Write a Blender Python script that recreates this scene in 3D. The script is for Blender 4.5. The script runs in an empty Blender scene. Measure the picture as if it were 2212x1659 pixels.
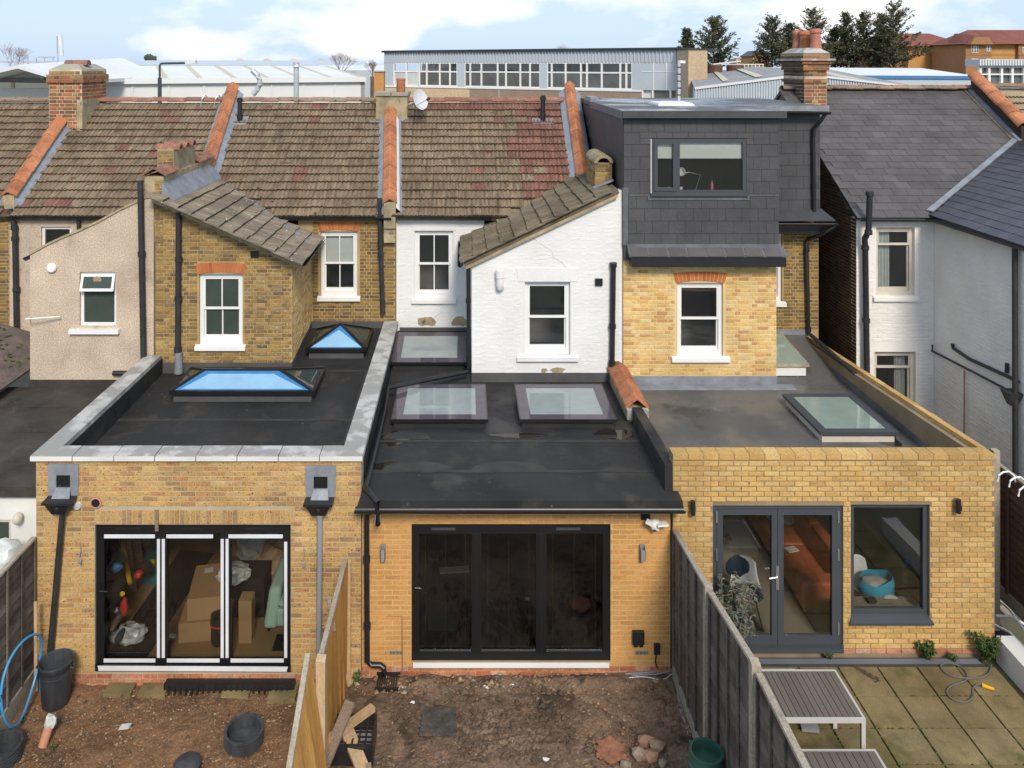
import bpy, bmesh, math, random
from mathutils import Vector, Matrix
random.seed(7)
R = math.radians
SC = bpy.context.scene
COL = SC.collection

# ---------------------------------------------------------------- camera, sky, sun, exposure
F, VX, HY, CZ = 1750.0, 1005.0, 138.0, 9.0        # focal length and principal point measured on a 2212 x 1659 view
cam_d = bpy.data.cameras.new('camera')
cam = bpy.data.objects.new('camera', cam_d); COL.objects.link(cam)
cam.location = (0, 0, CZ); cam.rotation_euler = (R(90), 0, 0)
cam_d.sensor_width = 36.0; cam_d.sensor_fit = 'HORIZONTAL'
cam_d.lens = F / 2212 * 36
cam_d.shift_x = (1106 - VX) / 2212
cam_d.shift_y = -(829.5 - HY) / 2212
cam_d.clip_start = 0.1; cam_d.clip_end = 2000
SC.camera = cam

SUN_DIR = Vector((0.13, -0.75, 0.61)).normalized()   # towards the sun: behind the camera, to its right
world = bpy.data.worlds.new('World'); SC.world = world; world.use_nodes = True
wt = world.node_tree; wt.nodes.clear()
def wn(t, **k):
    n = wt.nodes.new(t)
    for a, b in k.items(): setattr(n, a, b)
    return n
w_out = wn('ShaderNodeOutputWorld'); w_bg = wn('ShaderNodeBackground')
sky = wn('ShaderNodeTexSky', sky_type='NISHITA', sun_disc=False)
sky.sun_elevation = math.asin(SUN_DIR.z); sky.sun_rotation = math.atan2(SUN_DIR.x, SUN_DIR.y)
sky.air_density = 1.3; sky.dust_density = 1.0; sky.ozone_density = 3.0
w_tc = wn('ShaderNodeTexCoord'); w_map = wn('ShaderNodeMapping')
w_map.inputs['Scale'].default_value = (3.0, 3.0, 7.0); w_map.inputs['Location'].default_value = (3.05, 0.2, 0.62)
w_no = wn('ShaderNodeTexNoise'); w_no.inputs['Scale'].default_value = 1.15; w_no.inputs['Detail'].default_value = 7; w_no.inputs['Roughness'].default_value = 0.52
w_rp = wn('ShaderNodeValToRGB'); w_rp.color_ramp.elements[0].position = 0.54; w_rp.color_ramp.elements[1].position = 0.65
w_no2 = wn('ShaderNodeTexNoise'); w_no2.inputs['Scale'].default_value = 3.1; w_no2.inputs['Detail'].default_value = 5
w_cc = wn('ShaderNodeValToRGB')
w_cc.color_ramp.elements[0].position = 0.35; w_cc.color_ramp.elements[0].color = (4.6, 4.6, 4.75, 1)
w_cc.color_ramp.elements[1].position = 0.65; w_cc.color_ramp.elements[1].color = (5.4, 5.3, 5.25, 1)
w_tint = wn('ShaderNodeMix', data_type='RGBA', blend_type='MIX')
w_mx = wn('ShaderNodeMix', data_type='RGBA')
L = wt.links.new
L(w_tc.outputs['Generated'], w_map.inputs[0]); L(w_map.outputs[0], w_no.inputs[0]); L(w_map.outputs[0], w_no2.inputs[0])
L(w_no.outputs[0], w_rp.inputs[0]); L(w_no2.outputs[0], w_cc.inputs[0])
w_tint.inputs[0].default_value = 0.88; w_tint.inputs[7].default_value = (2.5, 3.25, 4.3, 1)   # thin high haze over the blue
L(sky.outputs[0], w_tint.inputs[6])
L(w_rp.outputs[0], w_mx.inputs[0]); L(w_tint.outputs[2], w_mx.inputs[6]); L(w_cc.outputs[0], w_mx.inputs[7])
L(w_mx.outputs[2], w_bg.inputs[0]); w_bg.inputs[1].default_value = 0.15
L(w_bg.outputs[0], w_out.inputs[0])

sun_d = bpy.data.lights.new('sun', 'SUN'); sun_d.energy = 2.05; sun_d.angle = R(14.0); sun_d.color = (1.0, 0.90, 0.765)
sun = bpy.data.objects.new('sun', sun_d); COL.objects.link(sun)
sun.rotation_euler = SUN_DIR.to_track_quat('Z', 'Y').to_euler(); sun.location = (30, -25, 40)
SC.view_settings.view_transform = 'Standard'; SC.view_settings.look = 'None'
SC.view_settings.exposure = 0.66; SC.view_settings.gamma = 1.0; SC.view_settings.use_curve_mapping = False
SC.render.engine = 'CYCLES'
SC.cycles.use_denoising = True; SC.cycles.max_bounces = 6; SC.cycles.diffuse_bounces = 3; SC.cycles.glossy_bounces = 3; SC.cycles.transparent_max_bounces = 10
SC.cycles.caustics_reflective = False; SC.cycles.caustics_refractive = False

# ---------------------------------------------------------------- measuring helpers
def P(px, py, Y):                                   # a measured point at a known distance
    return Vector(((px - VX) * Y / F, Y, CZ - (py - HY) * Y / F))
def XP(px, Y): return (px - VX) * Y / F
def ZP(py, Y): return CZ - (py - HY) * Y / F
def G(px, py, z=0.0):                               # a measured point on level ground z
    return P(px, py, (CZ - z) * F / (py - HY))
def PX(px, py, X): return P(px, py, X * F / (px - VX))   # a measured point on the plane x = X

# ---------------------------------------------------------------- materials
MATS = {}
def mat(name, cols, rough=0.85, grain=0.12, gs=90.0, stain=0.18, ss=1.3, bump=0.25, bs=140.0, spec=0.3, metal=0.0, specks=None, dark=None, stretch=None, gstretch=None, wet=None):
    """cols: one colour or a list picked per piece; grain/stain: fine and broad unevenness; specks: (colour, amount, scale)"""
    m = bpy.data.materials.new(name); m.use_nodes = True; nt = m.node_tree; nd = nt.nodes; lk = nt.links.new
    b = nd['Principled BSDF']
    b.inputs['Roughness'].default_value = rough; b.inputs['Metallic'].default_value = metal
    b.inputs['Specular IOR Level'].default_value = spec
    geo = nd.new('ShaderNodeNewGeometry'); pos = geo.outputs['Position']
    if stretch:
        mp = nd.new('ShaderNodeMapping'); mp.inputs['Scale'].default_value = stretch; lk(pos, mp.inputs[0]); pos = mp.outputs[0]
    if isinstance(cols[0], (tuple, list)):
        at = nd.new('ShaderNodeAttribute'); at.attribute_name = 'tone'
        oi = nd.new('ShaderNodeObjectInfo')
        ad = nd.new('ShaderNodeMath'); ad.operation = 'ADD'; lk(at.outputs['Fac'], ad.inputs[0]); lk(oi.outputs['Random'], ad.inputs[1])
        fr = nd.new('ShaderNodeMath'); fr.operation = 'FRACT'; lk(ad.outputs[0], fr.inputs[0])
        rp = nd.new('ShaderNodeValToRGB'); els = rp.color_ramp.elements
        n = len(cols); rp.color_ramp.interpolation = 'LINEAR'
        els[0].position = 0.0; els[0].color = (*cols[0], 1); els[1].position = 1.0; els[1].color = (*cols[-1], 1)
        for i in range(1, n - 1):
            e = els.new(i / (n - 1)); e.color = (*cols[i], 1)
        lk(fr.outputs[0], rp.inputs[0]); c = rp.outputs[0]
    else:
        rgb = nd.new('ShaderNodeRGB'); rgb.outputs[0].default_value = (*cols, 1); c = rgb.outputs[0]
    def noise(scale, detail=3, rgh=0.55, vec=None):
        t = nd.new('ShaderNodeTexNoise'); t.inputs['Scale'].default_value = scale; t.inputs['Detail'].default_value = detail; t.inputs['Roughness'].default_value = rgh
        lk(vec or pos, t.inputs['Vector']); return t.outputs[0]
    def mul(c, fac, amt):
        mr = nd.new('ShaderNodeMapRange'); mr.inputs[1].default_value = 0.3; mr.inputs[2].default_value = 0.7
        mr.inputs[3].default_value = 1 - amt; mr.inputs[4].default_value = 1 + amt
        lk(fac, mr.inputs[0])
        mx = nd.new('ShaderNodeMix'); mx.data_type = 'RGBA'; mx.blend_type = 'MULTIPLY'; mx.inputs[0].default_value = 1
        lk(c, mx.inputs[6]); lk(mr.outputs[0], mx.inputs[7]); return mx.outputs[2]
    def over(c, fac_noise, lo, hi, col):
        mr = nd.new('ShaderNodeMapRange'); mr.inputs[1].default_value = lo; mr.inputs[2].default_value = hi; lk(fac_noise, mr.inputs[0])
        mx = nd.new('ShaderNodeMix'); mx.data_type = 'RGBA'; lk(mr.outputs[0], mx.inputs[0]); lk(c, mx.inputs[6]); mx.inputs[7].default_value = (*col, 1)
        return mx.outputs[2]
    gv = None
    if gstretch:
        gm = nd.new('ShaderNodeMapping'); gm.inputs['Scale'].default_value = gstretch; lk(pos, gm.inputs[0]); gv = gm.outputs[0]
    if grain: c = mul(c, noise(gs, 4, 0.7, gv), grain)
    if stain: c = mul(c, noise(ss, 5, 0.6), stain)
    if dark: c = over(c, noise(dark[2], 5, 0.62), dark[1], dark[1] + 0.10, dark[0])
    for sp in ([specks] if specks and not isinstance(specks, list) else (specks or [])):
        c = over(c, noise(sp[2], 2, 0.5), sp[1], sp[1] + 0.04, sp[0])
    lk(c, b.inputs['Base Color'])
    if wet:                                          # (scale, threshold, roughness where wet)
        wr_ = nd.new('ShaderNodeMapRange'); wr_.inputs[1].default_value = wet[1]; wr_.inputs[2].default_value = wet[1] + 0.12; wr_.inputs[3].default_value = rough; wr_.inputs[4].default_value = wet[2]
        lk(noise(wet[0], 4, 0.55), wr_.inputs[0]); lk(wr_.outputs[0], b.inputs['Roughness'])
    if bump:
        bp = nd.new('ShaderNodeBump'); bp.inputs['Strength'].default_value = bump; bp.inputs['Distance'].default_value = 0.01
        lk(noise(bs, 4, 0.6), bp.inputs['Height']); lk(bp.outputs[0], b.inputs['Normal'])
    MATS[name] = m
    return m
def glass(name, tint=(0.85, 0.9, 0.88), refl=1.0, rough=0.02, frost=0.0, film=None):
    m = bpy.data.materials.new(name); m.use_nodes = True; nt = m.node_tree; nd = nt.nodes; lk = nt.links.new
    nd.remove(nd['Principled BSDF']); out = nd['Material Output']
    tr = nd.new('ShaderNodeBsdfTransparent'); tr.inputs[0].default_value = (*tint, 1)
    gl = nd.new('ShaderNodeBsdfGlossy'); gl.inputs['Roughness'].default_value = rough; gl.inputs[0].default_value = (refl, refl, refl, 1)
    geo = nd.new('ShaderNodeNewGeometry')
    no = nd.new('ShaderNodeTexNoise'); no.inputs['Scale'].default_value = 1.7; lk(geo.outputs['Position'], no.inputs['Vector'])
    bp = nd.new('ShaderNodeBump'); bp.inputs['Strength'].default_value = 0.04; bp.inputs['Distance'].default_value = 0.05; lk(no.outputs[0], bp.inputs['Height']); lk(bp.outputs[0], gl.inputs['Normal'])
    fr = nd.new('ShaderNodeFresnel'); fr.inputs[0].default_value = 1.5
    mx = nd.new('ShaderNodeMixShader'); base = tr.outputs[0]
    if film or frost:
        df = nd.new('ShaderNodeBsdfDiffuse'); df.inputs[0].default_value = (*(film or (0.6, 0.65, 0.62)), 1)
        dn = nd.new('ShaderNodeTexNoise'); dn.inputs['Scale'].default_value = 4.5; dn.inputs['Detail'].default_value = 6; lk(geo.outputs['Position'], dn.inputs['Vector']); dm_ = nd.new('ShaderNodeMapRange'); dm_.inputs[1].default_value = 0.3; dm_.inputs[2].default_value = 0.7; dm_.inputs[3].default_value = frost * 0.93; dm_.inputs[4].default_value = min(1.0, frost * 1.07); lk(dn.outputs[0], dm_.inputs[0])   # uneven dust on the pane
        m2 = nd.new('ShaderNodeMixShader'); lk(dm_.outputs[0], m2.inputs[0]); lk(tr.outputs[0], m2.inputs[1]); lk(df.outputs[0], m2.inputs[2]); base = m2.outputs[0]
    lk(fr.outputs[0], mx.inputs[0]); lk(base, mx.inputs[1]); lk(gl.outputs[0], mx.inputs[2]); lk(mx.outputs[0], out.inputs[0])
    MATS[name] = m; return m

M = MATS
mat('mortar_buff', (0.44, 0.36, 0.24), stain=0.15)
mat('mortar_old', (0.40, 0.29, 0.14), stain=0.25, ss=2)
mat('mortar_dark', (0.27, 0.205, 0.125), stain=0.25)
mat('mortar_orange', (0.55, 0.37, 0.18), stain=0.15)
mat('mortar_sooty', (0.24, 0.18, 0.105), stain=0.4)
mat('mortar_yellow', (0.66, 0.50, 0.25), stain=0.12)
SP = ((0.10, 0.06, 0.035), 0.66, 70)
mat('stock_brick', [(0.45, 0.265, 0.092), (0.51, 0.32, 0.115), (0.46, 0.28, 0.10), (0.53, 0.36, 0.155), (0.41, 0.225, 0.078), (0.49, 0.305, 0.12), (0.30, 0.185, 0.09), (0.46, 0.23, 0.095)], grain=0.28, gs=38, bump=0.55, bs=80, stain=0.24, ss=1.1, specks=((0.12, 0.065, 0.03), 0.635, 36))
mat('orange_brick', [(0.56, 0.295, 0.095), (0.58, 0.315, 0.107), (0.54, 0.275, 0.085), (0.57, 0.305, 0.10), (0.51, 0.25, 0.078)], grain=0.14, gs=34, bump=0.3, stain=0.13, ss=1.2, specks=((0.2, 0.1, 0.03), 0.71, 28))
mat('yellow_brick', [(0.51, 0.31, 0.105), (0.54, 0.345, 0.125), (0.48, 0.285, 0.092), (0.56, 0.38, 0.155), (0.515, 0.325, 0.115), (0.45, 0.26, 0.085), (0.55, 0.365, 0.145)], grain=0.24, gs=38, bump=0.55, bs=80, stain=0.2, ss=1.1, specks=((0.22, 0.12, 0.05), 0.68, 36), dark=((0.33, 0.20, 0.07), 0.68, 1.0))
mat('old_brick', [(0.27, 0.17, 0.06), (0.34, 0.22, 0.075), (0.17, 0.11, 0.05), (0.38, 0.25, 0.09), (0.23, 0.15, 0.065), (0.31, 0.18, 0.06), (0.13, 0.09, 0.055), (0.36, 0.26, 0.12)], grain=0.35, gs=40, bump=0.7, bs=70, specks=((0.5, 0.42, 0.26), 0.68, 22))
mat('rear_brick', [(0.20, 0.125, 0.05), (0.28, 0.18, 0.06), (0.14, 0.09, 0.045), (0.33, 0.20, 0.06), (0.11, 0.08, 0.05), (0.30, 0.20, 0.08)], grain=0.35, gs=40, bump=0.7, bs=70)
mat('pale_brick', [(0.60, 0.41, 0.16), (0.64, 0.46, 0.21), (0.58, 0.36, 0.12), (0.62, 0.43, 0.17), (0.66, 0.50, 0.26), (0.53, 0.30, 0.11), (0.47, 0.25, 0.12)], grain=0.2, gs=40, bump=0.5, bs=70, specks=((0.36, 0.2, 0.08), 0.68, 30))
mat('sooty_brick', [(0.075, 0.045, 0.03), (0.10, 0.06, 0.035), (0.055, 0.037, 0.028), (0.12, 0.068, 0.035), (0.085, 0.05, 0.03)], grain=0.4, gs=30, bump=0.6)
mat('chimney_brick', [(0.34, 0.11, 0.045), (0.25, 0.13, 0.06), (0.14, 0.065, 0.04), (0.40, 0.26, 0.11), (0.38, 0.115, 0.045), (0.20, 0.085, 0.05)], grain=0.35, gs=30, bump=0.6)
mat('red_brick', [(0.46, 0.13, 0.045), (0.52, 0.17, 0.06), (0.40, 0.10, 0.035)], grain=0.2, bump=0.4)
mat('plinth_brick', [(0.40, 0.15, 0.08), (0.46, 0.22, 0.13), (0.36, 0.12, 0.06), (0.50, 0.33, 0.24)], grain=0.3, gs=25, stain=0.3, bump=0.5)
mat('white_paint', (0.72, 0.715, 0.70), grain=0.05, gs=30, stain=0.06, ss=1.0, bump=0.25, bs=50)
mat('cream_paint', (0.80, 0.765, 0.715), grain=0.05, gs=30, stain=0.08, bump=0.3, bs=40)
mat('pebbledash', (0.53, 0.425, 0.325), grain=0.45, gs=40, stain=0.2, ss=1.1, bump=1.0, bs=48, dark=((0.33, 0.265, 0.19), 0.60, 1.0))
mat('cement', (0.36, 0.29, 0.18), grain=0.2, gs=30, stain=0.35, ss=3, bump=0.4, dark=((0.10, 0.085, 0.05), 0.60, 5))
mat('roof_tile', [(0.190, 0.138, 0.088), (0.205, 0.150, 0.097), (0.178, 0.128, 0.081), (0.195, 0.134, 0.087), (0.212, 0.160, 0.105), (0.185, 0.125, 0.082)], grain=0.5, gs=16, gstretch=(1.0, 0.10, 0.10), stain=0.2, ss=0.9, bump=0.6, bs=60, specks=[((0.55, 0.52, 0.42), 0.75, 17), ((0.045, 0.045, 0.018), 0.66, 9), ((0.15, 0.075, 0.05), 0.68, 2.4)])
mat('roof_tile_red', [(0.185, 0.086, 0.062), (0.205, 0.100, 0.072), (0.168, 0.080, 0.058)], grain=0.5, gs=16, gstretch=(1.0, 0.10, 0.10), stain=0.2, ss=0.9, bump=0.6, bs=60, specks=[((0.48, 0.42, 0.35), 0.72, 24), ((0.05, 0.045, 0.02), 0.67, 10)])
mat('roof_tile_mossy', [(0.135, 0.110, 0.072), (0.16, 0.128, 0.085), (0.115, 0.095, 0.065)], grain=0.4, gs=20, gstretch=(0.12, 1.0, 0.12), stain=0.3, bump=0.8, bs=60, specks=[((0.06, 0.075, 0.014), 0.645, 9), ((0.5, 0.48, 0.42), 0.74, 17)])
mat('roof_tile_lichen', [(0.185, 0.15, 0.11), (0.215, 0.175, 0.13), (0.16, 0.13, 0.097)], grain=0.4, gs=20, gstretch=(0.12, 1.0, 0.12), stain=0.3, bump=0.8, bs=60, specks=[((0.6, 0.57, 0.52), 0.70, 19), ((0.07, 0.065, 0.03), 0.68, 9)])
mat('clay', [(0.40, 0.152, 0.070), (0.44, 0.178, 0.085), (0.34, 0.130, 0.060)], grain=0.22, gs=24, stain=0.3, ss=3, bump=0.35, dark=((0.20, 0.10, 0.06), 0.60, 4), specks=((0.45, 0.36, 0.25), 0.72, 16))
mat('clay_old', [(0.26, 0.11, 0.07), (0.31, 0.15, 0.10), (0.20, 0.10, 0.07)], grain=0.3, gs=30, stain=0.3, ss=4, bump=0.5, specks=((0.4, 0.34, 0.26), 0.68, 14))
mat('ridge_concrete', [(0.26, 0.20, 0.14), (0.30, 0.17, 0.12), (0.22, 0.17, 0.12)], grain=0.3, gs=30, stain=0.3, bump=0.5, specks=((0.08, 0.07, 0.03), 0.62, 10))
mat('slate_new', [(0.055, 0.055, 0.059), (0.060, 0.060, 0.065), (0.057, 0.057, 0.062), (0.064, 0.063, 0.067)], rough=0.55, grain=0.18, gs=30, stain=0.2, ss=1.5, bump=0.25, spec=0.4)
mat('slate_grey', [(0.088, 0.081, 0.080), (0.105, 0.096, 0.094), (0.078, 0.072, 0.072), (0.095, 0.085, 0.083)], rough=0.66, grain=0.15, stain=0.22, ss=1.2, bump=0.3, specks=[((0.05, 0.05, 0.02), 0.72, 6), ((0.4, 0.38, 0.34), 0.77, 14)])
mat('slate_wet', [(0.045, 0.043, 0.052), (0.06, 0.057, 0.068), (0.038, 0.036, 0.043)], rough=0.33, grain=0.2, stain=0.3, bump=0.4, spec=0.6, specks=((0.03, 0.03, 0.015), 0.64, 5), stretch=(0.5, 1.8, 1))
mat('felt_black', (0.026, 0.0258, 0.0265), rough=0.8, grain=0.3, gs=240, stain=0.35, ss=0.7, bump=0.4, bs=300, specks=[((0.15, 0.14, 0.12), 0.74, 14)], dark=((0.052, 0.047, 0.040), 0.55, 1.1), wet=(0.9, 0.52, 0.32))
mat('felt_grey', (0.108, 0.106, 0.101), rough=0.6, grain=0.15, gs=200, stain=0.25, ss=0.8, bump=0.2, bs=260, specks=((0.3, 0.29, 0.27), 0.76, 9), dark=((0.060, 0.056, 0.050), 0.60, 1.1), wet=(0.8, 0.45, 0.2))
mat('felt_brown', (0.050, 0.043, 0.036), rough=0.9, grain=0.3, gs=200, stain=0.45, ss=1.2, bump=0.4, bs=200, specks=((0.2, 0.17, 0.11), 0.74, 12), dark=((0.085, 0.072, 0.055), 0.56, 1.4))
mat('upstand', (0.085, 0.085, 0.088), rough=0.8, grain=0.2, stain=0.2, bump=0.2)
mat('lead', (0.22, 0.235, 0.26), rough=0.55, grain=0.1, gs=20, stain=0.25, ss=4, bump=0.25, bs=14, spec=0.5)
mat('lead_dark', (0.105, 0.11, 0.12), rough=0.5, grain=0.1, gs=20, stain=0.3, ss=3, bump=0.2, bs=14, spec=0.5)
mat('coping_stone', (0.47, 0.455, 0.43), grain=0.10, gs=60, stain=0.12, ss=2.0, bump=0.2, dark=((0.30, 0.288, 0.265), 0.43, 2.6))
mat('coping_edge', (0.66, 0.645, 0.61), grain=0.08, gs=60, stain=0.1, bump=0.1)
mat('black_plastic', (0.018, 0.018, 0.02), rough=0.35, grain=0.1, gs=20, stain=0.2, ss=5, bump=0, spec=0.5)
mat('black_iron', (0.03, 0.031, 0.034), rough=0.5, grain=0.2, gs=30, stain=0.3, ss=6, bump=0.3, spec=0.4)
mat('grey_plastic', (0.24, 0.25, 0.27), rough=0.5, grain=0.05, stain=0.1, bump=0)
mat('white_plastic', (0.78, 0.78, 0.77), rough=0.4, grain=0.03, stain=0.05, bump=0, spec=0.5)
mat('tape_white', (0.66, 0.67, 0.70), rough=0.5, grain=0.05, stain=0.1, bump=0.1)
mat('white_frame', (0.76, 0.755, 0.74), rough=0.5, grain=0.03, stain=0.05, bump=0.05)
mat('cream_frame', (0.60, 0.54, 0.46), rough=0.6, grain=0.1, stain=0.2, bump=0.2)
mat('black_frame', (0.012, 0.012, 0.013), rough=0.3, grain=0.05, stain=0.1, bump=0, spec=0.5)
mat('grey_frame', (0.055, 0.062, 0.072), rough=0.42, grain=0.05, stain=0.08, bump=0, spec=0.45)
mat('steel', (0.55, 0.56, 0.58), rough=0.35, grain=0.05, stain=0.1, bump=0, metal=0.9)
mat('galvanised', (0.50, 0.53, 0.55), rough=0.5, grain=0.1, stain=0.15, bump=0.1, metal=0.3)
mat('copper', (0.36, 0.20, 0.13), rough=0.5, grain=0.2, stain=0.3, bump=0)
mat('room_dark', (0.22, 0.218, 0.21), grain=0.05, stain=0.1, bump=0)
mat('room_pale', (0.62, 0.61, 0.58), grain=0.05, stain=0.1, bump=0)
mat('blind', (0.78, 0.80, 0.75), grain=0.03, stain=0.04, bump=0.1)
mat('curtain', (0.62, 0.64, 0.62), grain=0.03, stain=0.1, ss=6, bump=0.1)
mat('soil', (0.172, 0.116, 0.078), grain=0.4, gs=30, stain=0.38, ss=1.4, bump=1.0, bs=45, specks=[((0.34, 0.27, 0.18), 0.69, 34), ((0.26, 0.10, 0.05), 0.71, 16)], dark=((0.062, 0.044, 0.031), 0.55, 1.7))
mat('soil_gravel', (0.18, 0.100, 0.052), grain=0.45, gs=36, stain=0.32, ss=1.4, bump=1.0, bs=60, specks=[((0.36, 0.25, 0.13), 0.66, 34), ((0.30, 0.11, 0.05), 0.67, 22)], dark=((0.09, 0.055, 0.035), 0.58, 1.8))
mat('stone', [(0.24, 0.155, 0.085), (0.28, 0.195, 0.11), (0.19, 0.115, 0.062), (0.30, 0.125, 0.06), (0.15, 0.098, 0.06), (0.36, 0.29, 0.20), (0.23, 0.15, 0.085)], grain=0.25, gs=40, bump=0.5)
mat('clod', [(0.115, 0.082, 0.057), (0.092, 0.064, 0.044), (0.14, 0.10, 0.070)], grain=0.3, gs=40, bump=0.8)
mat('rubble', [(0.21, 0.165, 0.115), (0.25, 0.205, 0.15), (0.27, 0.15, 0.10)], grain=0.25, gs=20, bump=0.7, bs=30)
mat('paving', [(0.190, 0.142, 0.066), (0.215, 0.165, 0.080), (0.170, 0.125, 0.055), (0.225, 0.175, 0.09)], grain=0.22, gs=60, stain=0.3, ss=2.2, bump=0.35, bs=90, dark=((0.115, 0.100, 0.036), 0.54, 1.3))
mat('paving_joint', (0.075, 0.075, 0.035), grain=0.3, stain=0.3, bump=0.5)
mat('timber_orange', [(0.50, 0.245, 0.06), (0.54, 0.28, 0.08), (0.46, 0.215, 0.05)], grain=0.18, gs=30, stain=0.22, ss=3, bump=0.3, stretch=(1, 1, 0.22))
mat('timber_grey', [(0.120, 0.095, 0.076), (0.165, 0.138, 0.115), (0.085, 0.066, 0.053), (0.145, 0.122, 0.104)], grain=0.4, gs=40, gstretch=(1, 0.12, 1.2), stain=0.3, ss=3, bump=0.5)
mat('timber_brown', [(0.105, 0.060, 0.042), (0.125, 0.075, 0.052), (0.088, 0.05, 0.036)], grain=0.25, gs=40, stain=0.2, bump=0.4, stretch=(1, 0.3, 1.6))
mat('timber_edge', (0.34, 0.29, 0.22), grain=0.3, gs=30, stain=0.3, bump=0.4)
mat('timber_raw', [(0.46, 0.31, 0.17), (0.38, 0.25, 0.14), (0.52, 0.38, 0.23)], grain=0.2, gs=30, stain=0.2, bump=0.3, stretch=(1, 1, 0.3))
mat('timber_worn', [(0.20, 0.145, 0.105), (0.24, 0.175, 0.13)], grain=0.3, gs=30, stain=0.3, bump=0.4)
mat('concrete', (0.33, 0.31, 0.26), grain=0.15, gs=40, stain=0.25, bump=0.3)
mat('render_white', (0.70, 0.69, 0.66), grain=0.04, stain=0.10, bump=0.15)
mat('slat', [(0.135, 0.112, 0.092), (0.15, 0.125, 0.104), (0.12, 0.10, 0.083)], rough=0.55, grain=0.1, stain=0.1, bump=0.1)
mat('leaf_grey', [(0.12, 0.14, 0.10), (0.165, 0.185, 0.14), (0.085, 0.105, 0.07), (0.13, 0.10, 0.075)], grain=0.1, stain=0, bump=0)
mat('leaf_green', [(0.055, 0.10, 0.018), (0.085, 0.135, 0.03), (0.035, 0.07, 0.012)], grain=0.1, stain=0, bump=0)
mat('conifer', [(0.075, 0.082, 0.037), (0.105, 0.105, 0.052), (0.05, 0.062, 0.03), (0.14, 0.125, 0.072)], grain=0.1, stain=0, bump=0)
mat('bark', (0.13, 0.10, 0.075), grain=0.3, stain=0.2, bump=0.5)
mat('twig', (0.30, 0.22, 0.18), grain=0.2, stain=0.2, bump=0)
mat('cladding_white', [(0.70, 0.70, 0.69), (0.72, 0.72, 0.71), (0.685, 0.69, 0.685)], grain=0.03, stain=0.05, ss=0.2, bump=0)
mat('cladding_blue', (0.46, 0.51, 0.56), rough=0.5, grain=0.03, stain=0.06, ss=0.3, bump=0)
mat('roof_sheet', (0.66, 0.67, 0.68), rough=0.6, grain=0.05, stain=0.08, ss=0.3, bump=0)
mat('roof_sheet_yellow', (0.52, 0.47, 0.33), rough=0.6, grain=0.05, stain=0.1, ss=0.3, bump=0)
mat('sawtooth_roof', (0.27, 0.27, 0.27), grain=0.25, gs=4, stain=0.2, ss=0.4, bump=0)
mat('aggregate_panel', (0.30, 0.22, 0.165), grain=0.25, gs=14, stain=0.1, bump=0.3, bs=20)
mat('far_orange_brick', [(0.50, 0.255, 0.085), (0.52, 0.27, 0.095)], grain=0.15, gs=5, stain=0.1, ss=0.3, bump=0)
mat('far_brown_brick', [(0.33, 0.165, 0.075), (0.34, 0.175, 0.08)], grain=0.15, gs=5, stain=0.1, ss=0.3, bump=0)
mat('far_buff_brick', [(0.50, 0.38, 0.25), (0.48, 0.36, 0.23)], grain=0.2, gs=6, stain=0.12, ss=0.4, bump=0)
mat('far_red_roof', [(0.20, 0.07, 0.05), (0.22, 0.085, 0.06)], grain=0.25, gs=4, stain=0.15, ss=0.3, bump=0)
mat('blue_paint', (0.06, 0.19, 0.42), rough=0.5, grain=0.05, stain=0.1, bump=0)
mat('blue_hose', (0.06, 0.30, 0.60), rough=0.35, grain=0.03, stain=0.05, bump=0, spec=0.5)
mat('bin_black', (0.050, 0.053, 0.060), rough=0.5, grain=0.2, gs=20, stain=0.4, ss=7, bump=0.1, stretch=(1, 1, 0.2))
mat('barrel_green', (0.022, 0.075, 0.058), rough=0.35, grain=0.1, stain=0.15, bump=0, spec=0.5)
mat('cardboard', [(0.37, 0.225, 0.105), (0.40, 0.25, 0.12), (0.34, 0.20, 0.09)], grain=0.06, stain=0.12, bump=0.1)
mat('mint_fabric', (0.36, 0.52, 0.42), grain=0.05, stain=0.08, bump=0.2)
mat('oak_floor', [(0.30, 0.20, 0.10), (0.34, 0.23, 0.12), (0.27, 0.175, 0.085)], rough=0.5, grain=0.12, stain=0.15, bump=0)
mat('tile_floor', (0.40, 0.36, 0.29), rough=0.45, grain=0.08, stain=0.12, bump=0)
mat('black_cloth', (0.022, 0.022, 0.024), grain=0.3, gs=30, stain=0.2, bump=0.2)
mat('orange_leather', (0.46, 0.13, 0.055), rough=0.5, grain=0.05, stain=0.15, ss=3, bump=0.1)
mat('clear_bag', (0.55, 0.57, 0.55), rough=0.25, grain=0.1, stain=0.2, ss=10, bump=0.3, bs=20, spec=0.6)
mat('yellow_paint', (0.70, 0.42, 0.02), rough=0.45, grain=0.05, stain=0.1, bump=0)
mat('red_plastic', (0.50, 0.045, 0.03), rough=0.4, grain=0.05, stain=0.1, bump=0)
mat('teal_plastic', (0.03, 0.20, 0.20), rough=0.4, grain=0.05, stain=0.1, bump=0)
mat('navy_fabric', (0.03, 0.06, 0.10), grain=0.1, stain=0.1, bump=0.2)
mat('turquoise_fabric', (0.05, 0.38, 0.55), grain=0.1, stain=0.15, ss=9, bump=0.3, bs=15)
mat('grey_cable', (0.30, 0.33, 0.37), rough=0.5, grain=0.05, stain=0.1, bump=0)
mat('yellow_plastic', (0.75, 0.40, 0.01), rough=0.4, grain=0, stain=0, bump=0)
mat('terracotta', (0.52, 0.24, 0.15), grain=0.1, stain=0.15, bump=0.1)
mat('moss', (0.06, 0.075, 0.015), grain=0.3, gs=20, stain=0.3, bump=0.6)
mat('ground_far', (0.12, 0.115, 0.075), grain=0.2, gs=2, stain=0.3, ss=0.1, bump=0)
mat('patch_red', (0.30, 0.135, 0.080), grain=0.3, gs=30, stain=0.3, ss=8, bump=0.6)
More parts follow.
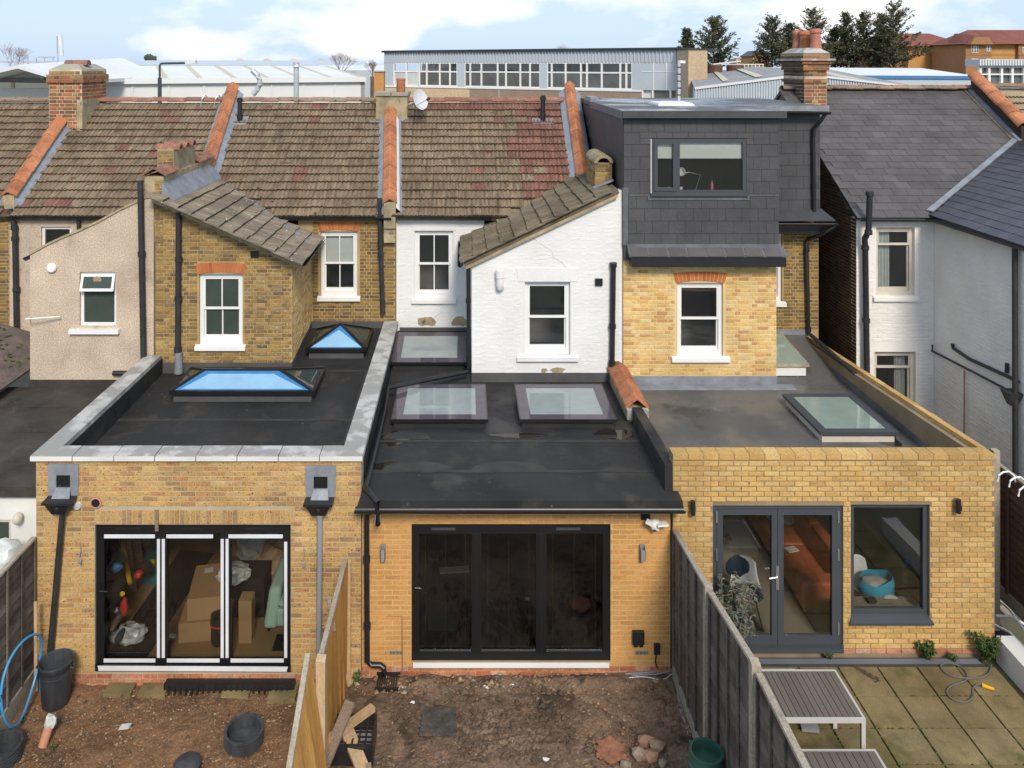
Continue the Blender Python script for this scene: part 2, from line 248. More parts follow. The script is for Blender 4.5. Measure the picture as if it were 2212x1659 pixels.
mat('cover_dusty', (0.075, 0.068, 0.060), grain=.35, gs=30, stain=.4, ss=6, bump=.5, dark=((0.14, 0.105, 0.075), .58, 5))
mat('room_blue', (0.045, 0.055, 0.085), grain=.05, stain=.1, bump=0)
mat('corrugated_brown', (0.105, 0.082, 0.072), grain=.25, gs=20, stain=.3, ss=2, bump=.4)
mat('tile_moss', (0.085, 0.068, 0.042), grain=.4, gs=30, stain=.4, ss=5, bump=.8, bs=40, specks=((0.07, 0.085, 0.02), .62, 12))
mat('felt_edge', (0.042, 0.041, 0.039), rough=.7, grain=.2, stain=.3, ss=3, bump=.3)
mat('mortar_pale', (0.52, 0.44, 0.32), stain=.3, ss=4)
mat('clay_pink', (0.42, 0.17, 0.12), grain=.1, stain=.2, ss=4, bump=.1)
mat('grey_light', (0.62, 0.63, 0.64), rough=.5, grain=0, stain=.05, bump=0)
mat('pink_plastic', (0.70, 0.16, 0.30), rough=.4, grain=0, stain=0, bump=0)
glass('window_glass', tint=(0.96, 0.975, 0.97), refl=0.9, frost=0.012, film=(0.5, 0.52, 0.5))
glass('door_glass', tint=(0.975, 0.98, 0.97), refl=0.55)
glass('dark_glass', tint=(0.6, 0.6, 0.6), refl=1.0)
glass('frosted_glass', tint=(0.30, 0.33, 0.31), frost=0.30, film=(0.16, 0.21, 0.18), rough=0.12)
glass('sky_glass', tint=(0.5, 0.55, 0.55), refl=0.8, frost=0.62, film=(0.46, 0.52, 0.51))
glass('sky_glass_edge', tint=(0.1, 0.1, 0.1), frost=0.9, film=(0.10, 0.085, 0.105), refl=0.8)
glass('green_glass', tint=(0.55, 0.66, 0.58), frost=0.55, film=(0.46, 0.58, 0.50))
glass('blue_film', tint=(0.55, 0.8, 0.95), frost=0.8, film=(0.33, 0.58, 0.80), refl=0.9)
glass('blue_film_deep', tint=(0.1, 0.3, 0.7), frost=0.9, film=(0.06, 0.23, 0.52), refl=0.8)
glass('side_glass', tint=(0.50, 0.56, 0.52), frost=0.15, film=(0.3, 0.36, 0.33))

# ---------------------------------------------------------------- objects
WL = {}                                             # world position of each object's origin
def _place(o, parent, wloc):
    if parent is not None:
        o.parent = parent; o.location = Vector(wloc) - WL[parent.name]
    else: o.location = wloc
    WL[o.name] = Vector(wloc)
def tag(o, label=None, cat=None, group=None, kind=None):
    if label: o['label'] = label
    if cat: o['category'] = cat
    if group: o['group'] = group
    if kind: o['kind'] = kind
    return o
def thing(name, label, cat, loc=(0, 0, 0), group=None):
    o = bpy.data.objects.new(name, None); COL.objects.link(o); o.empty_display_size = 0.3
    _place(o, None, loc); return tag(o, label, cat, group, 'thing')
def piece(name, me, parent, loc, rot=None, scale=None, kind=None):
    o = bpy.data.objects.new(name, me); COL.objects.link(o); _place(o, parent, loc)
    if rot is not None: o.rotation_euler = rot.to_euler() if isinstance(rot, Matrix) else rot
    if scale is not None: o.scale = scale
    if kind: o['kind'] = kind
    return o

class MB:
    def __init__(s): s.v = []; s.f = []; s.t = []
    def add(s, vs, fs, tone=0.0):
        n = len(s.v); s.v.extend(Vector(p) for p in vs); s.f.extend([tuple(i + n for i in f) for f in fs]); s.t.extend([tone] * len(fs)); return s
    def hexa(s, p, tone=0.0):                       # 4 bottom, 4 top
        return s.add(p, [(3, 2, 1, 0), (4, 5, 6, 7), (0, 1, 5, 4), (1, 2, 6, 5), (2, 3, 7, 6), (3, 0, 4, 7)], tone)
    def box(s, x0, x1, y0, y1, z0, z1, tone=0.0):
        x0, x1 = min(x0, x1), max(x0, x1); y0, y1 = min(y0, y1), max(y0, y1); z0, z1 = min(z0, z1), max(z0, z1)
        return s.hexa([(x0, y0, z0), (x1, y0, z0), (x1, y1, z0), (x0, y1, z0), (x0, y0, z1), (x1, y0, z1), (x1, y1, z1), (x0, y1, z1)], tone)
    def quad(s, a, b, c, d, tone=0.0): return s.add([a, b, c, d], [(0, 1, 2, 3)], tone)
    def beam(s, a, b, w, h, up=(0, 0, 1), tone=0.0):   # a bar of section w x h from a to b
        a, b = Vector(a), Vector(b); d = (b - a).normalized(); up = Vector(up)
        if abs(d.dot(up)) > 0.98: up = Vector((0, 1, 0))
        x = d.cross(up).normalized() * w / 2; y = x.cross(d).normalized() * h / 2
        return s.hexa([a - x - y, a + x - y, a + x + y, a - x + y, b - x - y, b + x - y, b + x + y, b - x + y], tone)
    def prism(s, pts, vec, tone=0.0):
        n = len(pts); vec = Vector(vec); pts = [Vector(p) for p in pts]
        return s.add(pts + [p + vec for p in pts], [tuple(range(n))[::-1], tuple(range(n, 2 * n))] + [(i, (i + 1) % n, n + (i + 1) % n, n + i) for i in range(n)], tone)
    def tube(s, pts, r, n=8, cap=True, tone=0.0):
        pts = [Vector(p) for p in pts]; rs = r if isinstance(r, (list, tuple)) else [r] * len(pts); vs = []; fs = []
        for i, p in enumerate(pts):
            d = (pts[min(i + 1, len(pts) - 1)] - pts[max(i - 1, 0)]).normalized()
            u = Vector((0, 0, 1)) if abs(d.z) < 0.95 else Vector((0, 1, 0))
            a = d.cross(u).normalized(); b = a.cross(d)
            for k in range(n): vs.append(p + (a * math.cos(2 * math.pi * k / n) + b * math.sin(2 * math.pi * k / n)) * rs[i])
        for i in range(len(pts) - 1):
            for k in range(n): fs.append((i * n + k, i * n + (k + 1) % n, (i + 1) * n + (k + 1) % n, (i + 1) * n + k))
        if cap: fs += [tuple(range(n))[::-1], tuple(range((len(pts) - 1) * n, len(pts) * n))]
        return s.add(vs, fs, tone)
    def lathe(s, prof, c, n=20, tone=0.0, axis=None):
        c = Vector(c); q = Vector((0, 0, 1)).rotation_difference(Vector(axis)) if axis else None; vs = []; fs = []
        for r, z in prof:
            for k in range(n):
                p = Vector((r * math.cos(2 * math.pi * k / n), r * math.sin(2 * math.pi * k / n), z))
                if q: p = q @ p
                vs.append(c + p)
        for i in range(len(prof) - 1):
            for k in range(n): fs.append((i * n + k, i * n + (k + 1) % n, (i + 1) * n + (k + 1) % n, (i + 1) * n + k))
        fs += [tuple(range(n))[::-1], tuple(range((len(prof) - 1) * n, len(prof) * n))]
        return s.add(vs, fs, tone)
    def blob(s, c, r, seed=0, rough=0.2, sub=1, tone=0.0):
        rn = random.Random(seed); bm = bmesh.new(); bmesh.ops.create_icosphere(bm, subdivisions=sub, radius=1)
        r = Vector(r) if hasattr(r, '__len__') else Vector((r, r, r)); c = Vector(c)
        vs = []
        for v in bm.verts:
            k = 1 + rn.uniform(-rough, rough); vs.append(c + Vector((v.co.x * r.x, v.co.y * r.y, v.co.z * r.z)) * k)
        fs = [tuple(v.index for v in f.verts) for f in bm.faces]; bm.free()
        return s.add(vs, fs, tone)
    def mesh(s, name, m, smooth=False, fix=True):
        me = bpy.data.meshes.new(name); me.from_pydata([tuple(p) for p in s.v], [], s.f)
        if any(s.t):
            a = me.attributes.new('tone', 'FLOAT', 'FACE'); a.data.foreach_set('value', s.t)
        if fix and len(s.f) < 6000:
            bm = bmesh.new(); bm.from_mesh(me); bmesh.ops.recalc_face_normals(bm, faces=bm.faces); bm.to_mesh(me); bm.free()
        me.materials.append(M[m] if isinstance(m, str) else m)
        if smooth:
            me.polygons.foreach_set('use_smooth', [True] * len(me.polygons))
            try: me.set_sharp_from_angle(angle=R(40))
            except Exception: pass
        return me
    def build(s, name, m, parent=None, kind=None, smooth=False, label=None, cat=None, group=None, fix=True):
        o = bpy.data.objects.new(name, s.mesh(name, m, smooth, fix)); COL.objects.link(o); _place(o, parent, (0, 0, 0))
        return tag(o, label, cat, group, kind)
def single(name, mb, m, label, cat, group=None, smooth=False, kind=None):
    """a thing that is one mesh, its origin at its own base"""
    c = Vector((sum(p.x for p in mb.v) / len(mb.v), sum(p.y for p in mb.v) / len(mb.v), min(p.z for p in mb.v)))
    mb.v = [p - c for p in mb.v]
    o = bpy.data.objects.new(name, mb.mesh(name, m, smooth)); COL.objects.link(o); _place(o, None, c)
    return tag(o, label, cat, group, kind or 'thing')
# ---------------------------------------------------------------- builders: walls, bricks, windows, tiles, pipes
def fmap(face, plane):
    if face == '-y': return lambda u, v, d: Vector((u, plane - d, v))
    if face == '+x': return lambda u, v, d: Vector((plane + d, u, v))
    return lambda u, v, d: Vector((plane - d, u, v))            # '-x'
def top_at(top, u):
    if not isinstance(top, (list, tuple)): return top
    for (a, va), (b, vb) in zip(top, top[1:]):
        if a <= u <= b: return va + (vb - va) * (u - a) / (b - a) if b > a else va
    return top[0][1] if u < top[0][0] else top[-1][1]
def wall(parent, face, plane, u0, u1, v0, top, m, openings=(), thick=0.25, name='wall'):
    mp = fmap(face, plane); mb = MB()
    br = {u0, u1}
    for o in openings: br |= {max(u0, min(u1, o[0])), max(u0, min(u1, o[1]))}
    if isinstance(top, (list, tuple)): br |= {u for u, _ in top if u0 < u < u1}
    br = sorted(br)
    for a, b in zip(br, br[1:]):
        if b - a < 1e-4: continue
        lo = [v0]; segs = []
        cov = sorted((o[2], o[3]) for o in openings if o[0] <= a + 1e-4 and o[1] >= b - 1e-4)
        cur = v0
        for s, e in cov:
            if s > cur + 1e-4: segs.append((cur, s, s))
            cur = e
        segs.append((cur, top_at(top, a + 1e-6), top_at(top, b - 1e-6)))
        for s, ta, tb in segs:
            if max(ta, tb) <= s + 1e-4: continue
            mb.hexa([mp(a, s, 0), mp(b, s, 0), mp(b, s, -thick), mp(a, s, -thick), mp(a, ta, 0), mp(b, tb, 0), mp(b, tb, -thick), mp(a, ta, -thick)])
    return mb.build(name, m, parent)
def brick_mesh(m, seed):
    """unit brick, uneven arrises: x -.5..5, z -.5..5, front at y = 0, back at y = 1"""
    rn = random.Random(seed); j = lambda k: rn.uniform(-k, k)
    v = [(-.5, 1, -.5), (.5, 1, -.5), (.5, 1, .5), (-.5, 1, .5)]
    v += [(-.5 + j(.01), .25, -.5 + j(.03)), (.5 + j(.01), .25, -.5 + j(.03)), (.5 + j(.01), .25, .5 + j(.03)), (-.5 + j(.01), .25, .5 + j(.03))]
    v += [(-.478 + j(.014), j(.12), -.43 + j(.05)), (.478 + j(.014), j(.12), -.43 + j(.05)), (.478 + j(.014), j(.12), .43 + j(.05)), (-.478 + j(.014), j(.12), .43 + j(.05))]
    f = [(8, 9, 10, 11)]
    for a in range(4):
        b = (a + 1) % 4; f += [(4 + a, 4 + b, 8 + b, 8 + a), (a, b, 4 + b, 4 + a)]
    mb = MB(); mb.add(v, f); return mb
BRICKM = {}
def lay(face, u0, u1, v0, top, openings, L=0.225, H=0.075, jt=0.010, bond='stretcher', seed=1, cut=True):
    rn = random.Random(seed); out = []; v = v0; row = 0
    while v < 60:
        if v + H > max(top_at(top, u0 + (u1 - u0) * k / 12) for k in range(13)) + 1e-3: break
        spans = [(u0, u1)]
        for o in openings:
            if o[2] < v + H - jt and o[3] > v + 0.004:
                ns = []
                for a, b in spans:
                    if o[0] > a: ns.append((a, min(b, o[0])))
                    if o[1] < b: ns.append((max(a, o[1]), b))
                spans = [q for q in ns if q[1] - q[0] > 0.03]
        u = u0 - (0 if row % 2 == 0 else (L / 2 if bond == 'stretcher' else L * 0.75)); k = 0
        while u < u1:
            ln = L if bond == 'stretcher' or (k + row) % 2 == 0 else L / 2
            a, b = u, u + ln
            for s, e in spans:
                ca, cb = max(a, s), min(b, e)
                if cb - ca > 0.04 and min(top_at(top, ca), top_at(top, cb)) >= v + H - jt - 1e-3:
                    out.append(((ca + cb) / 2, v + H / 2, cb - ca - jt, H - jt, cb - ca > 0.9 * L))
            u = b; k += 1
        v += H; row += 1
    return out
def set_bricks(parent, face, plane, specs, m, proud=0.006, objects=0, seed=1, name='brick', wob=1.0, rest='brick_courses'):
    mp = fmap(face, plane); rn = random.Random(seed)
    key = (m, face)
    if key not in BRICKM:
        BRICKM[key] = []
        for k in range(7):
            mb = brick_mesh(m, k)
            BRICKM[key].append((mb, mb.mesh('brick_' + m, m)))
    rot = {'-y': Matrix.Identity(3), '+x': Matrix.Rotation(R(90), 3, 'Z'), '-x': Matrix.Rotation(R(-90), 3, 'Z')}[face]
    order = sorted(range(len(specs)), key=lambda i: (not specs[i][4], specs[i][1] if False else rn.random()))
    chosen = set(order[:objects]); stuff = MB()
    for i, (u, v, l, h, full) in enumerate(specs):
        dep = 0.03; pr = proud + rn.uniform(-0.0018, 0.0018) * wob
        c = mp(u, v, pr); mb, me = BRICKM[key][rn.randrange(7)]
        rz = rn.uniform(-0.008, 0.008) * wob
        if i in chosen:
            piece(name, me, parent, c, rot @ Matrix.Rotation(rz, 3, 'Y'), (l, dep, h))
        else:
            rr = rot @ Matrix.Rotation(rz, 3, 'Y')
            stuff.add([c + rr @ Vector((p.x * l, p.y * dep, p.z * h)) for p in mb.v], mb.f, rn.random())
    if stuff.v: stuff.build(rest, m, parent, kind='stuff', fix=False)
def arch(parent, x0, x1, z0, z1, Y, rise, m='red_brick', n=13, mort='mortar_old', spread=0.12, face='-y'):
    """a segmental arch of bricks on end over a window head"""
    mb = MB(); mp = fmap(face, Y); w = x1 - x0; cx = (x0 + x1) / 2
    def pt(k, t):                                   # k across, t up
        xa = x0 + w * k; xb = x0 + (w + 2 * spread * 0) * k + (k - 0.5) * spread
        z = z0 + rise * (1 - (2 * k - 1) ** 2); zz = z1 + rise * 0.6 * (1 - (2 * k - 1) ** 2)
        return (xa + (xb - xa) * t, z + (zz - z) * t)
    for i in range(12):
        a, b = pt(i / 12, 0), pt((i + 1) / 12, 0); c, d = pt((i + 1) / 12, 1), pt(i / 12, 1)
        mb.hexa([mp(*a, 0.008), mp(*b, 0.008), mp(*b, -0.05), mp(*a, -0.05), mp(*d, 0.008), mp(*c, 0.008), mp(*c, -0.05), mp(*d, -0.05)])
    p = mb.build('arch', mort, parent)
    g = 0.010 / w
    for i in range(n):
        a, b = pt(i / n + g / 2, 0.02), pt((i + 1) / n - g / 2, 0.02); c, d = pt((i + 1) / n - g / 2, 0.98), pt(i / n + g / 2, 0.98)
        q = MB(); q.hexa([mp(*a, 0.014), mp(*b, 0.014), mp(*b, -0.02), mp(*a, -0.02), mp(*d, 0.014), mp(*c, 0.014), mp(*c, -0.02), mp(*d, -0.02)]); q.build('brick', m, p)
    return p
def bars(mb, x0, x1, z0, z1, ya, yb, t, tb=None, tt=None):
    tb = tb or t; tt = tt or t
    mb.box(x0, x0 + t, ya, yb, z0, z1); mb.box(x1 - t, x1, ya, yb, z0, z1)
    mb.box(x0 + t, x1 - t, ya, yb, z0, z0 + tb); mb.box(x0 + t, x1 - t, ya, yb, z1 - tt, z1); return mb
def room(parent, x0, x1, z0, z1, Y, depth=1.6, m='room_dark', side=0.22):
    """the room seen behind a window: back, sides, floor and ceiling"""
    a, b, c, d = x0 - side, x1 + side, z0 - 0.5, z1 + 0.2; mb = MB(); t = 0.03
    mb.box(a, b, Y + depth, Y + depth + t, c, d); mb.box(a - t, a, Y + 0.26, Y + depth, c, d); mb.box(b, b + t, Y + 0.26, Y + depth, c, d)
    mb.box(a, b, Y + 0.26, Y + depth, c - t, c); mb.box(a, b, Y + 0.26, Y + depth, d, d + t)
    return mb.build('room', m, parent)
def sash(parent, x0, x1, z0, z1, Y, bars_v=1, frame='white_frame', pane='window_glass', sill=True, split=0.5, blind=None, recess=0.07, sillm=None, rm=True, sill_ext=0.07):
    """vertical sliding sash window in an opening x0..x1, z0..z1 of a wall at Y"""
    y = Y + recess; t = 0.075
    fr = bars(MB(), x0, x1, z0, z1, y, y + 0.10, t, tb=0.10).build('window', frame, parent)
    zm = z0 + (z1 - z0) * split
    for nm, za, zb, ya in (('lower_sash', z0 + 0.10, zm + 0.02, y + 0.05), ('upper_sash', zm - 0.02, z1 - t, y + 0.012)):
        xa, xb = x0 + t * 0.8, x1 - t * 0.8; s = 0.045
        bars(MB(), xa, xb, za, zb, ya, ya + 0.04, s, tb=0.07 if nm == 'lower_sash' else 0.05).build(nm, frame, fr)
        n = bars_v + 1; w = (xb - xa - 2 * s) / n
        for k in range(1, n):
            MB().box(xa + s + w * k - 0.012, xa + s + w * k + 0.012, ya + 0.004, ya + 0.034, za + 0.05, zb - s).build('glazing_bar', frame, fr)
        for k in range(n):
            MB().box(xa + s + w * k + 0.0125 * (k > 0), xa + s + w * (k + 1) - 0.0125 * (k < n - 1), ya + 0.018, ya + 0.024, za + 0.046, zb - s + 0.002).build('pane', pane, fr)
    if blind: MB().box(x0 + 0.08, x1 - 0.08, y + 0.105, y + 0.11, z0 + (z1 - z0) * blind, z1 - 0.05).build('blind', 'blind', fr)
    if sill:
        q = MB(); e = sill_ext
        q.hexa([(x0 - e, Y - 0.075, z0 - 0.095), (x1 + e, Y - 0.075, z0 - 0.095), (x1 + e, Y - 0.004, z0 - 0.095), (x0 - e, Y - 0.004, z0 - 0.095),
                (x0 - e, Y - 0.075, z0 - 0.02), (x1 + e, Y - 0.075, z0 - 0.02), (x1 + e, Y - 0.004, z0 + 0.012), (x0 - e, Y - 0.004, z0 + 0.012)])
        q.box(x0 + 0.004, x1 - 0.004, Y - 0.002, y + 0.09, z0 - 0.05, z0 + 0.002)
        q.build('sill', sillm or frame, fr)
    if rm: room(parent, x0, x1, z0, z1, Y)
    return fr
def casement(parent, x0, x1, z0, z1, Y, splits, frame='grey_frame', pane='window_glass', t=0.06, recess=0.05, name='window', dz=None):
    """fixed or hung frame with upright divisions at the given x"""
    y = Y + recess
    fr = bars(MB(), x0, x1, z0, z1, y, y + 0.07, t).build(name, frame, parent)
    xs = [x0] + list(splits) + [x1]
    for a, b in zip(xs, xs[1:]):
        aa = a + (t if a == x0 else t * 0.5); bb = b - (t if b == x1 else t * 0.5)
        MB().box(aa - 0.003, bb + 0.003, y + 0.03, y + 0.04, z0 + t - 0.003, z1 - t + 0.003).build('pane', pane, fr)
    for s in splits: MB().box(s - t * 0.5, s + t * 0.5, y - 0.002, y + 0.068, z0 + t, z1 - t).build('mullion', frame, fr)
    return fr

def frame3(u, s):
    u = Vector(u).normalized(); s = Vector(s); s = (s - u * s.dot(u)).normalized(); n = u.cross(s)
    return u, s, n, Matrix((u, s, n)).transposed()
def tile_mesh(name, m, w=0.30, ln=0.36, ribs=3, rib=0.024):
    mb = MB(); n = ribs * 4; vs = []
    xs = [w * i / n for i in range(n + 1)]; prof = [0, 0.55, 1, 0.75]
    for yy, zz in ((0, 0.064), (ln, 0.006)):
        for i, x in enumerate(xs): vs.append((x * 0.992, yy, zz + rib * prof[i % 4]))
    for i, x in enumerate(xs): vs.append((x * 0.992, 0.0, 0.015 + rib * 0.5 * prof[i % 4]))
    k = n + 1; fs = []
    for i in range(n): fs += [(i, i + 1, k + i + 1, k + i), (2 * k + i, 2 * k + i + 1, i + 1, i)]
    fs += [(0, k, 2 * k), (n, 2 * k + n, k + n)]
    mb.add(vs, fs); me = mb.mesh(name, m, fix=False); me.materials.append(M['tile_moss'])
    for i, pl in enumerate(me.polygons): pl.material_index = 1 if i < 2 * n and i % 2 == 1 else 0      # lower edge darkened: moss and dirt plus a painted course shadow
    return me
TM = {}
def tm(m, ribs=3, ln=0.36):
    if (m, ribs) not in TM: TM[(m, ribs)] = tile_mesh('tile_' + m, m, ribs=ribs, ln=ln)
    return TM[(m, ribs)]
def tiles(roof, origin, u, s, nu, ns, keep, pick, w=0.30, g=0.292, stagger=0.0, name='tile', ribs=3):
    u, s, n, rot = frame3(u, s); origin = Vector(origin); rn = random.Random(len(roof.name) * 13 + int(origin.x * 10)); c = 0
    for j in range(ns):
        for i in range(-1, nu + 1):
            p = origin + u * (i * w + (stagger if j % 2 else 0) + rn.uniform(-.004, .004)) + s * (j * g + rn.uniform(-.012, .012)) + n * rn.uniform(0, .008)
            ctr = p + u * w / 2 + s * g / 2
            if not keep(ctr): continue
            r2 = rot @ Matrix.Rotation(rn.uniform(-.012, .012), 3, 'Z') @ Matrix.Rotation(rn.uniform(-.01, .01), 3, 'Y')
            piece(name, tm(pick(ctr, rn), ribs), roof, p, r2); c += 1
    return c
SLM = {}
def slate_mesh(m):
    if m not in SLM:
        mb = MB(); mb.hexa([(-.5, 0, .008), (.5, 0, .008), (.5, 1, 0), (-.5, 1, 0), (-.5, 0, .016), (.5, 0, .016), (.5, 1, .006), (-.5, 1, .006)])
        SLM[m] = mb.mesh('slate_' + m, m)
    return SLM[m]
def slates(roof, origin, u, s, nu, ns, keep, m, w=0.30, g=0.22, name='slate', wob=1.0, over=1.3, gap=0.006, limit=300):
    """rows of slates: the nearest ones single pieces, the rest joined"""
    u, s, n, rot = frame3(u, s); origin = Vector(origin); rn = random.Random(int(origin.x * 31) + nu); spots = []
    for j in range(ns):
        for i in range(-1, nu + 1):
            p = origin + u * ((i + 0.5 + (0.5 if j % 2 else 0)) * w) + s * (j * g + rn.uniform(-.004, .004) * wob) + n * rn.uniform(0, .004) * wob
            if keep(p + s * g / 2): spots.append((p, rot @ Matrix.Rotation(rn.uniform(-.012, .012) * wob, 3, 'Z')))
    spots.sort(key=lambda q: q[0].y); me = slate_mesh(m); rest = MB(); fs = [tuple(f.vertices) for f in me.polygons]
    for k, (p, r2) in enumerate(spots):
        if k < limit: piece(name, me, roof, p, r2, (w - gap, g * over, 1.0))
        else: rest.add([p + r2 @ Vector((v.co.x * (w - gap), v.co.y * g * over, v.co.z)) for v in me.vertices], fs, rn.random())
    if rest.v: rest.build('slate_courses', m, roof, kind='stuff', fix=False)
def ridge_mesh(m, ln=0.44, hw=0.14, h=0.11, rnd=False):
    mb = MB(); pts = []
    if rnd: pts = [(hw * math.cos(a), h * math.sin(a)) for a in [math.pi * k / 8 for k in range(9)]]
    else: pts = [(hw, 0), (hw * 0.93, h * 0.16), (0.015, h), (-0.015, h), (-hw * 0.93, h * 0.16), (-hw, 0)]
    k = len(pts); vs = [(x, 0.0, z) for x, z in pts] + [(x * 0.97, ln, z * 0.95) for x, z in pts] + [(x * 0.85, 0, z - 0.02) for x, z in pts] + [(x * 0.85, ln, z - 0.022) for x, z in pts]
    fs = []
    for i in range(k - 1):
        fs += [(i, i + 1, k + i + 1, k + i), (2 * k + i, 2 * k + i + 1, 3 * k + i + 1, 3 * k + i), (i, i + 1, 2 * k + i + 1, 2 * k + i), (k + i, k + i + 1, 3 * k + i + 1, 3 * k + i)]
    mb.add(vs, fs); return mb.mesh('ridge_' + m, m)
RM = {}
def ridge_run(parent, a, b, m='clay', ln=0.44, hw=0.14, h=0.11, name='coping_tile', rnd=False, side=None, lift=0.02):
    key = (m, ln, hw, h, rnd)
    if key not in RM: RM[key] = ridge_mesh(m, ln * 1.05, hw, h, rnd)
    a, b = Vector(a), Vector(b); d = b - a; n = max(1, round(d.length / ln)); st = d / n
    s = d.normalized(); u = s.cross(Vector((0, 0, 1))).normalized(); nn = u.cross(s); rot = Matrix((u, s, nn)).transposed()
    rn = random.Random(int(a.x * 100))
    for k in range(n):
        piece(name, RM[key], parent, a + st * k + nn * (lift + 0.012 * (k % 2)), rot @ Matrix.Rotation(rn.uniform(-.02, .02), 3, 'Z'))
def pipe(parent, pts, r=0.04, m='black_plastic', name='pipe', collars=(), top=None, n=10):
    o = MB().tube(pts, r, n).build(name, m, parent, smooth=True)
    for p, ax in collars:
        p = Vector(p); ax = Vector(ax).normalized() * 0.045
        MB().tube([p - ax, p + ax], r * 1.3, n).build('collar', m, o, smooth=True)
    return o
def gutter(parent, a, b, r=0.058, m='black_plastic', name='gutter'):
    """half-round gutter from a to b"""
    a, b = Vector(a), Vector(b); d = (b - a).normalized(); sd = d.cross(Vector((0, 0, 1))).normalized(); vs = []; n = 8
    for rad in (r, r * 0.86):
        for p in (a, b):
            for k in range(n + 1):
                t = math.pi * k / n; vs.append(p + sd * rad * math.cos(t) - Vector((0, 0, 1)) * rad * math.sin(t))
    k1 = n + 1; fs = []
    for k in range(n):
        fs += [(k, k + 1, k1 + k + 1, k1 + k), (2 * k1 + k, 2 * k1 + k + 1, 3 * k1 + k + 1, 3 * k1 + k)]
        fs += [(k, k + 1, 2 * k1 + k + 1, 2 * k1 + k), (k1 + k, k1 + k + 1, 3 * k1 + k + 1, 3 * k1 + k)]
    fs += [(0, k1, 3 * k1, 2 * k1), (n, k1 + n, 3 * k1 + n, 2 * k1 + n)]
    mb = MB(); mb.add(vs, fs); return mb.build(name, m, parent, smooth=True)
def sheet(parent, pts, t, m, name, smooth=False, **k):
    """a slab of thickness t whose upper face is the polygon pts"""
    pts = [Vector(p) for p in pts]; nrm = (pts[1] - pts[0]).cross(pts[2] - pts[0]).normalized()
    if nrm.z < 0: nrm = -nrm
    return MB().prism([p - nrm * t for p in pts], nrm * t).build(name, m, parent, smooth=smooth, **k)
def chimney_bricks(parent, x0, x1, y0, y1, z0, z1, m, mort, sides=('-y', '+x'), seed=5, name='stack', H=0.092, L=0.27, oversail=()):
    o = MB().box(x0, x1, y0, y1, z0, z1).build(name, mort, parent)
    for f in sides:
        if f == '-y': sp = lay(f, x0, x1, z0, z1, (), L=L, H=H, jt=0.014, bond='flemish', seed=seed); pl = y0
        else: sp = lay(f, y0, y1, z0, z1, (), L=L, H=H, jt=0.014, bond='flemish', seed=seed + 1); pl = x1 if f == '+x' else x0
        set_bricks(o, f, pl, sp, m, proud=0.008, seed=seed)
    return o
# ---------------------------------------------------------------- the terrace: shared measures
YF, YB, YR, YE, YG = 12.0, 16.3, 18.4, 18.3, 22.0   # extension fronts, outrigger fronts, rear walls, eaves, ridge
ZE = ZP(463, YE); ZG = ZP(222, YG); TS = (ZG - ZE) / (YG - YE)
def mz(Y): return ZE + TS * (Y - YE)                # the main roof plane
def S(px, py, dz=0.0):                              # a measured point on (or dz above) the main roof plane
    k = (py - HY) / F; Y = (CZ - ZE + TS * YE - dz) / (TS + k); return P(px, py, Y)
def line(a, b): return lambda Y: a.x + (b.x - a.x) * (Y - a.y) / (b.y - a.y)
PW = []
for lo, hi in (((36, 394), (142, 240)), ((450, 347), (499, 196)), ((842, 424), (843, 230)), ((1260, 390), (1231, 188))):
    PW.append(line(S(*lo, 0.33), S(*hi, 0.33)))
X1, X2, X3, X4 = XP(78, YF), XP(781, YF), XP(1451, YF), XP(2147, YF)
def in_roof(pl, pr, extra=lambda p: True, wl=0.17, wr=0.17):
    return lambda p: (pl is None or p.x > pl(p.y) + wl) and (pr is None or p.x < pr(p.y) - wr) and p.y < YG - 0.02 and extra(p)
def main_roof(h, xa, xb, keep, pick, nridge='ridge_concrete'):
    """sloping underlay with its rows of interlocking tiles and the ridge"""
    rf = sheet(h, [(xa, YE - 0.06, mz(YE - 0.06)), (xb, YE - 0.06, mz(YE - 0.06)), (xb, YG, ZG), (xa, YG, ZG)], 0.12, 'roof_tile', 'roof')
    sheet(h, [(xa, YG, ZG - 0.001), (xb, YG, ZG - 0.001), (xb, YG + 4, mz(YE)), (xa, YG + 4, mz(YE))], 0.12, 'roof_tile', 'roof')
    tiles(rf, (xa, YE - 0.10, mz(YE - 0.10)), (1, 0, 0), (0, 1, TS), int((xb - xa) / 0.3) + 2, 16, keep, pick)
    ridge_run(rf, (xa + 0.1, YG, ZG + 0.02), (xb - 0.1, YG, ZG + 0.02), nridge, ln=0.45, hw=0.16, h=0.10, name='ridge_tile', rnd=True, lift=0.03)
    return rf
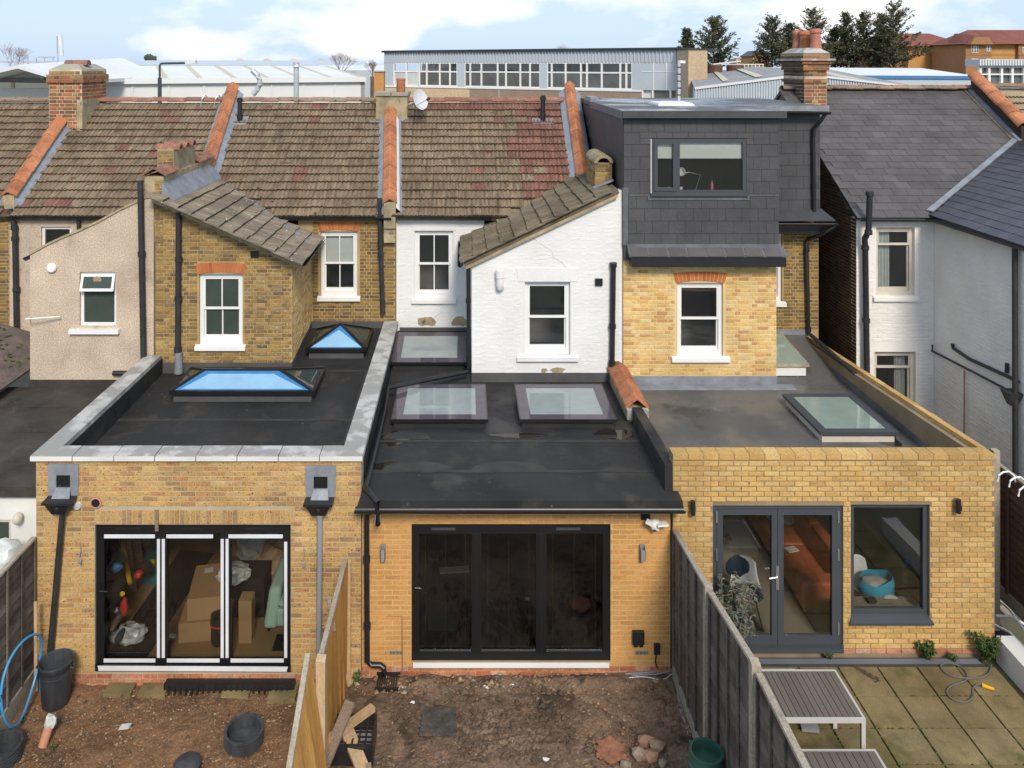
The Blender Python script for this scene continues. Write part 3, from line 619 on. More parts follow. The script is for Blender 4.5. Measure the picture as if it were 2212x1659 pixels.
def parapet(h, pl, ya, yb, m='clay', hw=0.15, wallm='cement', dz=0.30, lead=None):
    """party wall standing above the roof with its sloping clay coping"""
    a = Vector((pl(ya), ya, mz(ya) + dz)); b = Vector((pl(yb), yb, mz(yb) + dz)); w = 0.13
    q = MB(); q.hexa([a + Vector((-w, 0, -0.9)), a + Vector((w, 0, -0.9)), b + Vector((w, 0, -0.9)), b + Vector((-w, 0, -0.9)), a + Vector((-w, 0, 0)), a + Vector((w, 0, 0)), b + Vector((w, 0, 0)), b + Vector((-w, 0, 0))])
    p = q.build('party_wall', wallm, h)
    ridge_run(p, a, b, m, ln=0.42, hw=hw + 0.015, h=0.125, name='coping_tile', lift=-0.015)
    for sgn in (-1, 1):
        o = w * sgn; e = 0.16 * sgn
        q = MB(); a2 = Vector((pl(ya), ya, mz(ya))); b2 = Vector((pl(yb), yb, mz(yb)))
        q.hexa([a2 + Vector((o, 0, 0.03)), a2 + Vector((o + e, 0, 0.045)), b2 + Vector((o + e, 0, 0.045)), b2 + Vector((o, 0, 0.03)),
                a2 + Vector((o, 0, 0.20)), a2 + Vector((o + e, 0, 0.062)), b2 + Vector((o + e, 0, 0.062)), b2 + Vector((o, 0, 0.20))])
        q.build('flashing', lead or 'lead', p)
    return p
def deck(h, x0, x1, prof, holes, m, name, thick=0.16):
    """flat roof from front to back; prof lists (y, z); holes under the roof lights"""
    zf = lambda y: top_at(prof, y)
    xs = sorted({x0, x1} | {a for q in holes for a in q[:2]}); ys = sorted({y for y, _ in prof} | {a for q in holes for a in q[2:]}); mb = MB()
    for xa, xb in zip(xs, xs[1:]):
        for ya, yb in zip(ys, ys[1:]):
            cx, cy = (xa + xb) / 2, (ya + yb) / 2
            if any(q[0] < cx < q[1] and q[2] < cy < q[3] for q in holes): continue
            mb.hexa([(xa, ya, zf(ya) - thick), (xb, ya, zf(ya) - thick), (xb, yb, zf(yb) - thick), (xa, yb, zf(yb) - thick), (xa, ya, zf(ya)), (xb, ya, zf(ya)), (xb, yb, zf(yb)), (xa, yb, zf(yb))])
    return mb.build(name, m, h)
def ceiling(h, x0, x1, y0, y1, z, holes):
    return deck(h, x0, x1, [(y0, z), (y1, z)], holes, 'white_paint', 'ceiling', thick=.02)
def rooflight_flat(h, x0, x1, y0, y1, zf, zb, edge='sky_glass_edge', mid='sky_glass', kerb='felt_black', frame='black_frame', border=0.16, kh=0.14, shaft=None, zk=None, closed=True):
    """flat glass rooflight on a kerb"""
    zk = zk if zk is not None else min(zf, zb) - 0.25
    q = MB(); t = 0.07
    for a, b, c, d in ((x0, x1, y0, y0 + t), (x0, x1, y1 - t, y1), (x0, x0 + t, y0 + t, y1 - t), (x1 - t, x1, y0 + t, y1 - t)):
        z = lambda y: zf + (zb - zf) * (y - y0) / (y1 - y0)
        q.hexa([(a, c, zk), (b, c, zk), (b, d, zk), (a, d, zk), (a, c, z(c) - 0.03), (b, c, z(c) - 0.03), (b, d, z(d) - 0.03), (a, d, z(d) - 0.03)])
    k = q.build('rooflight', kerb, h)
    z = lambda y: zf + (zb - zf) * (y - y0) / (y1 - y0)
    def strip(a, b, c, d, lo, hi): return MB().hexa([(a, c, z(c) + lo), (b, c, z(c) + lo), (b, d, z(d) + lo), (a, d, z(d) + lo), (a, c, z(c) + hi), (b, c, z(c) + hi), (b, d, z(d) + hi), (a, d, z(d) + hi)])
    o = 0.05; fq = MB()
    for a, b, c, d in ((x0 - o, x1 + o, y0 - o, y0 - o + 0.02), (x0 - o, x1 + o, y1 + o - 0.02, y1 + o), (x0 - o, x0 - o + 0.02, y0 - o + 0.02, y1 + o - 0.02), (x1 + o - 0.02, x1 + o, y0 - o + 0.02, y1 + o - 0.02)):
        s = strip(a, b, c, d, -0.045, 0.012); fq.add(s.v, s.f)
    fq.build('frame', frame, k)
    bq = MB(); i = border; e = o - 0.021
    for a, b, c, d in ((x0 - e, x1 + e, y0 - e, y0 + i), (x0 - e, x1 + e, y1 - i, y1 + e), (x0 - e, x0 + i, y0 + i, y1 - i), (x1 - i, x1 + e, y0 + i, y1 - i)):
        s = strip(a, b, c, d, 0.0, 0.010); bq.add(s.v, s.f)
    bq.build('glass_border', edge, k)
    strip(x0 + i, x1 - i, y0 + i, y1 - i, 0.0, 0.010).build('pane', mid, k)
    s = MB(); w = 0.02; zl = zk - 0.35
    for a, b, c, d in ((x0 + 0.08, x1 - 0.08, y0 + 0.072, y0 + 0.09), (x0 + 0.08, x1 - 0.08, y1 - 0.09, y1 - 0.072), (x0 + 0.072, x0 + 0.09, y0 + 0.09, y1 - 0.09), (x1 - 0.09, x1 - 0.072, y0 + 0.09, y1 - 0.09)):
        s.box(a, b, c, d, zl, min(zf, zb) - 0.04)
    s.build('shaft', shaft or 'white_paint', k)
    if closed: MB().box(x0 + 0.05, x1 - 0.05, y0 + 0.05, y1 - 0.05, zl - 0.03, zl - 0.01).build('shaft_floor', 'white_paint', k)
    return k
def lantern(h, x0, x1, y0, y1, z, ra, rb, zr, kerb_z):
    """hipped glass roof lantern with black bars: blue front pane, the light interior painted in as a paler centre"""
    q = MB(); t = 0.10
    for a, b, c, d in ((x0, x1, y0, y0 + t), (x0, x1, y1 - t, y1), (x0, x0 + t, y0 + t, y1 - t), (x1 - t, x1, y0 + t, y1 - t)): q.box(a, b, c, d, kerb_z, z - 0.05)
    k = q.build('roof_lantern', 'upstand', h)
    e = 0.04; A, B, C, D = (Vector(p) for p in ((x0 - e, y0 - e, z), (x1 + e, y0 - e, z), (x1 + e, y1 + e, z), (x0 - e, y1 + e, z)))
    ym = (y0 + y1) / 2; E, Fp = Vector((ra, ym, zr)), Vector((rb, ym, zr)); bt = 0.055
    fr = MB()
    for a, b in ((A, B), (B, C), (C, D), (D, A)): fr.beam(a + Vector((0, 0, -0.02)), b + Vector((0, 0, -0.02)), 0.06, 0.07)
    fr.build('frame', 'black_frame', k)
    for nm, a, b in (('hip_bar', A, E), ('hip_bar', B, Fp), ('hip_bar', C, Fp), ('hip_bar', D, E)) + ((('ridge_bar', E, Fp),) if rb - ra > 0.05 else ()):
        MB().beam(a, b, bt, 0.05).build(nm, 'black_frame', k)
    def pane(pts, m, nm='pane', dz=0.0):
        c = sum(pts, Vector()) / len(pts); pp = [c + (p - c) * 0.985 for p in pts]
        n = (pp[1] - pp[0]).cross(pp[2] - pp[0]).normalized(); n = n if n.z > 0 else -n
        MB().prism([p + n * dz - n * 0.012 for p in pp], n * 0.012).build(nm, m, k)
    fp = [A, B, Fp, E] if rb - ra > 0.05 else [A, B, E]
    c = sum(fp, Vector()) / len(fp); inner = [c + Vector(((p.x - c.x) * 0.87, (p.y - c.y) * 0.70, (p.z - c.z) * 0.70)) for p in fp]
    pane(fp, 'blue_film_deep', dz=0.0); inner = [p + Vector((0, -0.02, -0.012)) for p in inner]; pane(inner, 'blue_film', 'film', dz=0.008)  # paler inner sheet paints in the light interior showing through
    pane([B, C, Fp], 'side_glass'); pane([D, A, E], 'side_glass'); pane([C, D, E, Fp] if rb - ra > 0.05 else [C, D, E], 'side_glass')
    return k

# ================================================================ house with the two roof lanterns
hC = thing('terraced_house', 'brown brick terraced house with two blue roof lanterns on its parapeted extension', 'house', (-4.0, YR, 0), 'terraced houses in the row')
BX0, BX1 = XP(336, YB), XP(630, YB)                  # outrigger
eC = Vector(P(646, 560, YB - 0.08)); vC = Vector(P(356, 430, YB - 0.08)); kC = (eC.z - vC.z) / (eC.x - vC.x)
def bz(x): return eC.z + kC * (x - eC.x)             # outrigger roof plane, falling to the right
# extension front
LX0, LX1 = XP(78, YF), XP(780, YF)
ZT = ZP(998, 11.94); dz_ = [XP(205, YF), XP(628, YF), ZP(1450, YF), ZP(1133, YF)]
wall(hC, '-y', YF, LX0, LX1, -0.45, ZT, 'mortar_buff', [dz_], thick=0.28)
so = (dz_[0], dz_[1], dz_[2], dz_[3] + 0.225)
zp = ZP(1455, YF)
sp = lay('-y', LX0, LX1, zp, ZT, [so], bond='stretcher', seed=3)
set_bricks(hC, '-y', YF, sp, 'stock_brick', objects=262, seed=3)
n = int((dz_[1] - dz_[0]) / 0.077)
set_bricks(hC, '-y', YF, [(dz_[0] + (i + .5) * (dz_[1] - dz_[0]) / n, dz_[3] + 0.112, 0.066, 0.212, True) for i in range(n)], 'stock_brick', objects=38, seed=4)
spl = lay('-y', LX0, LX1, zp - 0.225, zp, [], seed=8); set_bricks(hC, '-y', YF, spl, 'plinth_brick', objects=0, seed=9, proud=0.010, rest='plinth_courses')
wall(hC, '+x', LX1, YF + 0.28, YR, -0.3, [(YF, ZT), (YR, ZP(690, YR) - 0.1)], 'felt_black', thick=0.26)
wall(hC, '-x', LX0, YF + 0.28, YB, -0.3, [(YF, ZT), (YB, ZP(765, YB) - 0.1)], 'mortar_buff', thick=0.26)
# coping stones: front run, then the two side runs
cop = MB().box(LX0 + 0.02, LX1 - 0.02, YF + 0.01, YF + 0.25, ZT - 0.02, ZT + 0.01).build('coping', 'mortar_buff', hC)
ct = ZP(985, 11.94); cy0, cy1 = 11.94, 12.26; ox0, ox1 = XP(65, 11.94), XP(783, 11.94)
xs = [ox0] + [XP(v, 11.94) for v in (156, 246, 334, 423, 512, 601, 690)] + [ox1]
for i, (a, b) in enumerate(zip(xs, xs[1:])):
    g = 0.006; ia = a + (0.32 if i == 0 else g); ib = b - (0.32 if i == len(xs) - 2 else g)
    aa, bb = a + (0 if i == 0 else g), b - (0 if i == len(xs) - 2 else g); dzr = random.uniform(-.004, .004)
    q = MB(); q.hexa([(aa, cy0, ZT + .012), (bb, cy0, ZT + .012), (ib, cy1, ZT + .012), (ia, cy1, ZT + .012), (aa, cy0, ct + dzr), (bb, cy0, ct + dzr), (ib, cy1, ct + dzr + .004), (ia, cy1, ct + dzr + .004)])
    st = q.build('coping_stone', 'coping_stone', cop)
    MB().box(aa, bb, cy0 - 0.004, cy0 - 0.001, ZT + .012, ct + dzr - 0.006).build('coping_edge', 'coping_edge', cop)
def side_run(xo, xi, ya, yb, za, zb, n, tag_edge):
    for i in range(n):
        t0, t1 = i / n, (i + 1) / n; y0 = ya + (yb - ya) * t0 + 0.006; y1 = ya + (yb - ya) * t1 - 0.006
        z0 = za + (zb - za) * t0; z1 = za + (zb - za) * t1; fi = 0.32 if i == 0 else 0
        q = MB(); a, b = min(xo, xi), max(xo, xi); fl = fi if xi < xo else 0; fr = fi if xi > xo else 0
        pts = [(a, y0 + (fl and 0.32), -1), (b, y0 + (fr and 0.32), -1), (b, y1, -1), (a, y1, -1)]
        zz = lambda y: za + (zb - za) * (y - ya) / (yb - ya)
        q.hexa([(p[0], p[1], zz(p[1]) - 0.085) for p in pts] + [(p[0], p[1], zz(p[1])) for p in pts])
        q.build('coping_stone', 'coping_stone', cop)
side_run(ox0, ox0 + 0.32, cy0 + 0.004, YB - 0.06, ct, ZP(765, YB), 7, 0)
side_run(ox1, ox1 - 0.32, cy0 + 0.004, YR - 0.03, ct, ZP(692, YR), 10, 0)
# flat roof
rzC = [(YF + 0.27, 2.74), (YB, 2.78), (YR, ZP(708, YR))]
l1 = (XP(373, 14.91), XP(672, 14.91), 14.95, 16.02); l2 = (XP(667, 16.9), XP(785, 16.9), 16.92, 18.1)
dk = deck(hC, LX0 + 0.26, LX1 - 0.26, rzC, [(l1[0] + .1, l1[1] - .1, l1[2] + .1, l1[3] - .1), (l2[0] + .1, l2[1] - .1, l2[2] + .1, l2[3] - .1)], 'felt_black', 'flat_roof')
for y in (13.1, 14.15, 16.35):
    MB().box(LX0 + 0.27, LX1 - 0.27, y, y + 0.07, top_at(rzC, y) - 0.01, top_at(rzC, y) + 0.012).build('felt_lap', 'felt_edge', dk)
MB().box(XP(760, 14.0) - .05, XP(760, 14.0) + .01, 12.4, 18.2, 2.73, 2.786).build('felt_lap', 'felt_edge', dk)
for x0, x1, sg in ((LX0 + 0.26, LX0 + 0.275, 1), (LX1 - 0.275, LX1 - 0.26, -1)):
    yb_ = YB if sg > 0 else YR
    MB().hexa([(x0, YF + .28, 2.7), (x1, YF + .28, 2.7), (x1, yb_, 2.7), (x0, yb_, 2.7), (x0, YF + .28, ZT), (x1, YF + .28, ZT), (x1, yb_, ZT - (0.05 if sg > 0 else 0)), (x0, yb_, ZT - (0.05 if sg > 0 else 0))]).build('upstand', 'felt_black', dk)
MB().box(BX0 + 0.02, BX1 + 0.012, YB - 0.014, YB - 0.003, 2.7, ZP(783, YB)).build('upstand', 'upstand', dk)
q = MB(); q.hexa([(BX1 + .002, YB, 2.7), (BX1 + .013, YB, 2.7), (BX1 + .013, YR, 2.7), (BX1 + .002, YR, 2.7), (BX1 + .002, YB, ZP(783, YB)), (BX1 + .013, YB, ZP(783, YB)), (BX1 + .013, YR, ZP(695, YR)), (BX1 + .002, YR, ZP(695, YR))]); q.build('upstand', 'upstand', dk)
MB().box(BX1, LX1 - .2, YR - 0.014, YR - 0.003, 2.8, ZP(694, YR)).build('upstand', 'upstand', dk)
lantern(hC, *l1, 2.97, XP(442, 15.48), XP(604, 15.48), ZP(799, 15.48), 2.7)
lm = (l2[0] + l2[1]) / 2
lantern(hC, *l2, 3.06, lm - .01, lm + .01, ZP(701, 17.5), 2.78)
# bifold doors with their white protective tape
dr = bars(MB(), *dz_[:2], dz_[2] + .0, dz_[3], YF + 0.04, YF + 0.13, XP(222, YF) - dz_[0], tb=0.12, tt=0.15).build('bifold_door', 'black_frame', hC)
yt0, yt1 = YF + 0.026, YF + 0.037
for xa in (347.5, 485.5): MB().box(XP(xa - 11, YF), XP(xa + 11, YF), YF + 0.038, YF + 0.11, dz_[2] + .12, dz_[3] - .15).build('stile', 'black_frame', dr)
for a, b, z0, z1 in ((222, 337, 0, 0), (358, 475, 0, 0), (496, 612, 0, 0)):
    MB().box(XP(a, YF), XP(b, YF), YF + 0.07, YF + 0.09, dz_[2] + .12, dz_[3] - .15).build('pane', 'door_glass', dr)
def tape(x0, x1, y0, y1, yy=yt0): MB().box(XP(x0, YF), XP(x1, YF), yy, yy + 0.008, ZP(y1, YF), ZP(y0, YF)).build('protective_tape', 'tape_white', dr)
for a, b in ((223, 333), (358, 459), (492, 610)): tape(a, b, 1157, 1165)
for a, b in ((222, 334), (359, 473), (497, 612)): tape(a, b, 1426, 1434)
for a in (337.5, 348, 475.5, 486, 613): tape(a, a + 6.5, 1167 + (a > 600) * 6, 1424)
for a in (248, 386, 528): MB().box(XP(a, YF), XP(a + 54, YF), YF + 0.03, YF + 0.038, ZP(1147, YF), ZP(1142, YF)).build('trickle_vent', 'black_plastic', dr)
MB().hexa([P(205, 1450, YF - .06), P(628, 1452, YF - .06), P(628, 1452, YF + .04), P(205, 1450, YF + .04), P(205, 1437, YF - .06), P(628, 1439, YF - .06), P(628, 1435, YF + .04), P(205, 1433, YF + .04)]).build('threshold', 'black_frame', dr)
MB().hexa([P(213, 1449, YF - .064), P(619, 1451, YF - .064), P(619, 1451, YF - .061), P(213, 1449, YF - .061), P(211, 1438, YF - .064), P(622, 1440, YF - .064), P(622, 1440, YF - .061), P(211, 1438, YF - .061)]).build('protective_tape', 'tape_white', dr)
hd = MB(); hd.box(XP(212, YF), XP(218, YF), YF + .02, YF + .04, ZP(1290, YF), ZP(1262, YF)); hd.tube([P(215, 1277, YF + .02), P(215, 1277, YF - .03), P(232, 1278, YF - .03)], 0.012, 6); hd.build('handle', 'black_frame', dr)
MB().beam(P(338, 1102, YF - 0.02), P(339, 1147, YF - 0.02), 0.05, 0.02, up=(0, 1, 0)).build('timber_batten', 'timber_worn', dr)
# rain outlets, hoppers and their downpipes
for cx, py0, name_, pm, pts in ((138, 1001, 'a', 'black_iron', [(136, 1094), (122, 1250), (108, 1412)]), (693, 1004, 'b', 'grey_plastic', [(691, 1110), (689, 1430)])):
    q = MB(); x0, x1 = XP(cx - 33, YF), XP(cx + 33, YF); a, b = XP(cx - 15, YF), XP(cx + 15, YF); z1 = ZP(py0, YF); z2 = ZP(py0 + 68, YF); za, zb = ZP(py0 + 24, YF), ZP(py0 + 50, YF); yy = YF - 0.022; yd = YF - 0.012
    q.box(x0, x1, yy, yd, za, z1); q.box(x0, a, yy, yd, zb, za); q.box(b, x1, yy, yd, zb, za); q.box(x0 + .01, x1 - .01, yy, yd, z2, zb)
    q.hexa([(a - .03, yy - .08, z2 - .01), (b + .03, yy - .08, z2 - .01), (b, yd, zb - .02), (a, yd, zb - .02), (a - .03, yy - .09, z2), (b + .03, yy - .09, z2), (b, yd, zb), (a, yd, zb)])
    ol = q.build('rain_outlet', 'lead', hC); MB().box(a, b, YF - .010, YF - .0085, zb, za).build('opening', 'black_frame', ol)
    hz = z2 - 0.005; q = MB(); w1, w2 = 0.20, 0.10
    X_ = XP(cx - 1, YF)
    q.hexa([(X_ - w2, YF - .15, hz - .20), (X_ + w2, YF - .15, hz - .20), (X_ + w2, YF - .02, hz - .20), (X_ - w2, YF - .02, hz - .20), (X_ - w1, YF - .22, hz), (X_ + w1, YF - .22, hz), (X_ + w1, YF - .02, hz), (X_ - w1, YF - .02, hz)])
    hp = q.build('hopper', 'black_plastic', hC)
    MB().box(X_ - w1 - .012, X_ + w1 + .012, YF - .232, YF - .018, hz - .03, hz + .004).build('rim', 'black_plastic', hp)
    MB().lathe([(0.0, 0), (.035, 0), (.02, .008), (0, .01)], (X_, YF - .192, hz - .10), 6, axis=(0, -1, -.35)).build('rosette', 'black_iron', hp)
    pp = [P(u, v, YF - 0.085) for u, v in pts]
    pipe(hC, [Vector((X_, YF - .085, hz - .18))] + pp, 0.042, pm, 'downpipe', collars=[(pp[0], (0, 0, 1))])
c = P(208, 1085, YF); rv = MB().lathe([(0.05, 0), (.078, 0), (.085, .02), (.066, .025), (.06, .012), (0, .01)], c + Vector((0, -.006, 0)), 18, axis=(0, -1, 0)).build('vent_outlet', 'terracotta', hC)
MB().lathe([(0, 0), (.062, 0), (.062, .012), (0, .014)], c + Vector((0, -.012, 0)), 16, axis=(0, -1, 0)).build('vent_cover', 'black_plastic', rv)
MB().lathe([(0, 0), (.06, 0), (.05, .03), (0, .04)], P(168, 1092, YF - .006), 14, axis=(0, -1, 0)).build('pipe_stub', 'clear_bag', hC, smooth=True)
for bx, by in ((173, 1172), (656, 1180)):
    q = MB(); q.tube([P(bx, by, YF - .01), P(bx + 1, by + 18, YF - .035), P(bx - 2, by + 40, YF - .03), P(bx + 3, by + 52, YF - .02)], 0.006, 5); q.blob(P(bx, by + 40, YF - .04), (.025, .02, .06), 3, .2); q.build('loose_cable', 'grey_plastic', hC)
q = MB(); q.box(XP(362, YF), XP(640, YF), YF - .16, YF - .03, ZP(1474, YF), ZP(1462, YF))
chn = q.build('drain_channel', 'black_plastic', hC)
for i in range(22): MB().box(XP(372 + i * 12, YF), XP(376 + i * 12, YF), YF - .18, YF - .16, ZP(1484, YF), ZP(1466, YF)).build('rib', 'black_plastic', chn)
# outrigger
w1 = (XP(430, YB), XP(524, YB), ZP(745, YB), ZP(592, YB))
topC = [(BX0, bz(BX0) - 0.10), (BX1, bz(BX1) - 0.10)]
wall(hC, '-y', YB, BX0, BX1, 2.4, topC, 'mortar_old', [w1])
rn_ = lay('-y', BX0, BX1, ZP(783, YB) - .02, topC, [(w1[0] - .03, w1[1] + .03, w1[2] - 0.1, w1[3] + .22)], H=0.076, jt=0.013, bond='flemish', seed=11)
set_bricks(hC, '-y', YB, rn_, 'old_brick', objects=0, seed=12, proud=0.008, wob=2.2)
wall(hC, '+x', BX1, YB + 0.25, YR, 2.4, bz(BX1) - 0.12, 'mortar_old')
set_bricks(hC, '+x', BX1, lay('+x', YB, YR, ZP(783, YB), bz(BX1) - 0.14, (), H=0.076, jt=0.016, bond='flemish', seed=14), 'pale_brick', seed=15, proud=0.007, wob=2)  # paler brick than the front: sunlight on this side put into the colour
arch(hC, w1[0] - .02, w1[1] + .02, w1[3] - .01, w1[3] + 0.21, YB, 0.05, n=12)
sash(hC, *w1, YB, pane='frosted_glass')
rf = sheet(hC, [(eC.x + .06, YB - .10, bz(eC.x + .06)), (vC.x, YB - .10, bz(vC.x)), (vC.x, YR + 2.2, bz(vC.x)), (eC.x + .06, YR + 2.2, bz(eC.x + .06))], 0.09, 'roof_tile_lichen', 'roof')
kpC = lambda p: (p.z > mz(p.y) - .03 or p.y < YR) and p.x > vC.x - .1 and p.x < eC.x + .2
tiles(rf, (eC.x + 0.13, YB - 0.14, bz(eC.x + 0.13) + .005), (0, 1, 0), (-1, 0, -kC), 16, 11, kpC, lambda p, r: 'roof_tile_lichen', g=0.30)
q = MB(); q.hexa([(BX0, YB - .10, bz(BX0) - .17), (eC.x, YB - .10, bz(eC.x) - .17), (eC.x, YB + .0, bz(eC.x) - .17), (BX0, YB, bz(BX0) - .17), (BX0, YB - .10, bz(BX0) - .09), (eC.x, YB - .10, bz(eC.x) - .09), (eC.x, YB, bz(eC.x) - .09), (BX0, YB, bz(BX0) - .09)]); q.build('verge', 'cement', hC)
gutter(hC, (eC.x + .10, YB - .08, bz(eC.x) - .08), (eC.x + .10, YR, bz(eC.x) - .06))
# lead valley between the two roofs
va = Vector((eC.x, YR - .1, bz(eC.x) + .04)); yv = YE + (bz(vC.x) - ZE) / TS; vb = Vector((vC.x, yv, bz(vC.x) + .05))
va = Vector((eC.x, YE + (bz(eC.x) - ZE) / TS, bz(eC.x) + .05))
q = MB(); q.beam(va, vb, 0.24, 0.02, up=(-kC, 0, 1)); q.build('valley', 'lead', hC)
# party parapet beside the pebbledashed house, with its small stack
pwx = BX0 + 0.08; zt_ = ZP(381, YB)
q = MB(); q.box(BX0 - .22, BX0 + .16, YB - .004, 19.6, 5.4, zt_); pp_ = q.build('party_wall', 'cement', hC)
set_bricks(pp_, '-y', YB - .004, lay('-y', BX0 - .02, BX0 + .16, 5.4, zt_, (), seed=21, jt=.013), 'old_brick', seed=22, proud=.008)
ridge_run(pp_, (BX0 - .02, YB - .06, zt_ + .01), (BX0 - .02, 17.0, zt_ + .01), 'clay_old', hw=0.26, h=0.14)
ridge_run(pp_, (BX0 - .02, 18.45, zt_ + .01), (BX0 + .03, 19.5, zt_ + .03), 'clay_old', hw=0.24, h=0.12)
q = MB(); q.hexa([(BX0 + .16, YB - .1, bz(BX0) - .06), (BX0 + .42, YB - .1, bz(BX0 + .42) + .05), (BX0 + .42, 19.4, bz(BX0 + .42) + .05), (BX0 + .16, 19.4, bz(BX0) - .06), (BX0 + .16, YB - .1, bz(BX0) + .22), (BX0 + .42, YB - .1, bz(BX0 + .42) + .075), (BX0 + .42, 19.4, bz(BX0 + .42) + .075), (BX0 + .16, 19.4, bz(BX0) + .22)]); q.build('flashing', 'lead', hC)
ck = MB().box(BX0 - .24, BX0 + .10, 17.03, 18.4, 6.0, ZP(322, 17.03)).build('chimney', 'cement', hC)
set_bricks(ck, '-y', 17.03, lay('-y', BX0 - .24, BX0 + .10, 6.2, ZP(322, 17.03), (), seed=31, jt=.014), 'old_brick', seed=32, proud=.008)
for k in range(3):
    yy = 17.05 + k * 0.42; q = MB(); ang = [math.pi * i / 8 for i in range(9)]; r = .12
    pts = [(BX0 - .30, yy + .17 + r * math.cos(a), ZP(322, 17.03) - .02 + r * math.sin(a)) for a in ang] + [(BX0 - .30, yy + .17 + .1 * math.cos(a), ZP(322, 17.03) - .03 + .1 * math.sin(a)) for a in ang[::-1]]
    q.prism(pts, (0.50, 0, 0)); q.build('capping_tile', 'clay_old', ck)
# rear wall and window
rw = (XP(693, YR), XP(772, YR), ZP(640, YR), ZP(500, YR))
wall(hC, '-y', YR, BX1 - .3, X2 - .05, 2.6, mz(YE) - .02, 'mortar_old', [rw])
set_bricks(hC, '-y', YR, lay('-y', BX1 + .02, X2 - .05, ZP(695, YR), mz(YE) - .08, [(rw[0] - .05, rw[1] + .05, rw[2] - .1, rw[3] + .2)], H=0.076, jt=0.016, bond='flemish', seed=17), 'rear_brick', seed=18, proud=.008, wob=2.2)
arch(hC, rw[0] - .03, rw[1] + .03, rw[3] - .01, rw[3] + .21, YR, 0.05, n=13)
sash(hC, *rw, YR, blind=0.5)
main_roof(hC, PW[1](20) - .3, PW[2](20) + .1, in_roof(PW[1], PW[2], lambda p: not (p.x < eC.x + .1 and bz(p.x) > p.z - .02)), lambda p, r: 'roof_tile_red' if r.random() < .035 else 'roof_tile')
parapet(hC, PW[1], 19.35, 22.25); 
gutter(hC, (XP(605, YE), YE - .10, ZE - .03), (X2 - .12, YE - .10, ZE - .05))
pipe(hC, [P(386, 458, YB - .07), P(384, 760, YB - .07)], 0.058, 'black_iron', 'soil_pipe', collars=[(P(386, 560, YB - .07), (0, 0, 1)), (P(385, 645, YB - .07), (0, 0, 1)), (P(384, 755, YB - .07), (0, 0, 1))])
MB().lathe([(.085, 0), (.075, .3), (.065, .42)], P(386, 806, YB - .07), 14).build('lead_slate', 'lead', hC, smooth=True)
q = MB(); q.box(XP(542, YB), XP(559, YB), YB - .03, YB - .008, ZP(556, YB), ZP(542, YB)); vg = q.build('vent_grille', 'black_plastic', hC)
for k in range(3): MB().box(XP(543, YB), XP(558, YB), YB - .045, YB - .03, ZP(554.5 - k * 4.5, YB), ZP(552.5 - k * 4.5, YB)).build('louvre', 'black_plastic', vg)
x = X2 - .17
pipe(hC, [P(820, 428, YR - .12), P(822, 520, YR - .12), P(827, 678, YR - .12)], 0.055, 'black_iron', 'soil_pipe', collars=[(P(821, 470, YR - .12), (0, 0, 1)), (P(822, 525, YR - .12), (0, 0, 1)), (P(822.5, 550, YR - .12), (0, 0, 1))])
c = S(518, 262, 0.05)
vp = pipe(hC, [c, c + Vector((0, 0, .62))], 0.06, 'black_plastic', 'vent_pipe', collars=[(c + Vector((0, 0, .55)), (0, 0, 1)), (c + Vector((0, 0, .12)), (0, 0, 1))])
u_, s_, n_, rt_ = frame3((1, 0, 0), (0, 1, TS)); q = MB()
q.hexa([c + u_ * a + s_ * b + n_ * d for d in (0.0, .02) for a, b in ((-.2, -.18), (.2, -.18), (.2, .2), (-.2, .2))]); q.build('flashing', 'lead', hC)
# the room behind the bifold doors
ceiling(hC, LX0 + .27, LX1 - .27, YF + .28, 17.3, 2.5, [(l1[0] + .1, l1[1] - .1, l1[2] + .1, l1[3] - .1)])
q = MB(); q.box(LX0 + .3, LX1 - .3, YF + .13, YR, -.02, 0.045); q.build('room_floor', 'oak_floor', hC)
q = MB(); q.box(LX0 + .27, LX0 + .30, YF + .28, YR, 0, 2.5); q.box(LX1 - .30, LX1 - .27, YF + .28, YR, 0, 2.5); q.box(LX0 + .3, LX1 - .3, 17.2, 17.3, 0, 2.5); q.build('room_wall', 'room_pale', hC)

# ================================================================ pebbledashed house
hB = thing('terraced_house', 'pink pebbledashed terraced house with a brick chimney stack and lean-to outrigger', 'house', (-8.5, YR, 0), 'terraced houses in the row')
YP = YB - 0.05
PB0, PB1 = XP(65, YP), BX0 - .02
pts = [(62, 547), (100, 528), (131, 513), (172, 496), (215, 476), (262, 450), (300, 432), (318, 424), (337, 424)]
topB = [(XP(a, YP), ZP(b, YP)) for a, b in pts]; topB[0] = (PB0, topB[0][1]); topB[-1] = (PB1, topB[-1][1])
wp = (XP(172, YP), XP(251, YP), ZP(705, YP), ZP(587, YP))
wall(hB, '-y', YP, PB0, PB1, 2.3, topB, 'pebbledash', [wp], thick=.3)
wall(hB, '-x', PB0, YP + .3, YR, 2.3, topB[0][1] - .1, 'pebbledash')
q = MB()
for (a, b), (c, d) in zip(topB, topB[1:]): q.hexa([(a, YP - .03, b - .03), (c, YP - .03, d - .03), (c, YP + .1, d - .03), (a, YP + .1, b - .03), (a, YP - .03, b + .015), (c, YP - .03, d + .015), (c, YP + .1, d + .015), (a, YP + .1, b + .015)])
q.build('verge', 'cement', hB)
sheet(hB, [(PB0 - .05, YP + .1, topB[0][1] - .12), (PB1, YP + .1, topB[-1][1] - .12), (PB1, YR + 2, topB[-1][1] - .12), (PB0 - .05, YR + 2, topB[0][1] - .12)], .1, 'roof_tile', 'roof')
fr = bars(MB(), *wp, YP + .06, YP + .13, .06).build('window', 'white_frame', hB)
zm = ZP(627, YP)
MB().box(wp[0] + .06, wp[1] - .06, YP + .055, YP + .13, zm - .03, zm + .03).build('transom', 'white_frame', fr)
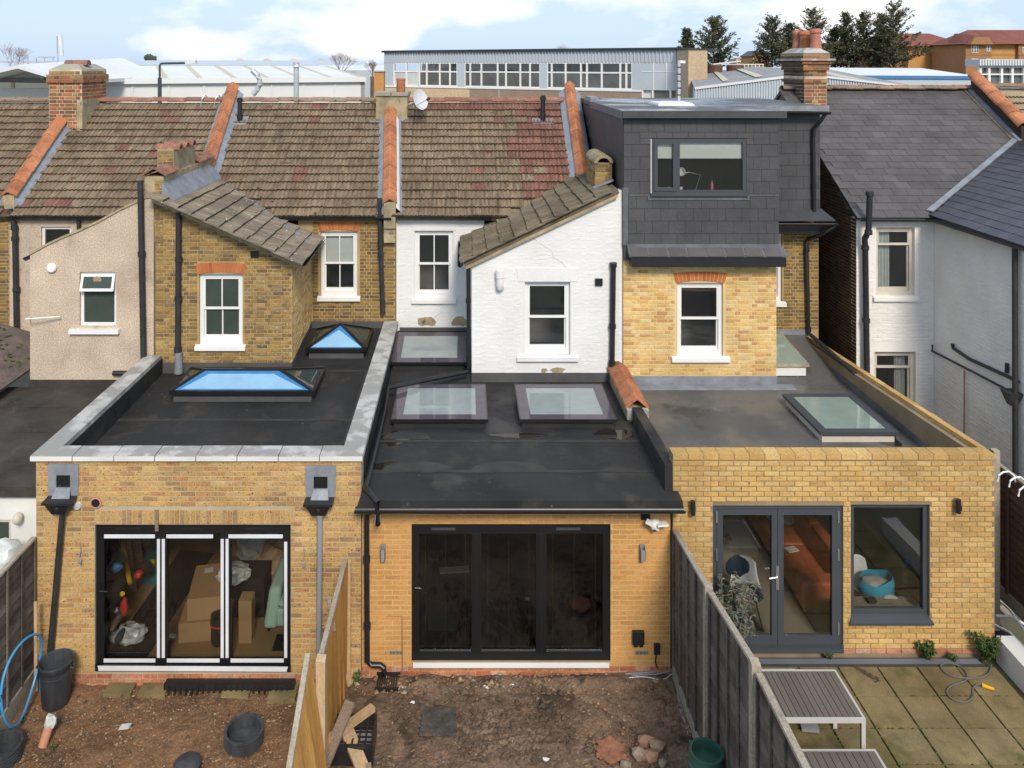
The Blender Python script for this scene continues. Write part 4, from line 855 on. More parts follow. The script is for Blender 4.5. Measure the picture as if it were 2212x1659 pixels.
MB().box(wp[0] + .058, wp[1] - .058, YP + .085, YP + .095, wp[2] + .058, zm - .03).build('pane', 'frosted_glass', fr)
a_, b_ = wp[0] + .03, wp[1] - .03; q = MB()       # top light, propped open
def tl(x, z, d): t = (wp[3] - .05 - z) / (wp[3] - .05 - zm); return Vector((x, YP + .05 - t * .10 - d, z))
for x0, x1, z0, z1 in ((a_, a_ + .05, zm, wp[3] - .05), (b_ - .05, b_, zm, wp[3] - .05), (a_ + .05, b_ - .05, zm, zm + .05), (a_ + .05, b_ - .05, wp[3] - .10, wp[3] - .05)):
    q.hexa([tl(x0, z0, .03), tl(x1, z0, .03), tl(x1, z0, 0), tl(x0, z0, 0), tl(x0, z1, .03), tl(x1, z1, .03), tl(x1, z1, 0), tl(x0, z1, 0)])
q.build('top_light', 'white_frame', fr)
MB().hexa([tl(a_ + .05, zm + .05, .02), tl(b_ - .05, zm + .05, .02), tl(b_ - .05, zm + .05, .012), tl(a_ + .05, zm + .05, .012), tl(a_ + .05, wp[3] - .1, .02), tl(b_ - .05, wp[3] - .1, .02), tl(b_ - .05, wp[3] - .1, .012), tl(a_ + .05, wp[3] - .1, .012)]).build('pane', 'frosted_glass', fr)
q = MB().lathe([(.05, 0), (.08, 0), (.088, .012), (.075, .022), (.05, .018)], tl(XP(211, YP), ZP(604, YP), .02), 20, axis=(0, -1, -.3)); vf = q.build('extractor_fan', 'timber_raw', fr)
MB().lathe([(0, 0), (.05, 0), (.045, .012), (0, .015)], tl(XP(211, YP), ZP(604, YP), .022), 14, axis=(0, -1, -.3)).build('fan_cover', 'cement', vf)
MB().box(XP(152, YP), XP(259, YP), YP - .09, YP + .05, ZP(719, YP), ZP(710, YP)).build('sill', 'white_frame', fr)
room(hB, *wp, YP)
wq = (XP(89, YR), XP(154, YR), ZP(560, YR), ZP(490, YR))
xl = XP(36, YR); wall(hB, '-y', YR, PW[0](YR) - .1, BX0, 2.6, mz(YE) - .03, 'pebbledash', [wq])
f2 = bars(MB(), *wq, YR + .05, YR + .12, .06).build('window', 'white_frame', hB); MB().box(wq[0] + .058, wq[1] - .058, YR + .08, YR + .09, wq[2] + .058, wq[3] - .058).build('pane', 'window_glass', f2); room(hB, *wq, YR)
main_roof(hB, PW[0](20) - .4, PW[1](20) + .1, in_roof(PW[0], PW[1]), lambda p, r: 'roof_tile_red' if r.random() < .05 else 'roof_tile', 'clay_old')
parapet(hB, PW[0], 18.45, 21.4, hw=.17)
gutter(hB, (PW[0](YE) + .1, YE - .08, ZE - .02), (XP(360, YE), YE - .08, ZE - .04))
pipe(hB, [P(21, 452, YR - .08), P(28, 470, YR - .08), P(32, 500, YR - .08), P(36, 720, YR - .08)], .06, 'black_iron', 'soil_pipe', collars=[(P(31, 492, YR - .08), (0, 0, 1)), (P(32, 515, YR - .08), (0, 0, 1)), (P(35, 625, YR - .08), (0, 0, 1))])
pipe(hB, [P(170, 462, YR - .07), P(170, 500, YR - .07)], .045, 'black_iron', 'downpipe')
pipe(hB, [P(303, 390, YP - .08), P(310, 775, YP - .08)], .06, 'black_iron', 'soil_pipe', collars=[(P(306, 548, YP - .08), (0, 0, 1))])
MB().lathe([(0, 0), (.09, 0), (.10, .04), (.075, .07), (0, .075)], P(113, 578, YP), 18, axis=(0, -1, 0)).build('outside_lamp', 'white_plastic', hB, smooth=True)
q = MB(); q.tube([P(56, 689, YP - .25), P(130, 684, YP - .10)], .014, 6); q.tube([P(56, 689, YP - .25), P(65, 685, YP)], .014, 6); q.build('bracket_arm', 'white_plastic', hB)
q = MB(); q.tube([P(244, 806, YP - .06), P(275, 806, YP - .06), P(290, 810, YP - .06)], .05, 8); q.build('waste_pipe', 'black_plastic', hB, smooth=True)
MB().box(PB0 - .01, PB1, YP - .015, YP - .003, 2.3, ZP(820, YP)).build('upstand', 'felt_brown', hB)
gutter(hB, (PB0 - .10, YP + .02, topB[0][1] - .10), (PB0 - .10, YR, topB[0][1] - .08))
# big brick stack on the party wall
s0 = P(104, 250, 20.9); cx0, cx1 = XP(106, 20.9), XP(177, 20.9)
stk = chimney_bricks(hB, cx0, cx1, 20.9, 22.3, 6.6, ZP(163, 20.9), 'chimney_brick', 'mortar_pale', name='chimney')
chimney_bricks(stk, cx0 - .05, cx1 + .05, 20.85, 22.35, ZP(179, 20.9), ZP(161, 20.9), 'chimney_brick', 'mortar_dark', name='oversail')
chimney_bricks(stk, cx0 - .0, cx1 + .0, 20.88, 22.32, ZP(161, 20.9), ZP(150, 20.9), 'old_brick', 'mortar_pale', name='top_course')
MB().hexa([(cx0, 20.9, ZP(150, 20.9)), (cx1, 20.9, ZP(150, 20.9)), (cx1, 22.3, ZP(150, 20.9)), (cx0, 22.3, ZP(150, 20.9)), (cx0 + .25, 21.1, ZP(138, 20.9)), (cx1 - .2, 21.1, ZP(138, 20.9)), (cx1 - .2, 22.1, ZP(138, 20.9)), (cx0 + .25, 22.1, ZP(138, 20.9))]).build('flaunching', 'concrete', stk)
q = MB(); q.prism([(cx0 + .2, 21.4 + .14 * math.cos(a), ZP(141, 20.9) + .14 * math.sin(a)) for a in [math.pi * i / 8 for i in range(9)]], (.6, 0, 0)); q.build('capping_tile', 'clay_old', stk)
MB().box(cx1 - .12, cx1 + .02, 20.88, 22.1, 6.6, ZP(216, 20.9)).build('render_patch', 'cement', stk)
MB().beam(S(196, 250, .02), S(222, 210, .02), .28, .03).build('flashing', 'lead', stk)
MB().beam(S(108, 252, .04), S(140, 262, .04), .22, .03).build('flashing', 'lead', stk)
# ================================================================ house at the far end of the row
hA = thing('terraced_house', 'brown brick terraced house cut off by the edge at the row end', 'house', (-13, YR, 0), 'terraced houses in the row')
main_roof(hA, -15.6, PW[0](20) + .1, in_roof(None, PW[0]), lambda p, r: 'roof_tile')
wall(hA, '-y', YR - .02, -13.5, PW[0](YR) + .05, 2.4, mz(YE) - .03, 'mortar_old')
set_bricks(hA, '-y', YR - .02, lay('-y', -11.6, PW[0](YR) + .05, ZP(720, YR), mz(YE) - .1, (), H=.076, jt=.015, bond='flemish', seed=44), 'rear_brick', seed=45, proud=.008, wob=2)
gutter(hA, (-14, YE - .09, ZE - .02), (PW[0](YE) - .12, YE - .09, ZE - .02))
# its neighbour's low felt roof, corrugated lean-to and white wall
hN = thing('neighbour_extension', 'low brown felt roofed extension with white wall beyond the coped parapet', 'extension', (-8.5, 12.6, 0))
dn = deck(hN, -12.5, LX0 - .005, [(12.52, 2.46), (YP, 2.52)], [], 'felt_brown', 'flat_roof')
for y in (13.3, 14.3, 15.3): MB().box(-12.4, LX0 - .03, y, y + .06, top_at([(12.52, 2.46), (YP, 2.52)], y) - .01, top_at([(12.52, 2.46), (YP, 2.52)], y) + .008).build('felt_lap', 'felt_brown', dn)
wall(hN, '-y', 12.6, -12.5, LX0 - .005, -.5, 2.31, 'render_white', [(-9.5, XP(24, 12.6), ZP(1210, 12.6), ZP(1123, 12.6))])
f3 = bars(MB(), -9.5, XP(24, 12.6), ZP(1210, 12.6), ZP(1123, 12.6), 12.63, 12.7, .05).build('window', 'cream_frame', hN); MB().box(-9.45, XP(24, 12.6) - .05, 12.66, 12.67, ZP(1210, 12.6) + .05, ZP(1123, 12.6) - .05).build('pane', 'frosted_glass', f3)
q = MB(); q.blob(P(38, 1120, 12.5), (.07, .09, .09), 2, .05, 2); q.tube([P(38, 1115, 12.5), P(38, 1112, 12.6)], .03, 8); q.build('security_lamp', 'cream_frame', hN, smooth=True)
lt = thing('lean_to_roof', 'mossy corrugated grey-brown lean-to roof at the far edge', 'lean-to', (-9.8, 15, 0))
a, b = P(66, 720, YR - .3), P(66, 860, YP); q = MB(); n = 46
for i in range(n):
    t0, t1 = i / n, (i + 1) / n; y0 = 15.2 + (18.2 - 15.2) * t0; y1 = 15.2 + (18.2 - 15.2) * t1; ym = (y0 + y1) / 2
    for ya, yb2, za, zb2 in ((y0, ym, 0, .035), (ym, y1, .035, 0)):
        q.quad((-13, ya, 3.9 + za), (-8.93, ya, 2.72 + za), (-8.93, yb2, 2.72 + zb2), (-13, yb2, 3.9 + zb2)); q.quad((-13, ya, 3.88), (-8.93, ya, 2.70), (-8.93, yb2, 2.70), (-13, yb2, 3.88))
q.build('corrugated_sheet', 'corrugated_brown', lt, fix=False)
q = MB()
for i in range(60):
    y = random.uniform(15.8, 18.0); x = random.uniform(-10.4, -9.0); q.blob((x, y, 2.72 + (-8.93 - x) * .29 + .03), (.05, .04, .02), i, .3)
q.build('moss_clumps', 'moss', lt, kind='stuff')
# ================================================================ white painted house in the middle
hD = thing('terraced_house', 'white painted terraced house with dark felt roofed orange brick extension', 'house', (0.7, YR, 0), 'terraced houses in the row')
WX0, WX1 = XP(1019, YB), XP(1344, YB)
eW = Vector(P(1007, 563, YB - .08)); vW = Vector(P(1334, 408, YB - .08)); kW = (vW.z - eW.z) / (vW.x - eW.x)
def wz(x): return eW.z + kW * (x - eW.x)
YM = 12.03; MX0, MX1 = LX1 + .012, X3 - .012
zmt = ZP(1096, YM); md = (XP(889, YM), XP(1319, YM), ZP(1430, YM), ZP(1132, YM))
wall(hD, '-y', YM, MX0, MX1, -.35, zmt, 'mortar_orange', [md])
zb0 = ZP(1438, YM)
sp = lay('-y', MX0, MX1, zb0, zmt, [md], jt=.009, seed=51)
set_bricks(hD, '-y', YM, sp, 'orange_brick', objects=300, seed=52, proud=.004, wob=.5)
set_bricks(hD, '-y', YM, lay('-y', MX0, MX1, zb0 - .225, zb0, [], seed=53), 'plinth_brick', seed=54, proud=.012, rest='plinth_courses')
# bifold door
dr = bars(MB(), *md, YM + .03, YM + .12, XP(905, YM) - md[0], tb=.13, tt=.16).build('bifold_door', 'black_frame', hD)
for a, b in ((1019, 1040), (1158, 1181)):
    MB().box(XP(a, YM), XP(b, YM), YM + .026, YM + .115, md[2] + .13, md[3] - .16).build('stile', 'black_frame', dr)
    MB().box(XP((a + b) / 2 - .6, YM), XP((a + b) / 2 + .6, YM), YM + .018, YM + .026, md[2] + .08, md[3] - .08).build('joint_strip', 'black_plastic', dr)
for a, b in ((905, 1019), (1040, 1158), (1181, 1303)):
    MB().box(XP(a, YM), XP(b, YM), YM + .06, YM + .08, md[2] + .13, md[3] - .16).build('pane', 'dark_glass', dr)
    MB().box(XP(a + 2, YM), XP(b - 2, YM), YM + .045, YM + .06, md[2] + .13, md[2] + .145).build('glazing_bead', 'grey_frame', dr)
    for k in (0.12, .5, .88): MB().box(XP(a + (b - a) * k, YM) - .002, XP(a + (b - a) * k, YM) + .002, YM + .10, YM + .104, md[2] + .16, md[3] - .18).build('blind_cord', 'grey_cable', dr)
for a in (932, 1332 - 180 + 50): MB().box(XP(a, YM), XP(a + 52, YM), YM + .018, YM + .03, ZP(1147, YM), ZP(1142, YM)).build('trickle_vent', 'grey_frame', dr)
MB().hexa([P(892, 1443, YM - .07), P(1316, 1443, YM - .07), P(1316, 1443, YM + .03), P(892, 1443, YM + .03), P(892, 1431, YM - .07), P(1316, 1431, YM - .07), P(1316, 1429, YM + .03), P(892, 1429, YM + .03)]).build('threshold', 'white_plastic', dr)
q = MB(); q.box(XP(894, YM), XP(899, YM), YM + .01, YM + .03, ZP(1300, YM), ZP(1262, YM)); q.tube([P(897, 1270, YM + .01), P(897, 1270, YM - .04), P(910, 1271, YM - .04)], .01, 6); q.build('handle', 'black_frame', dr)
# eaves, gutter, flat roof with rooflights
rzD = [(11.72, 2.68), (YB, 2.60), (YR, ZP(714, YR))]
sk = [(XP(850, 14.15), XP(1048, 14.15), 14.15, 15.62), (XP(1128, 14.15), XP(1326, 14.15), 14.15, 15.62), (XP(848, 16.75), XP(1004, 16.75), 16.75, 18.1)]
dk = deck(hD, MX0 - .0, MX1 - .02, rzD, [(a + .1, b - .1, c + .1, d - .1) for a, b, c, d in sk], 'felt_black', 'flat_roof')
MB().hexa([(XP(768, 11.72), 11.70, 2.50), (XP(1478, 11.72), 11.70, 2.50), (XP(1478, 11.72), 11.97, 2.50), (XP(768, 11.72), 11.97, 2.50), (XP(778, 11.72), 11.70, 2.692), (XP(1474, 11.72), 11.70, 2.692), (XP(1474, 11.72), 11.97, 2.692), (XP(778, 11.72), 11.97, 2.692)]).build('eaves', 'felt_black', dk)
MB().box(XP(772, 11.72) + .03, XP(1474, 11.72) - .06, 11.78, 11.95, ZP(1096, 11.78), 2.51).build('fascia', 'black_plastic', hD)
gutter(hD, (XP(766, 11.65), 11.65, 2.60), (XP(1479, 11.65), 11.65, 2.60), r=.062)
for y in (12.55, 13.6): MB().box(MX0 + .02, MX1 - .1, y, y + .06, top_at(rzD, y) - .01, top_at(rzD, y) + .012).build('felt_lap', 'felt_edge', dk)
for x, y, w_ in ((XP(900, 12.6), 12.62, .55), (XP(1100, 12.6), 12.62, .6), (XP(880, 14), 13.72, .4)):
    q = MB(); q.prism([(x + w_ * math.cos(a), y + .28 * math.sin(a), top_at(rzD, y) - .005) for a in [math.pi * i / 12 for i in range(13)]], (0, 0, .014)); q.build('felt_patch', 'felt_edge', dk)
rooflight_flat(hD, *sk[0], 2.80, 2.80, shaft='white_paint'); rooflight_flat(hD, *sk[1], 2.80, 2.80); rooflight_flat(hD, *sk[2], 2.84, 2.98)
# stub of old party wall with clay coping, felt upstand
zu = 2.98
MB().hexa([(X3 - .10, 12.0, 2.4), (X3 + .07, 12.0, 2.4), (X3 + .07, 14.35, 2.4), (X3 - .10, 14.35, 2.4), (X3 - .10, 12.0, 3.06), (X3 + .07, 12.0, 3.06), (X3 + .07, 14.35, 2.92), (X3 - .10, 14.35, 2.92)]).build('upstand', 'felt_black', hD)
MB().box(X3 - .16, X3 + .16, 14.40, YB, 2.3, 2.86).build('party_wall', 'cement', hD)
for k in range(4):
    a = Vector((X3 + (-.0), 14.4 + k * .47, 2.87)); ridge_run(hD, a, a + Vector((0, .46, 0)), 'clay', hw=.21, h=.15)
MB().box(X3 - .19, X3 + .19, 14.33, 14.42, 2.70, 2.88).build('end_slab', 'coping_stone', hD)
# white outrigger
w2 = (XP(1134, YB), XP(1232, YB), ZP(768, YB), ZP(608, YB))
topW = [(WX0, wz(WX0) - .10), (WX1 - .05, wz(WX1) - .10), (WX1, wz(WX1) - .10)]
wall(hD, '-y', YB, WX0, WX1, 2.3, topW, 'white_paint', [w2])
set_bricks(hD, '-y', YB, lay('-y', WX0, WX1, ZP(806, YB), topW, [(w2[0] - .06, w2[1] + .06, w2[2] - .1, w2[3] + .25)], H=.076, jt=.005, bond='flemish', seed=61), 'white_paint', seed=62, proud=.002, wob=.8)
wall(hD, '-x', WX0, YB + .25, YR, 2.3, wz(WX0) - .1, 'white_paint')
q = MB(); q.hexa([(w2[0] - .14, YB - .016, w2[3] - .0), (w2[1] + .14, YB - .016, w2[3]), (w2[1] + .14, YB + .02, w2[3]), (w2[0] - .14, YB + .02, w2[3]), (w2[0] - .17, YB - .016, w2[3] + .27), (w2[1] + .17, YB - .016, w2[3] + .27), (w2[1] + .17, YB + .02, w2[3] + .27), (w2[0] - .17, YB + .02, w2[3] + .27)]); q.build('lintel', 'white_paint', hD)
sash(hD, *w2, YB, bars_v=0, pane='window_glass', sillm='white_paint', sill_ext=.16, recess=.10)
rf = sheet(hD, [(eW.x - .06, YB - .10, wz(eW.x - .06)), (vW.x, YB - .10, wz(vW.x)), (vW.x, YR + 2.4, wz(vW.x)), (eW.x - .06, YR + 2.4, wz(eW.x - .06))], .09, 'roof_tile_mossy', 'roof')
kpW = lambda p: (p.z > mz(p.y) - .03 or p.y < YR) and p.x < vW.x + .02 and not (p.x > XP(1262, 18.3) + .1 and 16.95 < p.y < 18.3 and p.x > 2.65)
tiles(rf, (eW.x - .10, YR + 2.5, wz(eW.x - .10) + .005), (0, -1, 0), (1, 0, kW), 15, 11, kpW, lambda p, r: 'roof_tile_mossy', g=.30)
q = MB(); q.hexa([(eW.x, YB - .10, wz(eW.x) - .17), (vW.x, YB - .10, wz(vW.x) - .17), (vW.x, YB, wz(vW.x) - .17), (eW.x, YB, wz(eW.x) - .17), (eW.x, YB - .10, wz(eW.x) - .09), (vW.x, YB - .10, wz(vW.x) - .09), (vW.x, YB, wz(vW.x) - .09), (eW.x, YB, wz(eW.x) - .09)]); q.build('verge', 'cement', hD)
gutter(hD, (eW.x - .12, YB - .06, wz(eW.x) - .09), (eW.x - .12, YR, wz(eW.x) - .07), m='black_iron')
x_ = WX0 - .07
pipe(hD, [(x_, YB + .02, wz(eW.x) - .12), (x_ + .01, YB + .02, ZP(792, YB)), P(1010, 803, YB - .08), P(838, 838, 15.2), (LX1 + .09, 14.6, 2.72), (LX1 + .09, 11.85, 2.80), (XP(815, 11.62), 11.62, 2.72), (XP(816, 11.62), 11.62, 2.40), (XP(816, 11.7), 11.7, ZP(1102, 11.7)), (XP(793, 11.9), 11.9, ZP(1107, 11.9)), P(792, 1130, 11.94), P(793, 1428, 11.94), P(803, 1436, 11.94), P(822, 1437, 11.93), P(829, 1442, 11.92), P(831, 1456, 11.92)], .042, 'black_plastic', 'rainwater_pipe', collars=[(P(792, 1208, 11.94), (0, 0, 1)), (P(793, 1352, 11.94), (0, 0, 1)), ((x_, YB + .02, ZP(650, YB)), (0, 0, 1)), ((x_, YB + .02, ZP(735, YB)), (0, 0, 1))])
pipe(hD, [P(1325, 568, YB - .07), P(1322, 790, YB - .07)], .055, 'black_plastic', 'soil_pipe', collars=[(P(1325, 572, YB - .07), (0, 0, 1)), (P(1323, 705, YB - .07), (0, 0, 1)), (P(1322, 785, YB - .07), (0, 0, 1))])
q = MB().box(XP(1285, YB), XP(1301, YB), YB - .05, YB - .006, ZP(616, YB), ZP(601, YB)); vg = q.build('vent_grille', 'black_plastic', hD)
for k in range(3): MB().box(XP(1286, YB), XP(1300, YB), YB - .065, YB - .05, ZP(614 - k * 4.6, YB), ZP(611.5 - k * 4.6, YB)).build('louvre', 'black_plastic', vg)
q = MB(); q.tube([P(1082, 622, YB - .0), P(1080, 620, YB - .10), P(1080, 612, YB - .13), P(1080, 600, YB - .13)], [.07, .075, .075, .07], 12); fl = q.build('boiler_flue', 'white_plastic', hD, smooth=True)
for k in range(4): MB().lathe([(.085, 0), (.088, .01), (.088, .03), (.08, .036)], P(1080, 600 - k * 4.4, YB - .13), 14).build('flue_ring', 'white_plastic', fl)
for i, (a, b, w_, h_) in enumerate(((922, 695, 22, 11), (992, 695, 17, 11))):          # patches of bare render on the rear wall
    q = MB(); pts = [P(a + w_ * math.cos(t) * random.uniform(.85, 1.1), b - h_ * max(-0.75, math.sin(t)) * random.uniform(.85, 1.15), YR - .003) for t in [2 * math.pi * k / 18 for k in range(18)]]
    q.prism(pts, (0, -.006, 0)); q.build('bare_patch', 'cement', hD)
for a, b, w_, h_ in ((1205, 800, 18, 6), (1175, 800, 8, 5), (1320, 795, 12, 9)):
    q = MB(); pts = [P(a + w_ * math.cos(t) * random.uniform(.7, 1.1), b - h_ * math.sin(t) * random.uniform(.7, 1.2), YB - .003) for t in [2 * math.pi * k / 14 for k in range(14)]]
    q.prism(pts, (0, -.006, 0)); q.build('bare_patch', 'cement', hD)
for ps, yy in (([(1148, 512), (1168, 528), (1190, 542), (1196, 556), (1212, 566), (1222, 580), (1226, 604)], YB), ([(958, 672), (938, 688), (935, 700)], YR)):
    MB().tube([P(a + random.uniform(-2, 2), b, yy - .003) for a, b in ps], .0025, 4).build('crack', 'mortar_sooty', hD)
MB().box(WX0, WX1, YB - .014, YB - .004, 2.4, ZP(805, YB)).build('upstand', 'upstand', dk)
MB().box(X2 + .05, WX0, YR - .016, YR - .004, 2.5, ZP(707, YR)).build('upstand', 'upstand', dk)
# small brick stack on the outrigger roof
ca, cb = XP(1286, 17.0), XP(1322, 17.0)
ck = chimney_bricks(hD, ca, cb, 17.0, 18.2, 5.9, ZP(352, 17.0), 'old_brick', 'mortar_dark', sides=('-y', '-x'), seed=71, name='chimney')
q = MB(); ang = [math.pi * i / 10 for i in range(11)]; r = (cb - ca) / 2 + .02; cm = (ca + cb) / 2; zc = ZP(352, 17.0)
q.prism([(cm + r * math.cos(a), 16.96, zc + r * .9 * math.sin(a)) for a in ang] + [(cm + r * .66 * math.cos(a), 16.96, zc + r * .56 * math.sin(a)) for a in ang[::-1]], (0, 1.25, 0)); q.build('capping_tile', 'cement', ck)
MB().box(ca + .05, cb - .05, 17.15, 17.2, zc - .02, zc + .12).build('flue_throat', 'black_cloth', ck)
MB().beam((ca - .06, 16.9, wz(ca) + .07), (cb, 16.9, wz(cb) + .07), .16, .03).build('flashing', 'lead', ck)
# rear wall and window
w3 = (XP(896, YR), XP(979, YR), ZP(645, YR), ZP(498, YR))
wall(hD, '-y', YR, X2 - .03, WX0 + .3, 2.6, mz(YE) - .02, 'white_paint', [w3])
set_bricks(hD, '-y', YR, lay('-y', X2 - .02, WX0, ZP(706, YR), mz(YE) - .08, [(w3[0] - .05, w3[1] + .05, w3[2] - .1, w3[3] + .24)], H=.076, jt=.005, bond='flemish', seed=63), 'white_paint', seed=64, proud=.002, wob=.8)
q = MB(); q.hexa([(w3[0] - .05, YR - .016, w3[3]), (w3[1] + .05, YR - .016, w3[3]), (w3[1] + .05, YR + .02, w3[3]), (w3[0] - .05, YR + .02, w3[3]), (w3[0] - .09, YR - .016, w3[3] + .24), (w3[1] + .09, YR - .016, w3[3] + .24), (w3[1] + .09, YR + .02, w3[3] + .24), (w3[0] - .09, YR + .02, w3[3] + .24)]); q.build('lintel', 'white_paint', hD)
sash(hD, *w3, YR, sillm='white_paint')
def pickD(p, r):
    px = VX + p.x * F / p.y; py = HY + (CZ - p.z) * F / p.y
    red = (px > 1120 + r.uniform(-25, 25) and py < 360) or (px > 1150 + r.uniform(-30, 30)) or (py < 242 and px > 930) or (px > 1000 and r.random() < .04)
    return 'roof_tile_red' if red or r.random() < .02 else 'roof_tile'
rfD = main_roof(hD, PW[2](20) - .1, PW[3](20) + .2, in_roof(PW[2], PW[3], lambda p: not (p.x > eW.x - .1 and wz(p.x) > p.z - .02)), pickD, 'clay_old')
va = Vector((eW.x - .05, YE + (wz(eW.x) - ZE) / TS, wz(eW.x) + .05)); vb = Vector((vW.x - .3, YE + (wz(vW.x - .3) - ZE) / TS, wz(vW.x - .3) + .05))
parapet(hD, PW[2], 18.25, 21.3)
q = MB(); a2, b2 = 18.25, 21.2
q.hexa([(PW[2](a2) + .14, a2, mz(a2) + .03), (PW[2](a2) + .24, a2, mz(a2) + .06), (PW[2](b2) + .24, b2, mz(b2) + .06), (PW[2](b2) + .14, b2, mz(b2) + .03), (PW[2](a2) + .14, a2, mz(a2) + .26), (PW[2](a2) + .24, a2, mz(a2) + .09), (PW[2](b2) + .24, b2, mz(b2) + .09), (PW[2](b2) + .14, b2, mz(b2) + .26)]); q.build('flashing', 'white_paint', hD)
MB().box(PW[2](18.25) - .13, PW[2](18.25) + .13, 18.2, 18.45, 5.3, mz(18.25) + .28).build('party_wall_end', 'cement', hD)
gutter(hD, (X2 + .02, YE - .10, ZE - .03), (XP(1062, YE), YE - .10, ZE - .04))
parapet(hD, PW[3], 18.6, 22.3, hw=.13, wallm='cement')
# rendered stack with one pot
c0, c1 = XP(812, 21.3), XP(880, 21.3); zc = ZP(207, 21.3)
ck = MB().box(c0, c1, 21.3, 22.3, 6.8, zc).build('chimney', 'cement', hD)
for k in range(2): MB().box(c0 - .05 + k * .46, c0 + .39 + k * .46, 21.25, 22.35, zc, zc + .09).build('capping_slab', 'concrete', ck)
MB().lathe([(.10, 0), (.12, .05), (.115, .3), (.125, .31), (.125, .36), (.10, .36), (.09, .1)], (XP(866, 21.6), 21.6, zc + .09), 18).build('chimney_pot', 'clay', ck, smooth=True)
MB().beam(S(800, 262, .05), S(826, 263, .05), .2, .03).build('flashing', 'lead', ck); MB().beam(S(868, 262, .06), S(876, 232, .06), .16, .03).build('flashing', 'lead', ck)
c = S(1173, 262, .05)
vp = pipe(hD, [c, c + Vector((0, 0, .68))], .06, 'black_plastic', 'vent_pipe', collars=[(c + Vector((0, 0, .6)), (0, 0, 1)), (c + Vector((0, 0, .15)), (0, 0, 1))])
q = MB(); q.hexa([c + u_ * a + s_ * b + n_ * d for d in (0.0, .02) for a, b in ((-.28, -.12), (.28, -.12), (.28, .1), (-.28, .1))]); q.build('flashing', 'lead', hD)
# wall fittings on the extension
for a, b in ((828, 1190), (1386, 1190)):
    q = MB(); q.box(XP(a - 5, YM), XP(a + 5, YM), YM - .10, YM - .095, ZP(b + 15, YM), ZP(b - 10, YM)); q.box(XP(a - 5, YM), XP(a - 4, YM), YM - .10, YM - .006, ZP(b + 15, YM), ZP(b - 16, YM)); q.box(XP(a + 4, YM), XP(a + 5, YM), YM - .10, YM - .006, ZP(b + 15, YM), ZP(b - 16, YM)); q.box(XP(a - 4, YM), XP(a + 4, YM), YM - .03, YM - .006, ZP(b + 15, YM), ZP(b - 16, YM)); q.build('wall_light', 'grey_plastic', hD)
MB().box(XP(1384, YM), XP(1404, YM), YM - .016, YM - .006, ZP(1122, YM), ZP(1102, YM)).build('junction_plate', 'black_plastic', hD)
q = MB(); q.lathe([(0, 0), (.05, 0), (.065, .05), (.06, .12), (0, .14)], P(1414, 1142, YM - .10), 12); q.beam(P(1396, 1125, YM - .12), P(1412, 1133, YM - .16), .10, .03); q.beam(P(1418, 1133, YM - .16), P(1441, 1131, YM - .12), .10, .03); q.box(XP(1407, YM), XP(1421, YM), YM - .08, YM - .006, ZP(1140, YM), ZP(1118, YM)); fl = q.build('floodlight', 'white_plastic', hD, smooth=False)
MB().lathe([(0, 0), (.03, 0), (.035, .03), (0, .04)], P(1414, 1146, YM - .12), 10).build('sensor', 'black_plastic', fl)
q = MB(); q.box(XP(1365, YM), XP(1390, YM), YM - .07, YM - .006, ZP(1386, YM), ZP(1360, YM)); q.box(XP(1368, YM), XP(1376, YM), YM - .06, YM - .01, ZP(1392, YM), ZP(1386, YM)); q.box(XP(1380, YM), XP(1388, YM), YM - .06, YM - .01, ZP(1392, YM), ZP(1386, YM)); q.build('outdoor_socket', 'black_plastic', hD)
q = MB(); q.box(XP(1412, YM), XP(1424, YM), YM - .06, YM - .006, ZP(1408, YM), ZP(1388, YM)); q.tube([P(1418, 1408, YM - .03), P(1416, 1430, YM - .03), P(1420, 1444, YM - .04)], .01, 5); q.build('cable_box', 'black_plastic', hD)
for a in (855, 1385):
    o = MB().box(XP(a - 14, YM), XP(a + 14, YM), YM - .012, YM - .006, ZP(1413, YM), ZP(1405, YM)).build('air_brick', 'concrete', hD)
    for k in range(9): MB().box(XP(a - 12 + k * 3, YM), XP(a - 10.6 + k * 3, YM), YM - .014, YM - .012, ZP(1412, YM), ZP(1406, YM)).build('slot', 'black_cloth', o)
pipe(hD, [P(836, 1330, YM - .02), P(869, 1330, YM - .03), P(869.5, 1470, YM - .03)], .008, 'copper', 'copper_pipe', n=6)
# the dark room behind
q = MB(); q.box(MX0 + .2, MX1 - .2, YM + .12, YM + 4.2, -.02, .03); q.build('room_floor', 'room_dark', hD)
q = MB(); q.box(MX0 + .2, MX0 + .25, YM + .25, YM + 4.2, 0, 2.4); q.box(MX1 - .25, MX1 - .2, YM + .25, YM + 4.2, 0, 2.4); q.box(MX0 + .2, MX1 - .2, YM + 4.2, YM + 4.3, 0, 2.4); q.build('room_wall', 'room_dark', hD)

